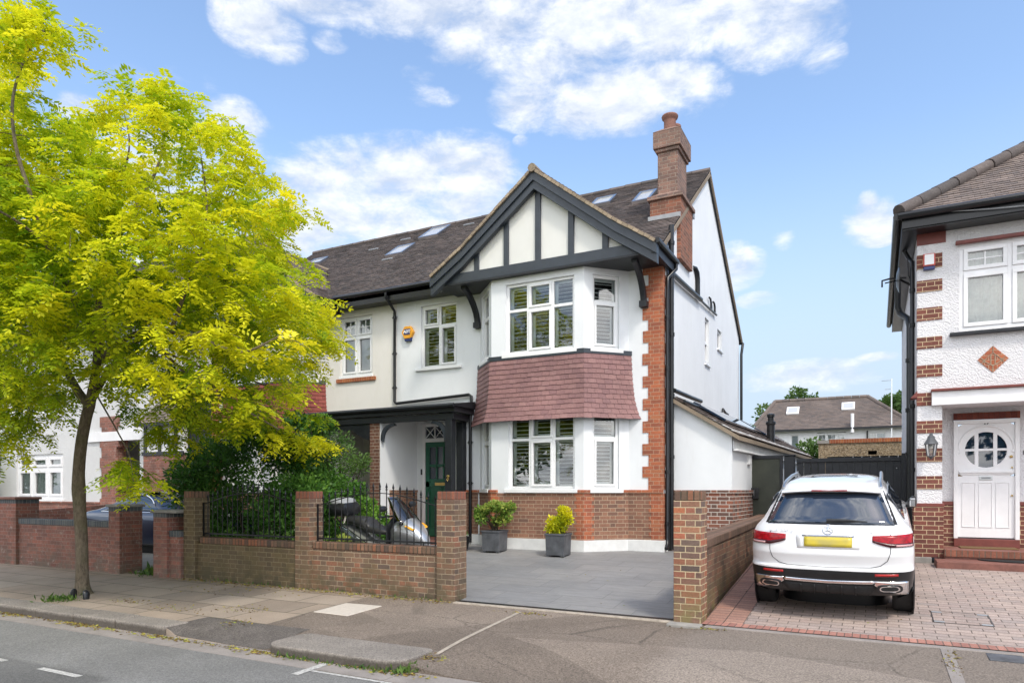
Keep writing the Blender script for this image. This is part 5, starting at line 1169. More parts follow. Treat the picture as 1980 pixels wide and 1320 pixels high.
ow = thing('old_garden_wall', 'old red brick garden wall with dark blue brick coping, behind the street tree', 'wall', (-14.5, 8.2, 0))
f = MB(); f.box(-16.0, -12.83, 8.10, 8.33, -.12, .84); f.build('wall', 'old_red_brick', ow, bevel=.004, bseg=1)
f = MB(); f.box(-16.0, -12.83, 8.085, 8.345, .842, .955); f.build('coping', 'soldier_blue', ow, bevel=.010)
for (x0, x1, z1, yy) in ((-16.7, -16.0, 1.33, 0), (-12.83, -12.50, 1.21, 0)):
    f = MB(); f.box(x0, x1, 8.04+yy, 8.50, -.12, z1-.06); p_ = f.build('pier', 'old_red_brick', ow, bevel=.005, bseg=1)
    f = MB(); f.box(x0-.001, x1+.001, 8.039+yy, 8.501, z1-.06, z1+.02); f.build('blue_brick_course', 'soldier_blue', p_)
    f = MB(); f.box(x0-.04, x1+.04, 8.0+yy, 8.54, z1+.021, z1+.075); f.build('cap_stone', 'terracotta' if x0 < -16 else 'concrete', p_, bevel=.014)
ob = thing('gate_pier', 'short red brick pier with flat stone cap, left of the tall brown piers', 'gate pier', (-11.3, 8.2, 0))
f = MB(); f.box(-11.52, -11.15, 8.04, 8.45, -.12, 1.14); f.box(-11.15, -10.865, 8.10, 8.40, -.12, .72); f.build('pier', 'old_red_brick', ob, bevel=.005, bseg=1)
f = MB(); f.box(-11.521, -11.149, 8.039, 8.451, 1.06, 1.141); f.build('blue_brick_course', 'soldier_blue', ob, bevel=.006); f = MB(); f.box(-11.148, -10.866, 8.085, 8.415, .722, .83); f.build('coping', 'soldier_blue', ob, bevel=.006)
f = MB(); f.box(-11.56, -10.87, 8.0, 8.49, 1.142, 1.20); f.build('cap_stone', 'concrete', ob, bevel=.014)
dv = MB(); dv.add([(-18.0,8.4,.0),(-17.8,8.4,.0),(-17.0,12.2,.0),(-17.2,12.2,.0),(-18.0,8.4,1.0),(-17.8,8.4,1.0),(-17.0,12.2,1.28),(-17.2,12.2,1.28)], [[3,2,1,0],[4,5,6,7],[0,1,5,4],[1,2,6,5],[2,3,7,6],[3,0,4,7]])
d_ = dv.build('dividing_wall', 'old_red_brick'); set_tags(d_, 'low red brick wall running back from the street beside the blue car', 'wall')

# ================================================================== ground
f = MB(); f.poly([(-400,-300,-.34),(400,-300,-.34),(400,600,-.34),(-400,600,-.34)]); structure(f.build('ground', 'earth'))
f = MB(); f.poly([(-80,-4.6,-.2),(80,-4.6,-.2),(80,5.1,-.2),(-80,5.1,-.2)]); structure(f.build('road', 'asphalt'))
f = MB(); n = 60
for k in range(n):
    x0 = -40+k*1.0; f.box(x0, x0+.994, 5.08, 5.46, -.3, -.194+random.uniform(-.002, .002))
structure(f.build('gutter_channel', 'concrete_channel'))
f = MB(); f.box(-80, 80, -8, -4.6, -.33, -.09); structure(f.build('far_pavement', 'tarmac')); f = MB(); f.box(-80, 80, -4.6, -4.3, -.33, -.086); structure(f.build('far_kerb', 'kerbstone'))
f = MB(); f.box(-80, 80, -40, -8, -.33, -.06); structure(f.build('far_gardens', 'earth'))
# sloping pavement, dropped at the two crossovers
def pave_z(X, Y):
    base = -.095+(min(max(Y, 5.75), 8.2)-5.75)/2.45*.085
    s1 = smoothstep((X+7.60)/.25)*smoothstep((-5.62-X)/.3); s2 = smoothstep((X+4.3)/.9)
    d = max(s1*smoothstep((6.0-Y)/.55), s2*smoothstep((6.6-Y)/1.15)); return base-d*.095+.004*math.sin(X*3.1+Y*2.2)*max(s1, s2)
def pave(xs, ys, mat, name):
    f = MB(); pts = [(x, ys[0]-.001, -.3) for x in xs]+[(x, y_, pave_z(x, y_)) for y_ in ys for x in xs]; nx = len(xs); ys = [0]+list(ys); fs = [[j*nx+i, j*nx+i+1, (j+1)*nx+i+1, (j+1)*nx+i] for j in range(len(ys)-1) for i in range(nx-1)]
    f.add(pts, fs); return structure(f.build(name, mat, smooth=True, angle=60))
ys = [5.44+.09*k for k in range(31)]; ys[-1] = 8.20
xl = list(np.arange(-42, -8, 1.0))+list(np.arange(-8, -6.59, .1))+[-6.6]; xr = list(np.arange(-6.6, -1, .1))+list(np.arange(-1, 14, .5))
pave([float(x) for x in sorted(set(np.round(xl, 3)))], ys, 'flagstones', 'pavement')
pave([float(x) for x in sorted(set(np.round(xr, 3)))], ys, 'tarmac', 'pavement')
# tarmac ramp and patch up to the paving flags
f = MB(); xs = [float(x) for x in np.arange(-7.62, -5.80, .08)]; yy = [5.45+.08*k for k in range(9)]
pts = [(x, 5.449, -.3) for x in xs]+[(x, y_, pave_z(x, y_)+.005-.003*smoothstep((y_-5.95)/.1)) for y_ in yy for x in xs]; nx = len(xs); yy = [0]+yy
f.add(pts, [[j*nx+i, j*nx+i+1, (j+1)*nx+i+1, (j+1)*nx+i] for j in range(len(yy)-1) for i in range(nx-1)]); structure(f.build('pavement_ramp', 'dark_tarmac', smooth=True))
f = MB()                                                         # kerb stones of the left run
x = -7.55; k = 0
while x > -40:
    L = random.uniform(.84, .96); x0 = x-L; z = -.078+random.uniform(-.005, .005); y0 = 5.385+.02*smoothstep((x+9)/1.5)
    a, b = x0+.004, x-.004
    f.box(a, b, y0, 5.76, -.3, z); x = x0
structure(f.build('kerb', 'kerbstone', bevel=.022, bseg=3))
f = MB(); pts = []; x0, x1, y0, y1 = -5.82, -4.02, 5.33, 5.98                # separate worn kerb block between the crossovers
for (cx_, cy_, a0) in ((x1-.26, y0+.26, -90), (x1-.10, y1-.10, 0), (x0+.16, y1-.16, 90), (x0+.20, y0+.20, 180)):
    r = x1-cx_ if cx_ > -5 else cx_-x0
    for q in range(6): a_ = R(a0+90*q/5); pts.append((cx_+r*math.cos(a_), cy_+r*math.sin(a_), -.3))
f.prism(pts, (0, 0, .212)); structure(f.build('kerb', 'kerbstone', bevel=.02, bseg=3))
f = MB(); p_ = [(-6.56,6.86),(-5.97,6.85),(-5.98,7.56),(-6.56,7.50)]; f.prism([(a_, b_, pave_z(a_, b_)-.05) for a_, b_ in p_], (0,0,.058)); structure(f.build('paving_slab', 'pale_slab', bevel=.008))
f = MB(); f.prism([(-4.10,7.86,-.08),(-4.02,7.86,-.08),(-3.88,5.95,-.17),(-3.97,5.95,-.17)], (0,0,.078)) if False else None
for k in range(14):
    t0, t1 = k/14, (k+1)/14; A = Vector((-4.06+.12*t0, 7.95-2.1*t0, 0)); B = Vector((-4.06+.12*t1, 7.95-2.1*t1, 0)); wv = Vector((.026, 0, 0))
    f.poly([(A-wv)+Z*(pave_z(A.x, A.y)+.005), (B-wv)+Z*(pave_z(B.x, B.y)+.005), (B+wv)+Z*(pave_z(B.x, B.y)+.005), (A+wv)+Z*(pave_z(A.x, A.y)+.005)][::-1] if False else [(A-wv)+Z*(pave_z(A.x, A.y)+.005), (B-wv)+Z*(pave_z(B.x, B.y)+.005), (B+wv)+Z*(pave_z(B.x, B.y)+.005), (A+wv)+Z*(pave_z(A.x, A.y)+.005)])
structure(f.build('concrete_edging', 'worn_concrete'))
f = MB()
for k in range(10):
    y0, y1 = 5.6+.27*k, 5.6+.27*(k+1)
    f.poly([(.56,y0,pave_z(.56,y0)+.006),(.66,y0,pave_z(.66,y0)+.006),(.66,y1,pave_z(.66,y1)+.006),(.56,y1,pave_z(.56,y1)+.006)])
structure(f.build('concrete_edging', 'concrete_channel'))
# road markings
f = MB()
for (x0, x1, y_, w2) in ((-7.27, -6.62, 3.87, .036), (-8.6, -7.90, 3.87, .036), (-9.95, -9.2, 3.87, .036)): f.poly([(x0,y_-w2,-.196),(x1,y_-w2,-.196),(x1,y_+w2,-.196),(x0,y_+w2,-.196)])
f.poly([(-4.86,5.02,-.189),(-1,5.02,-.189),(-1,5.06,-.189),(-4.86,5.06,-.189)]) if False else f.poly([(-4.84,5.02,-.196),(4,5.02,-.196),(4,5.062,-.196),(-4.84,5.062,-.196)])
f.poly([(-4.93,4.86,-.1955),(-4.84,4.86,-.1955),(-4.84,5.30,-.1885),(-4.93,5.30,-.1885)])
structure(f.build('road_marking', 'road_paint'))
# driveways and front yards (all rise towards the houses)
def slope_sheet(x0, x1, y0, y1, mat, name, dz=0.0, nx=2):
    f = MB(); ys_ = [y0+(y1-y0)*k/24 for k in range(25)]
    for a, b in zip(ys_, ys_[1:]): f.poly([(x0,a,GZ(a)+dz),(x1,a,GZ(a)+dz),(x1,b,GZ(b)+dz),(x0,b,GZ(b)+dz)])
    return structure(f.build(name, mat))
slope_sheet(-9.95, -1.98, 8.30, 25, 'slate_paving', 'driveway', 0.0)
slope_sheet(-20, -9.95, 8.30, 25, 'concrete', 'front_yard', -.004)
slope_sheet(-40, -20, 8.30, 25, 'gravel_ground', 'front_yard', -.004)
slope_sheet(-1.36, 8, 8.32, 16, 'block_paving', 'driveway', 0.0)
f = MB(); f.poly([(-60,16,.352),(60,16,.352),(60,90,.352),(-60,90,.352)]); structure(f.build('back_gardens', 'earth'))
f = MB()
for k in range(24):
    a, b = 8.32+(15.4-8.32)*k/24, 8.32+(15.4-8.32)*(k+1)/24; xa, xb = -1.80-.011*(a-8.3), -1.80-.011*(b-8.3); f.poly([(xa,a,GZ(a)+.002),(-1.36,a,GZ(a)+.002),(-1.36,b,GZ(b)+.002),(xb,b,GZ(b)+.002)])
m, g = newmat('edge_paving'); u, v, _ = g.xyz(g.pos())
cv = g.M('DIVIDE', v, .115); fv = g.M('FRACT', cv); dv_ = g.M('MULTIPLY', g.M('MINIMUM', fv, g.M('SUBTRACT', 1.0, fv)), .115); cu = g.M('DIVIDE', g.M('ADD', u, 1.36), .22); fu = g.M('FRACT', cu); du_ = g.M('MULTIPLY', g.M('MINIMUM', fu, g.M('SUBTRACT', 1.0, fu)), .22)
jn = g.mr(g.M('MINIMUM', du_, dv_), .003, .008, 0, 1, True); cc = g.ramp(g.white(g.comb(g.M('FLOOR', cu), g.M('FLOOR', cv))), [(0,(.38,.20,.145)),(.5,(.31,.18,.14)),(1,(.42,.24,.18))]); cc = g.V('SCALE', cc, g.mr(g.noise(g.pos(), 40, 4), .3, .7, .8, 1.2))
finish(g, g.mix(jn, (.13,.09,.07), cc), .85, jn, .006)
structure(f.build('driveway_edging', 'edge_paving'))
f = MB(); f.poly([(-1.80,8.12,.006),(8,8.12,.006),(8,8.32,.008),(-1.80,8.32,.008)]); structure(f.build('driveway_edging', 'red_paving'))
f = MB(); f.box(-5.19, -2.11, 8.10, 8.20, -.1, .002); structure(f.build('threshold_strip', 'worn_concrete', bevel=.01)); f = MB(); f.box(-2.15, -1.77, 7.92, 8.10, -.1, .010); structure(f.build('threshold_strip', 'concrete', bevel=.012)); f = MB(); f.box(-1.74, 8, 8.02, 8.12, -.1, .0); structure(f.build('threshold_strip', 'concrete_channel', bevel=.01))
f = MB(); f.box(-5.19, -2.11, 8.201, 8.302, -.1, -.012)
for k in range(150): x0 = -5.18+k*.0204; f.box(x0, x0+.011, 8.203, 8.30, -.012, .004)
o_ = f.build('drain_channel', 'gutter_black'); set_tags(o_, 'long black slotted drain across the mouth of the grey drive', 'drain')
cv_ = MB(); cv_.box(.93, 1.22, 7.72, 8.02, -.10, pave_z(1, 7.9)+.006); o_ = cv_.build('drain_cover', 'lead_planter', bevel=.006); set_tags(o_, 'small square metal cover in the pavement below the red brick steps', 'drain cover')
mh = thing('manhole_cover', 'paver-filled manhole cover outlined in metal in the pink block drive', 'manhole cover', (.6, 9.1, GZ(9.1)))
sl_ = .36/4.1
f = MB(); z = lambda y_: GZ(y_)+.003
x0, x1, y0, y1 = .58, 1.13, 9.10, 9.60
for (a, b, c, d) in ((x0-.012, x1+.012, y0-.012, y0), (x0-.012, x1+.012, y1, y1+.012), (x0-.012, x0, y0, y1), (x1, x1+.012, y0, y1)): f.poly([(a,c,z(c)),(b,c,z(c)),(b,d,z(d)),(a,d,z(d))])
f.build('frame', 'black_plastic', mh)
f = MB()
for (a, c) in ((x0, y0), (x0, y1-.06), (x1-.1, y0), (x1-.1, y1-.06)): f.poly([(a,c,z(c)+.001),(a+.1,c,z(c)+.001),(a+.1,c+.06,z(c+.06)+.001),(a,c+.06,z(c+.06)+.001)])
f.build('lifting_corner', 'lead', mh)
# ================================================================== vehicles
class Body:
    """car shell from plan outlines (superellipse ends) stacked in height; y runs from the tail (0) to the nose"""
    def __init__(s, table, n=3.4, Dr=.45, Df=.8, crown=.05):
        s.t = np.array(table); s.n = n; s.Dr = Dr; s.Df = Df; s.crown = crown
    def q(s, z): return [float(np.interp(z, s.t[:, 0], s.t[:, k])) for k in (1, 2, 3)]
    def rear(s, x, z):
        hw, yr, yf = s.q(z); r = min(1, abs(x)/hw); return yr+s.Dr*(1-max(0, 1-r**s.n)**(1/s.n))+s.crown*r*r*.4
    def front(s, x, z):
        hw, yr, yf = s.q(z); r = min(1, abs(x)/hw); return yf-s.Df*(1-max(0, 1-r**s.n)**(1/s.n))
    def ring(s, z, N=72):
        hw, yr, yf = s.q(z); out = []
        for k in range(N):
            a = 2*math.pi*(k+.5)/N; c, si = math.cos(a), math.sin(a)
            x = hw*math.copysign(abs(c)**(2/s.n), c); r = min(1, abs(x)/hw)
            y = (yf-s.Df*(1-abs(si)**(2/s.n))) if si > 0 else (yr+s.Dr*(1-abs(si)**(2/s.n))+s.crown*r*r*.4)
            out.append((x, y, z))
        return out
    def shell(s, parent, mats, cut, N=72, name='body', sub=(0.0,)):
        mb = MB(); zs = sorted(set([float(z) for z in s.t[:, 0]]+list(sub))); pts = []
        for z in zs: pts += s.ring(z, N)
        fs = []; ms = []
        for i in range(len(zs)-1):
            for k in range(N):
                k2 = (k+1) % N; fs.append([i*N+k, i*N+k2, (i+1)*N+k2, (i+1)*N+k])
        fs += [list(range(N))[::-1], [(len(zs)-1)*N+k for k in range(N)]]
        mb.add(pts, fs)
        for i, f in enumerate(mb.f):
            c = sum((Vector(mb.v[k]) for k in f), Vector())/len(f); mb.m[i] = cut(c)
        return mb.build(name, mats, parent, smooth=True, local=True, angle=50)
    def patch(s, name, mat, parent, outline, off=.004, nx=14, nz=5, thick=.006, side=None, smooth=True):
        """panel lying on the tail (side None) or the flank (side +-1): outline(s, t) -> (x or y, z)"""
        mb = MB(); pts = []
        for j in range(nz+1):
            for i in range(nx+1):
                a, z = outline(i/nx, j/nz)
                if side is None:
                    y = s.rear(a, z); e = .004
                    dx = (s.rear(a+e, z)-s.rear(a-e, z))/(2*e); dz = (s.rear(a, z+e)-s.rear(a, z-e))/(2*e)
                    nrm = Vector((dx, -1, dz)).normalized(); nrm = nrm if nrm.y < 0 else -nrm
                    pts.append(Vector((a, y, z))+nrm*off)
                else:
                    hw, yr, yf = s.q(z); e = .004; dz = (s.q(z+e)[0]-s.q(z-e)[0])/(2*e); nrm = Vector((side, 0, -dz)).normalized(); pts.append(Vector((side*hw, a, z))+nrm*off)
        fs = []
        for j in range(nz):
            for i in range(nx):
                q = [j*(nx+1)+i, j*(nx+1)+i+1, (j+1)*(nx+1)+i+1, (j+1)*(nx+1)+i]
                fs.append(q if (side is None or side > 0) else q[::-1])
        mb.add(pts, fs); return mb.build(name, mat, parent, smooth=smooth, local=True, solid=thick)
def wheel(parent, x, y, r, wd, sgn):
    t = MB(); prof = [(r*.70, -wd/2), (r*.93, -wd/2), (r*.985, -wd*.42), (r, -wd*.33), (r, wd*.33), (r*.985, wd*.42), (r*.93, wd/2), (r*.70, wd/2)]
    t.lathe(prof, (x, y, r), 'x', 40, caps=False)
    for k in (-.2, 0, .2): t.lathe([(r*1.002, wd*k-.004), (r*1.0, wd*k+.004)], (x, y, r), 'x', 40, caps=False)
    w_ = t.build('wheel', 'tyre', parent, smooth=True, local=True)
    rm = MB(); xo = x+sgn*wd*.36; rm.lathe([(r*.70, 0), (r*.67, -sgn*.0), (r*.60, -sgn*.03), (.05, -sgn*.02), (.05, sgn*.01), (0, sgn*.01)], (xo, y, r), 'x', 28)
    for k in range(5):
        a = 2*math.pi*k/5; d = Vector((0, math.cos(a), math.sin(a))); p = d.cross(Vector((1,0,0)))
        c = Vector((xo+sgn*.006, y, r)); rm.prism([c+d*.03+p*.05, c+d*r*.68+p*.035, c+d*r*.68-p*.035, c+d*.03-p*.05], (sgn*.02, 0, 0))
    rm.build('rim', 'rim', w_, smooth=True, local=True); return w_

SL = math.atan(.36/4.1)
suv = thing('parked_suv', 'white SUV seen from behind on the pink block drive, with yellow number plate', 'car', (-.49, 8.72, GZ(8.72)-.012), (SL, 0, R(-.6))); suv.scale = (.955, .965, .965)
T = [(.25,.66,.95,4.10),(.29,.76,.42,4.35),(.335,.855,.12,4.50),(.37,.885,.07,4.54),(.42,.895,.045,4.56),(.50,.905,.025,4.6),(.58,.912,.008,4.62),(.635,.915,.0,4.63),(.655,.915,.004,4.63),(.675,.915,.045,4.63),(.72,.915,.052,4.63),(.80,.915,.022,4.62),(.83,.915,.022,4.62),(.90,.913,.05,4.60),
     (1.0,.905,.075,4.55),(1.06,.893,.10,4.42),(1.10,.870,.125,4.1),(1.14,.835,.155,3.62),(1.19,.795,.20,3.35),(1.26,.755,.25,3.12),(1.38,.695,.335,2.85),(1.48,.640,.41,2.62),(1.54,.605,.46,2.5),(1.58,.575,.52,2.4),(1.62,.52,.66,2.2),(1.645,.42,.9,2.0),(1.655,.28,1.15,1.85)]
B = Body(T)
def cut(c):
    if c.z < .635 and c.y < .55: return 1
    if c.z < .36: return 1
    return 0
B.shell(suv, ['car_white', 'black_plastic'], cut)
def glassline(sx, t):
    z = 1.165+.345*t; hw = (.705-.155*t); x = (sx*2-1)*hw; z -= .018*((sx*2-1)**2)*(1-t); z += .0; return x, z
B.patch('rear_window', 'car_glass', suv, glassline, .006, 18, 8)
def frame_w(sx, t):
    z = 1.155+.365*t; hw = (.735-.145*t); return (sx*2-1)*hw, z
B.patch('window_surround', 'black_plastic', suv, frame_w, .003, 18, 8)
# roof spoiler with the high brake light
sp_ = MB(); secs = []
for k in range(13):
    x = -.56+1.12*k/12; y = .40+.10*(x/.56)**2; secs.append(((x, y+.10, 1.555-.035*(x/.56)**2), (0, .16, .004), (0, .0, .024)))
sp_.loft(secs, 12, p=3); sp_.build('spoiler', 'car_white', suv, smooth=True, local=True)
bl = MB(); bl.box(-.20, .20, .343, .36, 1.543, 1.558); bl.build('brake_light', 'lamp_red', suv, local=True)
for sgn in (-1, 1):
    def lamp(sx, t, sgn=sgn):
        a = .475+.41*sx; lo = .975-.062*min(1, sx*2.2)**.8; hi = 1.040+.012*sx; 
        z = lo+(hi-lo)*t; x = sgn*(a if True else a); return x, z
    tl = B.patch('tail_light', 'lamp_red', suv, (lambda s_, t, L=lamp, sg=sgn: L(s_ if sg > 0 else 1-s_, t)), .012, 18, 6, .02)
    def lamp2(sx, t, sgn=sgn): x, z0 = lamp(sx, 0, sgn); z1 = lamp(sx, 1, sgn)[1]; return x, z0+(z1-z0)*(.0+.30*t)
    B.patch('lamp_strip', 'lamp_dark', tl, (lambda s_, t, L=lamp2, sg=sgn: L(s_ if sg > 0 else 1-s_, t)), .016, 18, 2, .004)
    def lamp3(sx, t, sgn=sgn): x, z0 = lamp(.58+.40*sx, 0, sgn); z1 = lamp(.58+.4*sx, 1, sgn)[1]; return x, z0+(z1-z0)*(.04+.16*t)
    B.patch('reversing_light', 'lamp_clear', tl, (lambda s_, t, L=lamp3, sg=sgn: L(s_ if sg > 0 else 1-s_, t)), .019, 8, 2, .003)
    B.patch('reflector', 'reflector_red', suv, (lambda s_, t, sg=sgn: (sg*.62+(s_-.5)*.24, .585+.028*t)), .006, 8, 2)
    B.patch('exhaust_surround', 'chrome', suv, (lambda s_, t, sg=sgn: (sg*(.665+((s_ if sg > 0 else 1-s_)-.5)*.34), (.37+.11*(1-(s_ if sg > 0 else 1-s_))**2.2)+(.155-.105*(1-(s_ if sg > 0 else 1-s_))**2.2)*t) if True else 0), .018, 12, 6, .02)
    for (w2, h2, off, mt_) in ((.135, .052, .028, 'black_plastic'), (.105, .035, .034, 'chrome'), (.09, .024, .038, 'tyre')):
        mb = MB(); yb_ = B.rear(sgn*.66, .43)-off; pts = []
        for k in range(28):
            a = 2*math.pi*k/28; c, s_ = math.cos(a), math.sin(a); x = sgn*.655+w2*math.copysign(abs(c)**.55, c); z = .435+h2*math.copysign(abs(s_)**.8, s_); pts.append((x, B.rear(x, z)-off, z))
        mb.prism(pts, (0, .05, 0)); mb.build('exhaust_tip', mt_, suv, local=True)
    rl = MB(); P_ = [(sgn*.560, .64, 1.555), (sgn*.560, .70, 1.590), (sgn*.560, .82, 1.612), (sgn*.56, 1.0, 1.628), (sgn*.56, 1.6, 1.650), (sgn*.555, 2.2, 1.64), (sgn*.55, 2.4, 1.59)]; rl.tube(P_, .022, 10); rl.build('roof_rail', 'steel', suv, smooth=True, local=True)
    mi = MB(); mi.loft([((sgn*.88, 3.05, 1.10), (.0, .03, 0), (0, 0, .03)), ((sgn*.92, 3.0, 1.13), (0, .05, 0), (0, 0, .065)), ((sgn*.97, 2.96, 1.15), (0, .06, 0), (0, 0, .095)), ((sgn*1.01, 2.99, 1.15), (0, .045, 0), (0, 0, .075)), ((sgn*1.025, 3.02, 1.15), (0, .02, 0), (0, 0, .03))], 16, p=2.6); mio = mi.build('wing_mirror', 'black_plastic', suv, smooth=True, local=True)
    g_ = MB(); g_.box(min(sgn*.93, sgn*1.0), max(sgn*.93, sgn*1.0), 2.895, 2.91, 1.09, 1.21); g_.build('mirror_glass', 'chrome', mio, local=True, bevel=.01)
    B.patch('side_window', 'car_glass', suv, (lambda s_, t: (.75+2.35*s_-(.22*t if s_ < .5 else .55*t)*abs(2*s_-1), 1.165+.33*t)), .005, 16, 5, side=sgn)
    B.patch('side_cladding', 'black_plastic', suv, (lambda s_, t: (.35+4.0*s_, .28+.13*t)), .008, 12, 3, side=sgn)
    for yw in (.93, 3.76):
        ar = MB(); ar.lathe([(.44, .0), (.44, .012), (.40, .016), (.0, .016)] if sgn > 0 else [(.44, .0), (.44, -.012), (.40, -.016), (.0, -.016)], (sgn*.905, yw, .40), 'x', 32); ar.build('wheel_arch', 'black_plastic', suv, smooth=True, local=True)
        wheel(suv, sgn*.805, yw, .365, .24, sgn)
# chrome band across the bumper, dark diffuser, plate, badge, lettering, wiper, tailgate shut line
B.patch('bumper_trim', 'chrome', suv, (lambda s_, t: ((s_*2-1)*.50, .485+.035*t+.012*abs(2*s_-1))), .020, 20, 3, .018)
B.patch('diffuser', 'tyre', suv, (lambda s_, t: ((s_*2-1)*(.44+.08*t), .345+.125*t)), .006, 16, 4)
for k in (-2, -1, 0, 1, 2): B.patch('diffuser_fin', 'black_plastic', suv, (lambda s_, t, k=k: (k*.15+(s_-.5)*.012, .35+.11*t)), .02, 1, 3, .03)
B.patch('plate_recess', 'car_white', suv, (lambda s_, t: ((s_*2-1)*(.34+.02*t), .885+.15*t)), .004, 10, 4)
B.patch('number_plate', 'number_plate', suv, (lambda s_, t: ((s_*2-1)*.262, .905+.112*t)), .014, 10, 3, .006)
B.patch('tailgate_handle', 'chrome', suv, (lambda s_, t: ((s_*2-1)*.285, 1.026+.012*t)), .016, 8, 1, .01)
mb = MB(); pts = []
def seam(x, z): p = Vector((x, B.rear(x, z)-.0015, z)); return p
path = [(-.66, 1.08), (-.665, .95), (-.66, .85), (-.63, .76), (-.56, .70), (-.45, .675), (0, .668), (.45, .675), (.56, .70), (.63, .76), (.66, .85), (.665, .95), (.66, 1.08)]
pp = []
for (a, b), (c, d) in zip(path, path[1:]):
    for k in range(6): t = k/6; pp.append(seam(a+(c-a)*t, b+(d-b)*t))
mb.tube(pp, .004, 5); mb.build('tailgate_seam', 'black_plastic', suv, local=True)
mb = MB(); by_ = B.rear(0, 1.10)-.012; mb2 = []
ring = [Vector((.055*math.cos(2*math.pi*k/28), by_+.055*math.sin(2*math.pi*k/28)*.35, 1.105+.055*math.sin(2*math.pi*k/28))) for k in range(29)]; mb.tube(ring, .006, 6)
for k in range(3): a = R(90+120*k); mb.tube([(0, by_, 1.105), (.05*math.cos(a), by_+.05*math.sin(a)*.35, 1.105+.05*math.sin(a))], [.010, .003], 6)
mb.build('badge', 'chrome', suv, smooth=True, local=True)
def badge_text(s_, x, z, size):
    o = text_mesh('badge_lettering', s_, size, 'steel', None, (0, 0, 0)); o.parent = suv; y = B.rear(x, z)
    for v in o.data.vertices: v.co = Vector((v.co.x*1.25, v.co.y, v.co.z))
    sl_ = math.atan((B.rear(x, z+.03)-B.rear(x, z-.03))/.06); o.location = (x, y-.012, z); o.rotation_euler = (R(90)-sl_, 0, math.atan((B.rear(x+.05, z)-B.rear(x-.05, z))/.1)); return o
badge_text('GLB 200 d', -.54, 1.085, .058); badge_text('4MATIC', .56, 1.085, .05)
mb = MB(); w0 = Vector((0, B.rear(0, 1.19)-.02, 1.19)); mb.loft([((-.02, B.rear(-.02, 1.20)-.03, 1.20), (0,.015,0), (0,0,.03)), ((.20, B.rear(.2, 1.20)-.03, 1.205), (0,.012,0), (0,0,.022)), ((.32, B.rear(.32, 1.205)-.025, 1.20), (0,.008,0), (0,0,.010)), ((.42, B.rear(.42, 1.2)-.02, 1.195), (0,.005,0), (0,0,.005))], 10); mb.build('wiper', 'black_plastic', suv, smooth=True, local=True)
mb = MB(); 
for k in range(13):
    x = -.55+1.1*k/12
fz = MB(); zz = [1.16+.03*k for k in range(13)]
fp = [[((i/10*2-1)*(B.q(z)[0]-.10), 0, z) for i in range(11)] for z in zz]
pts = [Vector((x, B.front(x, z)+.006, z)) for row in fp for (x, _, z) in row]; fz.add(pts, [[j*11+i+1, j*11+i, (j+1)*11+i, (j+1)*11+i+1] for j in range(12) for i in range(10)]); fz.build('windscreen', 'car_glass', suv, smooth=True, local=True, solid=.006)

# ---- navy saloon in the left-hand drive
sal = thing('parked_saloon', 'dark blue saloon car parked side-on behind the gap in the old brick wall', 'car', (-17.05, 10.75, .09), (0, 0, R(-90)))
T2 = [(.17,.80,.25,4.45),(.24,.88,.10,4.58),(.36,.91,.03,4.66),(.55,.924,.0,4.69),(.72,.92,.02,4.66),(.84,.905,.05,4.5),(.90,.885,.07,4.2),(.94,.86,.10,3.85),(.97,.835,.22,3.68),(1.0,.80,.42,3.52),(1.06,.765,.66,3.36),(1.16,.715,.98,3.12),(1.28,.645,1.38,2.82),(1.37,.58,1.72,2.56),(1.42,.50,1.98,2.36),(1.44,.34,2.1,2.25)]
B2 = Body(T2, 3.0, .5, .9, .04)
B2.shell(sal, ['car_navy', 'black_plastic', 'car_glass'], lambda c: 1 if c.z < .25 else (2 if (c.z > 1.36 and 1.6 < c.y < 2.7) else 0))
for sgn in (-1, 1):
    def sw(s_, t): y0 = .98+.55*t; y1 = 3.16-.42*t; return y0+(y1-y0)*s_, .985+.345*t*math.sin(math.pi*min(1, max(0.0, .10+.85*s_)))**.55
    B2.patch('side_window', 'car_glass', sal, sw, .006, 24, 6, side=sgn)
    def tr(s_, t): y, z = sw(s_, 1); return y, z+.012+.026*t
    B2.patch('window_trim', 'chrome', sal, tr, .010, 24, 1, side=sgn); B2.patch('window_trim', 'chrome', sal, (lambda s_, t: (.95+2.3*s_, .955+.022*t)), .010, 24, 1, side=sgn)
    B2.patch('window_pillar', 'black_plastic', sal, (lambda s_, t: (2.02+.06*s_-.02*t, .985+.34*t)), .010, 2, 4, side=sgn)
    for y0 in (1.35, 2.35): B2.patch('door_handle', 'chrome', sal, (lambda s_, t, y0=y0: (y0+.22*s_, .80+.022*t)), .014, 6, 2, side=sgn)
    B2.patch('door_seam', 'black_plastic', sal, (lambda s_, t: (2.03+.006*s_, .3+.68*t)), .003, 1, 8, side=sgn); B2.patch('side_skirt', 'black_plastic', sal, (lambda s_, t: (.6+3.4*s_, .19+.08*t)), .006, 8, 2, side=sgn)
    B2.patch('tail_light', 'lamp_red', sal, (lambda s_, t, sg=sgn: (sg*(.48+.41*(s_ if sg > 0 else 1-s_)), .77+.10*t)), .008, 14, 3)
    for yw in (.98, 3.86):
        ar = MB(); ar.lathe([(.385, .0), (.385, .010*sgn), (.0, .010*sgn)], (sgn*.912, yw, .35), 'x', 32); ar.build('wheel_arch', 'tyre', sal, local=True); wheel(sal, sgn*.82, yw, .335, .225, sgn)
B2.patch('rear_window', 'car_glass', sal, (lambda s_, t: ((s_*2-1)*(.66-.16*t), 1.0+.36*t)), .006, 12, 8)

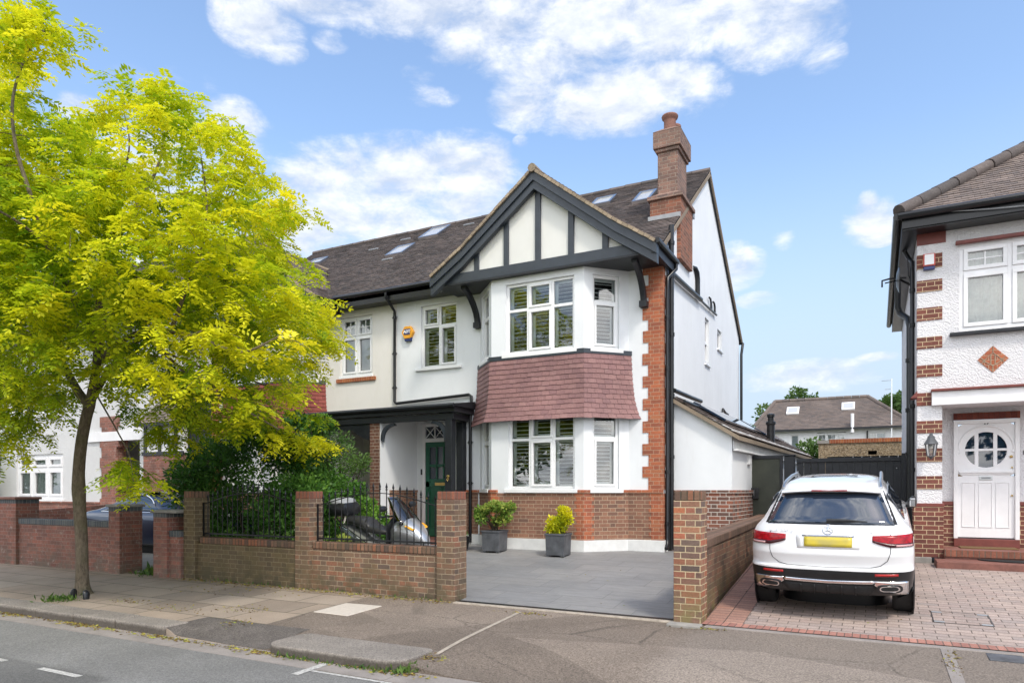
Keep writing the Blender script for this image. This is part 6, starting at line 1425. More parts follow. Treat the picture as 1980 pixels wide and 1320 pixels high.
# ---- maxi-scooter, nose to the right
sc = thing('parked_scooter', 'silver-grey maxi scooter with black top box parked behind the iron railing', 'scooter', (-7.5, 9.55, GZ(9.55)))
def L(name, mat, secs, seg=16, p=2.4, parent=sc): 
    mb = MB(); mb.loft(secs, seg, p=p); return mb.build(name, mat, parent, smooth=True, local=True)
def S_(x, z, hy, hz, y=0, tilt=0): return ((x, y, z), (0, hy, 0), (-hz*math.sin(tilt), 0, hz*math.cos(tilt)))
for x in (-.72, .80):
    t = MB(); r = .29; t.lathe([(r*.62, -.06), (r*.9, -.065), (r, -.035), (r, .035), (r*.9, .065), (r*.62, .06)], (x, 0, r), 'y', 28, caps=False); w_ = t.build('wheel', 'tyre', sc, smooth=True, local=True)
    rm = MB(); rm.lathe([(r*.62, -.03), (.05, -.035), (.05, .035), (r*.62, .03)], (x, 0, r), 'y', 20); rm.build('rim', 'rim', w_, smooth=True, local=True)
L('body', 'scooter_silver', [S_(-.98,.80,.03,.03), S_(-.90,.77,.13,.09), S_(-.65,.68,.18,.15), S_(-.35,.55,.20,.17), S_(-.05,.42,.20,.13), S_(.2,.36,.19,.09), S_(.4,.36,.15,.08)])
L('tail_trim', 'chrome', [S_(-.95,.86,.02,.015,-.14), S_(-.6,.76,.02,.02,-.19), S_(-.25,.60,.02,.02,-.21), S_(.05,.44,.02,.015,-.21)], 8)
L('engine_cover', 'black_plastic', [S_(-.85,.32,.05,.06), S_(-.6,.36,.16,.13), S_(-.2,.33,.18,.12), S_(.15,.26,.14,.07)])
L('exhaust', 'steel', [S_(-.95,.40,.05,.06,-.2), S_(-.6,.36,.06,.075,-.2), S_(-.35,.32,.04,.05,-.19)], 12)
L('seat', 'seat_leather', [S_(-.80,.90,.06,.04), S_(-.72,.93,.14,.07), S_(-.45,.90,.17,.09), S_(-.30,.88,.17,.10), S_(-.22,.80,.17,.08), S_(.0,.76,.16,.07), S_(.18,.74,.12,.05), S_(.24,.72,.05,.03)])
L('backrest', 'seat_leather', [S_(-.30,.88,.10,.10,0,.4), S_(-.20,.86,.15,.10,0,.4), S_(-.14,.82,.14,.06,0,.5)])
L('front_fairing', 'scooter_silver', [S_(.30,.50,.10,.18), S_(.42,.68,.20,.24), S_(.58,.76,.25,.24), S_(.74,.76,.24,.22), S_(.90,.70,.19,.17), S_(1.02,.62,.11,.11), S_(1.08,.58,.04,.05)])
L('front_mudguard', 'scooter_silver', [S_(.60,.50,.05,.06), S_(.74,.58,.08,.05), S_(.92,.54,.08,.05), S_(1.06,.42,.06,.05)])
L('leg_shield', 'black_plastic', [S_(.26,.40,.16,.06,0,.3), S_(.34,.62,.24,.06,0,.3), S_(.40,.86,.26,.05,0,.3), S_(.44,.98,.16,.04,0,.3)])
L('indicator', 'alarm_yellow', [S_(.78,.88,.222,.010,0,.3), S_(.85,.85,.212,.012,0,.3), S_(.92,.815,.19,.009,0,.3)], 10)
hl = L('headlight', 'chrome', [S_(.93,.74,.13,.05), S_(1.0,.68,.12,.06), S_(1.06,.62,.05,.04)])
mb = MB(); pts = []
for j in range(7):
    t = j/6; hw = .25*(1-.55*t**1.6)
    for i in range(9): s_ = i/8*2-1; pts.append((.80-.40*t-.10*s_*s_*(1-.3*t), s_*hw, .90+.44*t))
mb.add(pts, [[j*9+i, j*9+i+1, (j+1)*9+i+1, (j+1)*9+i] for j in range(6) for i in range(8)]); mb.build('windscreen', 'screen_glass', sc, smooth=True, local=True, solid=.005)
mb = MB(); mb.tube([(.46, 0, .8), (.42, 0, 1.02)], .03, 8); mb.tube([(.34, -.36, 1.04), (.40, -.22, 1.03), (.42, 0, 1.02), (.40, .22, 1.03), (.34, .36, 1.04)], .016, 8); mb.build('handlebar', 'black_plastic', sc, smooth=True, local=True)
for sy in (-1, 1):
    mb = MB(); mb.tube([(.40, sy*.24, 1.03), (.44, sy*.32, 1.14)], .008, 6); mb.loft([((.42, sy*.30, 1.17), (0, .015, 0), (0, 0, .01)), ((.44, sy*.34, 1.175), (0, .085, 0), (0, 0, .05)), ((.47, sy*.34, 1.175), (0, .075, 0), (0, 0, .045)), ((.49, sy*.34, 1.17), (0, .02, 0), (0, 0, .015))], 14); mb.build('mirror', 'black_plastic', sc, smooth=True, local=True)
tb = L('top_box', 'black_plastic', [S_(-1.19,1.12,.10,.05), S_(-1.16,1.12,.20,.12), S_(-1.0,1.13,.235,.14), S_(-.80,1.13,.235,.14), S_(-.70,1.11,.19,.11), S_(-.67,1.10,.10,.05)], 20, 3.4)
L('top_box_lid', 'lead', [S_(-1.17,1.20,.10,.03), S_(-1.12,1.22,.19,.06), S_(-.98,1.24,.215,.075), S_(-.82,1.23,.21,.07), S_(-.72,1.19,.14,.04)], 20, 3, tb)
mb = MB(); mb.tube([(-.86, -.12, .85), (-1.0, -.12, .98)], .012, 6); mb.tube([(-.86, .12, .85), (-1.0, .12, .98)], .012, 6); mb.build('rack', 'black_plastic', sc, local=True)
L('tail_light', 'lamp_red', [S_(-1.01,.78,.03,.02), S_(-.97,.78,.09,.04), S_(-.9,.78,.11,.04)], 10)
sc.rotation_euler = (R(6), 0, R(-8))
# ================================================================== plants
def unit(v): return v/np.maximum(np.linalg.norm(v, axis=-1, keepdims=True), 1e-9)
def scatter_leaves(C, D, size, aspect=.5, jit=.25, fold=0.0):
    """one four-cornered leaf per point: C centres, D pointing directions"""
    n = len(C); D = unit(D); side = unit(np.cross(D, RNG.normal(size=(n, 3)))); s = (size*(1+jit*RNG.normal(size=n)))[:, None]
    nrm = np.cross(side, D)
    a = C; b = C+D*s*.5+side*s*aspect*.5-nrm*s*.06; c = C+D*s-nrm*s*.12; d = C+D*s*.5-side*s*aspect*.5-nrm*s*.06
    return np.stack([a, b, c, d], 1)
def in_blobs(blobs, n, surf=.35):
    """n points spread through ellipsoids (cx,cy,cz,rx,ry,rz), thicker towards their skins"""
    vol = np.array([b[3]*b[4]*b[5] for b in blobs])**.75; idx = RNG.choice(len(blobs), n, p=vol/vol.sum()); b = np.array([q[:6] for q in blobs])[idx]
    d = unit(RNG.normal(size=(n, 3))); r = RNG.random(n)**surf
    return b[:, :3]+d*b[:, 3:]*r[:, None], d, idx
def tubes_np(mb, nodes, parent, rad, seg=4):
    for i, p in enumerate(parent):
        if p < 0: continue
        mb.tube([nodes[p], nodes[i]], [rad[p] if rad[p] < rad[i]*2.2 else rad[i]*1.4, rad[i]], seg, caps=False)

def street_tree():
    base = Vector((-10.62, 6.27, -.08)); d0 = 10.83
    D = lambda u, v, dd=0: deep(u, v, d0+dd)
    tr = thing('street_tree', 'slender street tree with bright yellow-green feathery leaves growing from the pavement', 'tree', tuple(base))
    limbs = [  # (pixel path with depth offsets, start radius, end radius)
     ([(160,1152,0),(159,1120,0),(158,1050,0),(154,980,0),(152,920,0),(157,860,0),(166,810,0),(173,785,0)], .135, .115),
     ([(173,785,0),(150,755,.1),(128,715,.25),(95,655,.5),(60,600,.8),(30,545,1.0),(8,490,1.2),(-30,420,1.3)], .075, .022),
     ([(95,655,.5),(40,640,.2),(-20,620,-.1),(-80,570,-.2)], .04, .018),
     ([(173,785,0),(182,740,-.1),(188,690,-.2),(186,640,-.3),(192,580,-.3),(200,500,-.4),(203,420,-.4),(196,350,-.4),(175,300,-.3)], .085, .018),
     ([(178,770,0),(205,725,.3),(235,690,.6),(275,650,.9),(330,600,1.2),(390,575,1.5),(470,560,1.8),(540,575,2.0)], .06, .015),
     ([(188,690,-.2),(200,620,.3),(212,510,.6),(240,440,.8),(262,402,.9),(295,345,1.0),(312,300,1.0),(322,255,1.0),(345,230,1.0)], .055, .014),
     ([(262,402,.9),(310,392,1.1),(360,390,1.3),(420,385,1.5),(480,370,1.6)], .022, .010),
     ([(188,700,-.2),(235,660,-.8),(280,640,-1.3),(330,640,-1.8),(400,660,-2.2),(470,680,-2.4),(540,650,-2.4)], .05, .012),
     ([(280,640,-1.3),(335,700,-1.5),(400,750,-1.6),(470,790,-1.5),(540,830,-1.3)], .028, .010),
     ([(205,725,.3),(300,745,.6),(330,790,.7),(360,840,.8)], .022, .008),
     ([(186,640,-.3),(130,560,-1.2),(90,470,-1.8),(60,380,-2.0),(30,280,-2.0),(25,190,-2.0),(50,110,-1.9),(85,60,-1.8)], .045, .009),
     ([(90,470,-1.8),(20,420,-2.2),(-60,380,-2.4)], .025, .010),
     ([(200,500,-.4),(160,440,.6),(120,380,1.4),(90,330,1.6)], .025, .009),
     ([(203,420,-.4),(240,330,-.8),(250,270,-.9),(235,200,-.9)], .022, .008),
     ([(128,715,.25),(60,740,-.5),(0,770,-1.0),(-50,800,-1.2)], .025, .010),
     ([(275,650,.9),(340,690,1.6),(420,720,2.2),(500,740,2.5),(560,770,2.6),(600,800,2.6)], .03, .009),
     ([(390,575,1.5),(440,500,1.5),(490,430,1.4),(520,400,1.4)], .022, .008),
     ([(330,640,-1.8),(360,560,-2.0),(390,480,-2.0),(400,400,-1.9),(390,310,-1.8)], .03, .008),
     ([(185,760,-.1),(225,830,-.9),(250,880,-1.2),(258,930,-1.4)], .014, .006),
     ([(235,690,.6),(215,760,1.2),(262,800,1.6),(290,850,1.8)], .014, .006)]
    nodes = []; par = []; rad = []; mb = MB()
    for path, r0, r1 in limbs:
        P = [D(*p) for p in path]; n = len(P)
        # smooth resample
        pts = []
        for i in range(n-1):
            a, b = P[i], P[i+1]
            p0 = P[i-1] if i else a*2-b; p3 = P[i+2] if i+2 < n else b*2-a
            for k in range(5):
                t = k/5; pts.append(.5*((2*a)+(b-p0)*t+(2*p0-5*a+4*b-p3)*t*t+(3*a-p0-3*b+p3)*t**3))
        pts.append(P[-1]); m_ = len(pts); rr = [r0+(r1-r0)*(k/(m_-1))**.8 for k in range(m_)]
        if r0 > .1:
            for k in range(m_): z = pts[k].z; rr[k] = .088+.070*math.exp(-(z+.08)/.10)+.012*math.exp(-((z-1.55)/.16)**2)-.010*max(0, z-1.2)*.5
        mb.tube(pts, rr, 14 if r0 > .1 else 8)
        for k, p in enumerate(pts):
            if r0 < .1: nodes.append(np.array(p)); par.append(-1); rad.append(rr[k])
    blobs = [(20,250,90),(85,330,105),(0,420,130),(245,215,50),(325,245,66),(390,270,50),(445,330,45),(205,340,75),(300,380,115),(415,400,85),(490,400,55),(530,425,38),(100,480,130),(250,500,130),(375,520,120),(480,530,85),(520,500,34),(535,590,55),(570,645,40),(490,640,90),(350,650,120),(200,640,105),(60,630,120),(10,735,90),(0,815,60),(290,735,80),(420,750,85),(510,740,65),(550,700,40),(455,800,28),(525,815,30),(565,845,18),(595,850,14),(345,790,30),(306,825,12),(245,895,7),(10,160,34),(40,110,24),(42,60,12),(85,62,14),(70,400,80),(150,570,120),(430,600,100),(-80,500,140),(-90,680,120),(-60,340,110),(-100,800,70),(95,760,40),(615,660,18),(595,610,24),(150,400,60),(150,250,30)]
    P = []; out = []
    for (u, v, r) in blobs:
        n = int(5+(r/100)**2*33); rho = math.hypot((u-230)/430, (v-500)/460); span = max(.5, 3.1*math.sqrt(max(0.02, 1-rho*rho)))
        if r < 40: n = max(4, int(n*1.3))
        for _ in range(n):
            a = random.random()*2*math.pi; q = r*math.sqrt(random.random()); dd = random.uniform(-span, span) if r > 40 else random.uniform(-.6, .6)+(-1.8 if v < 160 and u < 120 else (2.2 if u > 500 else -.9 if v > 860 else .6))
            p = deep(u+q*math.cos(a)*1.1, v+q*math.sin(a)*.8, d0+dd)
            if p.y > 11.2 or p.z < 1.35: continue
            P.append(np.array(p))
    for path, r0, r1 in limbs[1:]: P.append(np.array(D(*path[-1]))+RNG.normal(size=3)*.05)
    P = np.array(P); N0 = np.array(nodes); d = np.min(np.linalg.norm(P[:, None]-N0[None], axis=2), axis=1); P = P[np.argsort(d)]
    nodes = list(nodes); tips = []
    arr = np.zeros((len(nodes)+len(P)*3, 3)); arr[:len(nodes)] = nodes; cnt = len(nodes)
    for p in P:
        dd = arr[:cnt]-p; dist = np.linalg.norm(dd, axis=1); j = int(np.argmin(dist+.25*np.maximum(0, arr[:cnt, 2]-p[2]))); a = arr[j].copy(); L = dist[j]
        m1 = a+(p-a)*.5+RNG.normal(size=3)*.06*min(L, 1.5)+np.array([0, 0, .05*L]); 
        r = min(rad[j]*.6, .006+.006*L)
        mb.tube([Vector(a), Vector(m1), Vector(p)], [r, r*.75, r*.45], 4, caps=False)
        arr[cnt] = m1; rad.append(r*.8); arr[cnt+1] = p; rad.append(r*.5); cnt += 2
        out_ = np.array(p)-np.array(D(200, 560)); out_[2] *= .35; dv = unit(unit(out_)*.8+RNG.normal(size=3)*np.array([.75, .75, .22])+unit(p-m1)*.5); L2 = random.uniform(.32, .62)
        e1 = p+dv*L2*.5+np.array([0, 0, .02]); e2 = p+dv*L2-np.array([0, 0, .10*L2]); mb.tube([Vector(p), Vector(e1), Vector(e2)], [r*.5, .0035, .002], 4, caps=False)
        for t_ in (.15, .4, .65, .9): q = p+(e1-p)*min(1, t_*2)+(e2-e1)*max(0, t_*2-1); tips.append((q, dv))
    mb.build('trunk', 'bark', tr, smooth=True)
    # guards of dark rubber at the foot of the trunk
    # compound leaves: several pinnate leaves round the last stretch of every twig
    C = np.array([t[0] for t in tips]); DV = np.array([t[1] for t in tips]); K = 4; M_ = len(C); print('tree tips', M_)
    org = np.repeat(C, K, 0); tw = np.repeat(DV, K, 0); n = len(org)
    org = org-tw*(RNG.random((n, 1))*.16); hor = RNG.normal(size=(n, 3)); hor[:, 2] *= .28; ld = unit(unit(hor)*1.0+tw*.55+np.array([0, 0, -.10]))
    org = org+RNG.normal(size=(n, 3))*.02
    Lf = RNG.uniform(.16, .29, n); clump = np.repeat(np.repeat(RNG.normal(size=M_//4)*.15, 4), K)
    side = unit(np.cross(ld, np.array([0, 0, 1.0])+RNG.normal(size=(n, 3))*.30)); nrm = np.cross(side, ld)
    Q = []; T_ = []
    # new growth at the outside of the crown is yellower than the older leaves within; sunlit top and right painted yellower
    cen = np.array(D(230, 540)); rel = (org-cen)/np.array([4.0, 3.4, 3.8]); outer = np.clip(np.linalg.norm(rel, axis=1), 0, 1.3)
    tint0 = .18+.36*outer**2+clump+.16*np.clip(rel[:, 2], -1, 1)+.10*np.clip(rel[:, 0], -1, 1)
    pairs = 5
    for k in range(pairs):
        f = (k+.8)/pairs; pos_ = org+ld*(Lf*f)[:, None]-np.array([0, 0, 1.0])*(Lf*.42*f*f)[:, None]
        for sg in (-1, 1):
            dirn = unit(side*sg*.95+ld*.5+np.array([0, 0, -.28])+RNG.normal(size=(n, 3))*.12); l = (.084*(1-.35*abs(f-.5)))*(1+.2*RNG.normal(size=n)); wv = unit(np.cross(nrm, dirn)); l = l[:, None]
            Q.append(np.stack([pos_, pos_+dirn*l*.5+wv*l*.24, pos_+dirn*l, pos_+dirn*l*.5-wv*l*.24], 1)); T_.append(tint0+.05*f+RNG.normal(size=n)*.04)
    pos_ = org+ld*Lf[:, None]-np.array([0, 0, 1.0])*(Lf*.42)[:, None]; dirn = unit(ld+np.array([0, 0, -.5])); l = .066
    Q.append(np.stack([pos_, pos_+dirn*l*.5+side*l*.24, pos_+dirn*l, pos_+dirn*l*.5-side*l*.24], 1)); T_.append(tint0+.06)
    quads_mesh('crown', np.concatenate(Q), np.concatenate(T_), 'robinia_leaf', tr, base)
    for (a, sx) in ((-.15, -1), (.17, 1)):
        gd = MB(); gd.loft([((base.x+a, base.y-.06, -.10), (.028, 0, 0), (0, .04, 0)), ((base.x+a, base.y-.06, .0), (.034, 0, 0), (0, .05, 0)), ((base.x+a*.92, base.y-.06, .045), (.024, 0, 0), (0, .035, 0)), ((base.x+a*.9, base.y-.06, .06), (.008, 0, 0), (0, .015, 0))], 10)
        gd.build('trunk_guard', 'black_plastic', tr, smooth=True)
    return tr
street_tree()

def shrub(name, label, cat, base, blobs, n, size, mat, stems=(), aspect=.5, up=.3, surf=.35, tint=(.45, .22), group=None, stem_r=.012):
    root = thing(name, label, cat, base, group=group); P, d, idx = in_blobs(blobs, n, surf)
    dirs = d*.7+RNG.normal(size=(n, 3))*.7+np.array([0, 0, up]); Q = scatter_leaves(P, dirs, size, aspect)
    bc = RNG.normal(size=len(blobs))*tint[1]*.6
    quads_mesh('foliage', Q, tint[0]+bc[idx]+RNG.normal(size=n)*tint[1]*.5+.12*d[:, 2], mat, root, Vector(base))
    mb = MB(); b = Vector(base)
    for (cx_, cy_, cz_, *_r) in (stems or blobs):
        e = Vector((cx_, cy_, cz_)); m_ = b.lerp(e, .5)+Vector((random.uniform(-.1, .1), random.uniform(-.1, .1), .05)); a = b+Vector((random.uniform(-.08, .08), random.uniform(-.08, .08), 0))
        mb.tube([a, a.lerp(m_, .6)+Vector((0,0,.05)), m_, e], [stem_r*1.6, stem_r*1.2, stem_r, stem_r*.5], 6)
        for _ in range(2):
            q = m_.lerp(e, random.random()); r_ = _r[0] if _r else .3; mb.tube([q, q+Vector((random.uniform(-1, 1)*r_, random.uniform(-1, 1)*r_, random.uniform(.1, .8)*r_))], [stem_r*.7, stem_r*.3], 5)
    mb.build('stem', 'twig', root, smooth=True); return root
# large dark bush filling the front bed behind the left railing
hb = []
for k in range(66):
    x = random.uniform(-12.6, -8.9); y = random.uniform(8.95, 10.4); top = 3.25-.42*abs(x+10.9)**1.3; z = random.uniform(.25, max(.6, top-.3)); r = random.uniform(.28, .50); hb.append((x, y, z, r, r*.9, r*.85))
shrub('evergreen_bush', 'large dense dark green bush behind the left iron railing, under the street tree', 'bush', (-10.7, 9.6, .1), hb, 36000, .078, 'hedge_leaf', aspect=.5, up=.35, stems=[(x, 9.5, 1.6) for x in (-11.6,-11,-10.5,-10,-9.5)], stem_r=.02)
wb = [(x, 8.85+random.uniform(-.1,.25), random.uniform(.25,.75), .22,.2,.2) for x in np.arange(-10.4, -8.3, .25)]
shrub('leafy_plant', 'bright green bedding plants low behind the left iron railing', 'plant', (-9.3, 8.95, .05), wb, 2600, .075, 'shrub_leaf', aspect=.55, tint=(.75, .3), stem_r=.006)
# tall open shrub in front of the neighbour's door
ts = [(-10.15,11.0,2.35,.35,.35,.32),(-9.85,11.05,2.55,.30,.3,.25),(-9.6,10.95,2.2,.30,.3,.3),(-9.35,11.0,2.0,.26,.26,.22),(-10.35,11.0,2.05,.3,.3,.3),(-9.95,11.0,1.85,.35,.3,.22),(-9.5,10.9,1.65,.22,.2,.16),(-9.15,11,2.15,.16,.16,.14),(-10.2,11,1.5,.22,.2,.2)]
shrub('tall_shrub', 'tall open shrub with bare stems in front of the shaded front door', 'shrub', (-9.95, 11.0, .25), ts, 4200, .065, 'shrub_leaf', aspect=.34, tint=(.55, .3), surf=.5, stem_r=.016)
cl = [(-11.75,11.9,2.95,.42,.3,.30),(-11.35,11.9,2.75,.38,.3,.35),(-11.1,11.9,2.35,.34,.3,.35),(-11.7,11.9,2.35,.42,.3,.4),(-11.9,11.9,1.8,.4,.3,.4),(-11.3,11.9,1.8,.34,.3,.4),(-11.6,11.9,1.2,.4,.3,.4),(-11.0,11.85,3.05,.25,.25,.2),(-11.95,11.9,3.2,.3,.25,.2)]
shrub('climbing_shrub', 'deep green climber covering the left end of the black porch', 'shrub', (-11.6, 11.9, .3), cl, 6500, .085, 'hedge_leaf', aspect=.55, tint=(.5, .3))
sb = [(-9.05,10.6,1.30,.28,.25,.24),(-8.75,10.55,1.15,.30,.25,.25),(-8.45,10.5,1.0,.28,.25,.24),(-8.25,10.5,.75,.26,.25,.22),(-8.9,10.6,.8,.34,.28,.3),(-8.55,10.5,.6,.3,.25,.25),(-8.98,10.6,1.55,.18,.16,.16)]
shrub('glossy_bush', 'small glossy green bush behind the scooter, in front of the white porch wall', 'bush', (-8.7, 10.55, .2), sb, 4200, .07, 'hedge_leaf', aspect=.6, tint=(.55, .3))
gp_ = [(-8.35,9.0,.55,.2,.18,.2),(-8.15,9.0,.35,.22,.2,.2),(-8.0,9.05,.6,.16,.16,.2),(-8.45,9.0,.3,.25,.2,.2)]
shrub('leafy_plant', 'bright green bedding plants beside the rear of the scooter', 'plant', (-8.2, 9.0, .06), gp_, 1500, .06, 'variegated_leaf', tint=(.45, .3), stem_r=.006)
iv = [(-25.6,11.7,2.2,.7,.5,.5),(-25.8,11.7,1.5,.7,.5,.6),(-25.3,11.6,1.9,.4,.4,.4),(-26,11.8,2.8,.6,.5,.4),(-25.7,11.7,.7,.6,.5,.5)]
shrub('evergreen_bush', 'dark evergreen bush at the left edge beside the curtained window', 'bush', (-25.7, 11.7, .1), iv, 5200, .10, 'hedge_leaf', aspect=.5, stem_r=.02)
# planters by the bay and what grows in them
def planter(x, y, s, h, label, rz):
    p_ = thing('planter', label, 'planter', (x, y, GZ(y)), (0, 0, R(rz)), group='lead-grey planters under the bay window')
    o, i = s/2, s/2-.025; f = MB()
    f.add([(-o*.94,-o*.94,.02),(o*.94,-o*.94,.02),(o*.94,o*.94,.02),(-o*.94,o*.94,.02),(-o,-o,h),(o,-o,h),(o,o,h),(-o,o,h),(-i,-i,h),(i,-i,h),(i,i,h),(-i,i,h),(-i,-i,h-.06),(i,-i,h-.06),(i,i,h-.06),(-i,i,h-.06)],
          [[3,2,1,0],[0,1,5,4],[1,2,6,5],[2,3,7,6],[3,0,4,7],[4,5,9,8],[5,6,10,9],[6,7,11,10],[7,4,8,11],[8,9,13,12],[9,10,14,13],[10,11,15,14],[11,8,12,15]])
    f.build('tub', 'lead_planter', p_, local=True, bevel=.006); f = MB()
    for (a, b, c, d) in ((-o-.012, o+.012, -o-.012, -o+.0), (-o-.012, o+.012, o, o+.012), (-o-.012, -o, -o, o), (o, o+.012, -o, o)): f.box(a, b, c, d, h-.03, h+.006)
    f.build('rim', 'lead_planter', p_, local=True, bevel=.004); f = MB(); f.poly([(-i,-i,h-.05),(i,-i,h-.05),(i,i,h-.05),(-i,i,h-.05)]); f.build('soil', 'earth', p_, local=True)
    f = MB()
    for (a, b) in ((-1,-1),(1,-1),(1,1),(-1,1)): f.box(a*o*.75-.03, a*o*.75+.03, b*o*.75-.03, b*o*.75+.03, 0, .022)
    f.build('foot', 'lead_planter', p_, local=True)
planter(-6.72, 12.05, .39, .42, 'square lead-grey planter holding the green leafy shrub, by the tile-hung bay', 2)
planter(-5.28, 11.92, .38, .42, 'square lead-grey planter holding the yellow shrub, by the tile-hung bay', 2)
b1 = []
for k in range(26):
    a = random.uniform(-.36, .36); z = random.uniform(.52, .98); r = random.uniform(.07, .12); 
    if abs(a)*1.0 < (z-.25)*.75: b1.append((-6.72+a, 12.05+random.uniform(-.2, .2), z+.32+.0, r, r, r*.8))
shrub('potted_shrub', 'loose green shrub with pale leaf edges growing in a grey planter', 'shrub', (-6.72, 12.05, GZ(12.05)+.36), b1, 2400, .058, 'variegated_leaf', aspect=.55, tint=(.45, .35), stem_r=.006)
b2 = [(-5.30,11.92,.86,.19,.17,.15),(-5.20,11.92,.98,.15,.15,.14),(-5.38,11.92,.95,.12,.12,.10),(-5.14,11.92,1.12,.12,.12,.10),(-5.10,11.92,1.0,.10,.1,.1),(-5.42,11.9,.82,.12,.12,.08),(-5.2,11.9,1.18,.08,.08,.07)]
shrub('potted_shrub', 'bright yellow leafy shrub growing in a grey planter', 'shrub', (-5.28, 11.92, GZ(11.92)+.36), b2, 2600, .048, 'golden_leaf', aspect=.5, tint=(.6, .3), stem_r=.006)
po = MB(); c0 = Vector((-7.45, 12.0, GZ(12.0))); po.lathe([(.09, 0), (.12, .02), (.155, .24), (.165, .25), (.165, .28), (.145, .28), (.14, .24)], c0, seg=20); o_ = po.build('flower_pot', 'black_plastic', None, smooth=True); set_tags(o_, 'small round dark flower pot beside the downpipe, half behind the brick pier', 'flower pot')
shrub('potted_shrub', 'small silvery green plant in the round dark pot', 'plant', (-7.45, 12.0, GZ(12.0)+.24), [(-7.45,12.0,GZ(12)+.33,.13,.12,.06)], 260, .045, 'shrub_leaf', tint=(.7, .2), stem_r=.004)
# far greenery
shrub('garden_bush', 'rounded green bush at the end of the tiled extension roof', 'bush', (-1.9, 30, .36), [(-1.95,30,2.5,.7,.7,.9),(-1.5,30,2.2,.7,.7,.8),(-2.3,30.2,3.0,.6,.6,.6),(-1.2,30,1.7,.6,.6,.6),(-1.9,30,1.2,.9,.8,.9)], 5000, .16, 'far_leaf', aspect=.6)
def far_tree(x, y, h, r, label, n=5000, grp='trees beyond the far house', mat='far_leaf', size=.30):
    t = thing('garden_tree', label, 'tree', (x, y, .3), group=grp); bl = []
    for k in range(16): a = random.random()*6.28; q = random.random()**.5*r*.75; bl.append((x+q*math.cos(a), y+q*math.sin(a), h-r*.9+random.uniform(-.6, .75)*r, r*.42, r*.42, r*.36))
    P, d, idx = in_blobs(bl, n, .4); Q = scatter_leaves(P, d+RNG.normal(size=(n, 3))*.8, size, .6); bc = RNG.normal(size=len(bl))*.15
    quads_mesh('crown', Q, .5+bc[idx]+RNG.normal(size=n)*.1, mat, t, Vector((x, y, .3))); mb = MB(); mb.tube([(x, y, .3), (x+.1, y, h*.45), (x, y, h*.8)], [.28, .2, .06], 8)
    for b in bl[:9]: mb.tube([(x+.05, y, h*.5), tuple((np.array(b[:3])+np.array([x, y, h*.5]))/2+np.array([0,0,.3])), b[:3]], [.10, .07, .02], 6)
    mb.build('trunk', 'bark', t, smooth=True)
far_tree(-4.3, 56, 8.9, 1.6, 'rounded green tree top showing over the ridge of the distant house', 3500, size=.25)
far_tree(-6.9, 56, 8.0, 1.3, 'thin green tree top at the left end of the distant roof', 1500, size=.22)
far_tree(1.7, 58, 8.6, 1.5, 'small dark tree top between the distant house and the black downpipe', 2500, size=.25)
# trees along the far side of the road, behind the camera: they show in the window glass
for k, (x, y, h, r) in enumerate(((-19, -11, 9.0, 3.6), (-11.5, -12.5, 10.0, 3.8), (-3.0, -13, 8.5, 3.2), (-27, -12, 9, 3.6), (-36, -13, 10, 4.0), (6.5, -15, 8.5, 3.2))):
    far_tree(x, y, h, r, 'green street tree across the road, mirrored in the window panes', 4200, 'trees across the road', 'far_leaf', .42)
# ---- litter, weeds and moss lines (uncountable)
def litter(n, area, size, mat, name, zf, lab):
    P = []
    while len(P) < n:
        x, y = area()
        P.append((x, y, zf(x, y)+.006))
    P = np.array(P); a = RNG.random(len(P))*6.28; dv = np.stack([np.cos(a), np.sin(a), .12*RNG.normal(size=len(P))], 1); Q = scatter_leaves(P, dv, size, .45, .4)
    Q[:, :, 2] = np.maximum(Q[:, :, 2], (P[:, 2]-.004)[:, None]); o = quads_mesh(name, Q, RNG.random(len(P)), mat); o['kind'] = 'stuff'; o['label'] = lab; return o
zroad = lambda x, y: -.192 if y > 5.08 else -.198
def a_gutter():
    x = random.uniform(-11.5, -3.6); 
    while random.random() > (.25+.75*abs(math.sin(x*1.9))**4): x = random.uniform(-11.5, -3.6)
    return x, 5.38-abs(random.gauss(0, .06))
litter(1500, a_gutter, .034, 'litter', 'fallen_leaves', zroad, 'fallen leaves and seed husks along the kerb')
def a_wall():
    x = random.uniform(-11, -5.2); return x, 8.16-abs(random.gauss(0, .09))
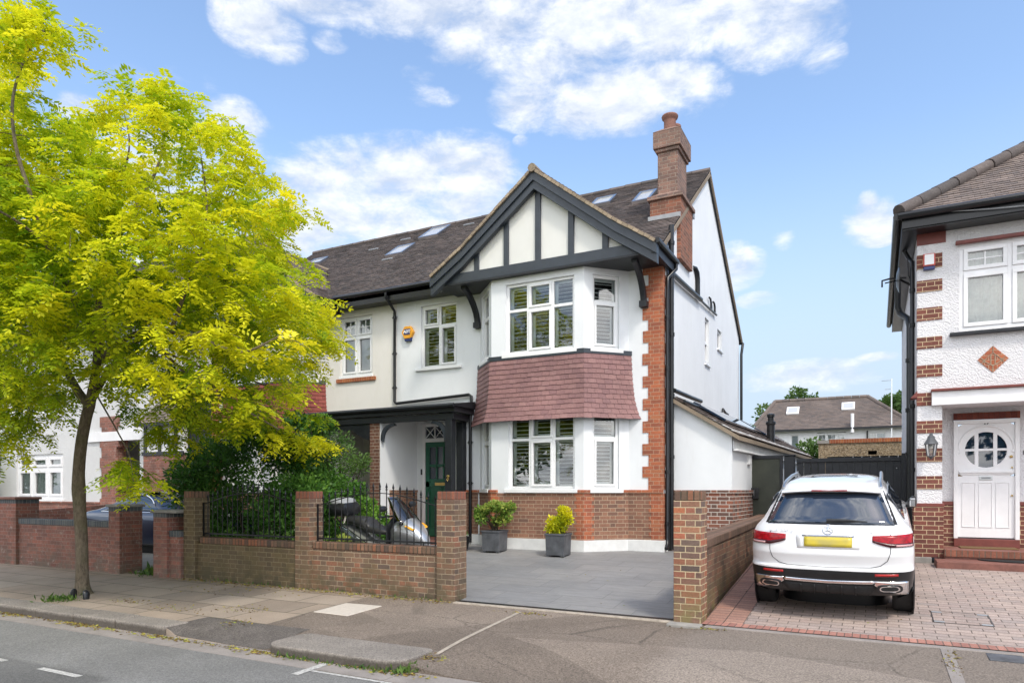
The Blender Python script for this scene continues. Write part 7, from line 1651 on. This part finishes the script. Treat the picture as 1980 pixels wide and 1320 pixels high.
litter(1100, a_wall, .03, 'litter', 'fallen_leaves', lambda x, y: pave_z(x, y), 'fallen leaves along the foot of the garden wall')
def a_pave():
    c = random.choice([(-8.6,6.3,.5,.2),(-7.6,6.6,.4,.2),(-9.6,6.35,.3,.15),(-7.0,6.0,.15,.15),(-3.95,7.9,.3,.05),(-1.75,7.95,.25,.05),(-3.95,5.75,.12,.12),(-9.0,7.6,1.0,.4),(.62,7.5,.05,.5)])
    return random.gauss(c[0], c[2]*.6), min(8.1, random.gauss(c[1], c[3]*.6))
litter(900, a_pave, .028, 'litter', 'fallen_leaves', lambda x, y: pave_z(x, y), 'scattered fallen leaves on the pavement')
def a_spot(): return random.uniform(-5, 1.5), random.uniform(8.4, 11.5)
litter(40, a_spot, .03, 'litter', 'fallen_leaves', lambda x, y: GZ(y), 'a few fallen leaves on the drives')
def weeds(n, area, size, zf, lab, mat='weed'):
    P = np.array([(*a_, zf(*a_)) for a_ in [area() for _ in range(n)]]); dv = RNG.normal(size=(n, 3))*np.array([.6, .6, .2])+np.array([0, 0, .8]); Q = scatter_leaves(P, dv, size, .28, .4); o = quads_mesh('weeds', Q, RNG.random(n), mat); o['kind'] = 'stuff'; o['label'] = lab
weeds(260, lambda: (random.gauss(-10.78, .16), random.gauss(6.02, .10)), .06, lambda x, y: pave_z(x, y), 'grass and weeds round the tree foot')
weeds(200, lambda: (random.gauss(-11.85, .2), random.gauss(8.35, .2)), .10, lambda x, y: 0, 'weeds in the gap of the old wall')
weeds(160, lambda: (random.gauss(-11.7, .25), random.gauss(9.4, .4)), .16, lambda x, y: .05, 'pale flowering weeds in the gap of the old wall', 'variegated_leaf')
weeds(140, lambda: (random.uniform(-5.6, -4.0), 5.31-abs(random.gauss(0, .03))), .05, lambda x, y: -.193, 'small weeds under the kerb block')
weeds(160, lambda: (random.gauss(-4.0, .08), random.gauss(5.45, .08)), .07, lambda x, y: -.19, 'weeds at the end of the kerb block')
weeds(120, lambda: (random.uniform(-10.8, -5.3), 8.19-abs(random.gauss(0, .03))), .05, lambda x, y: pave_z(x, y), 'weeds along the wall foot')
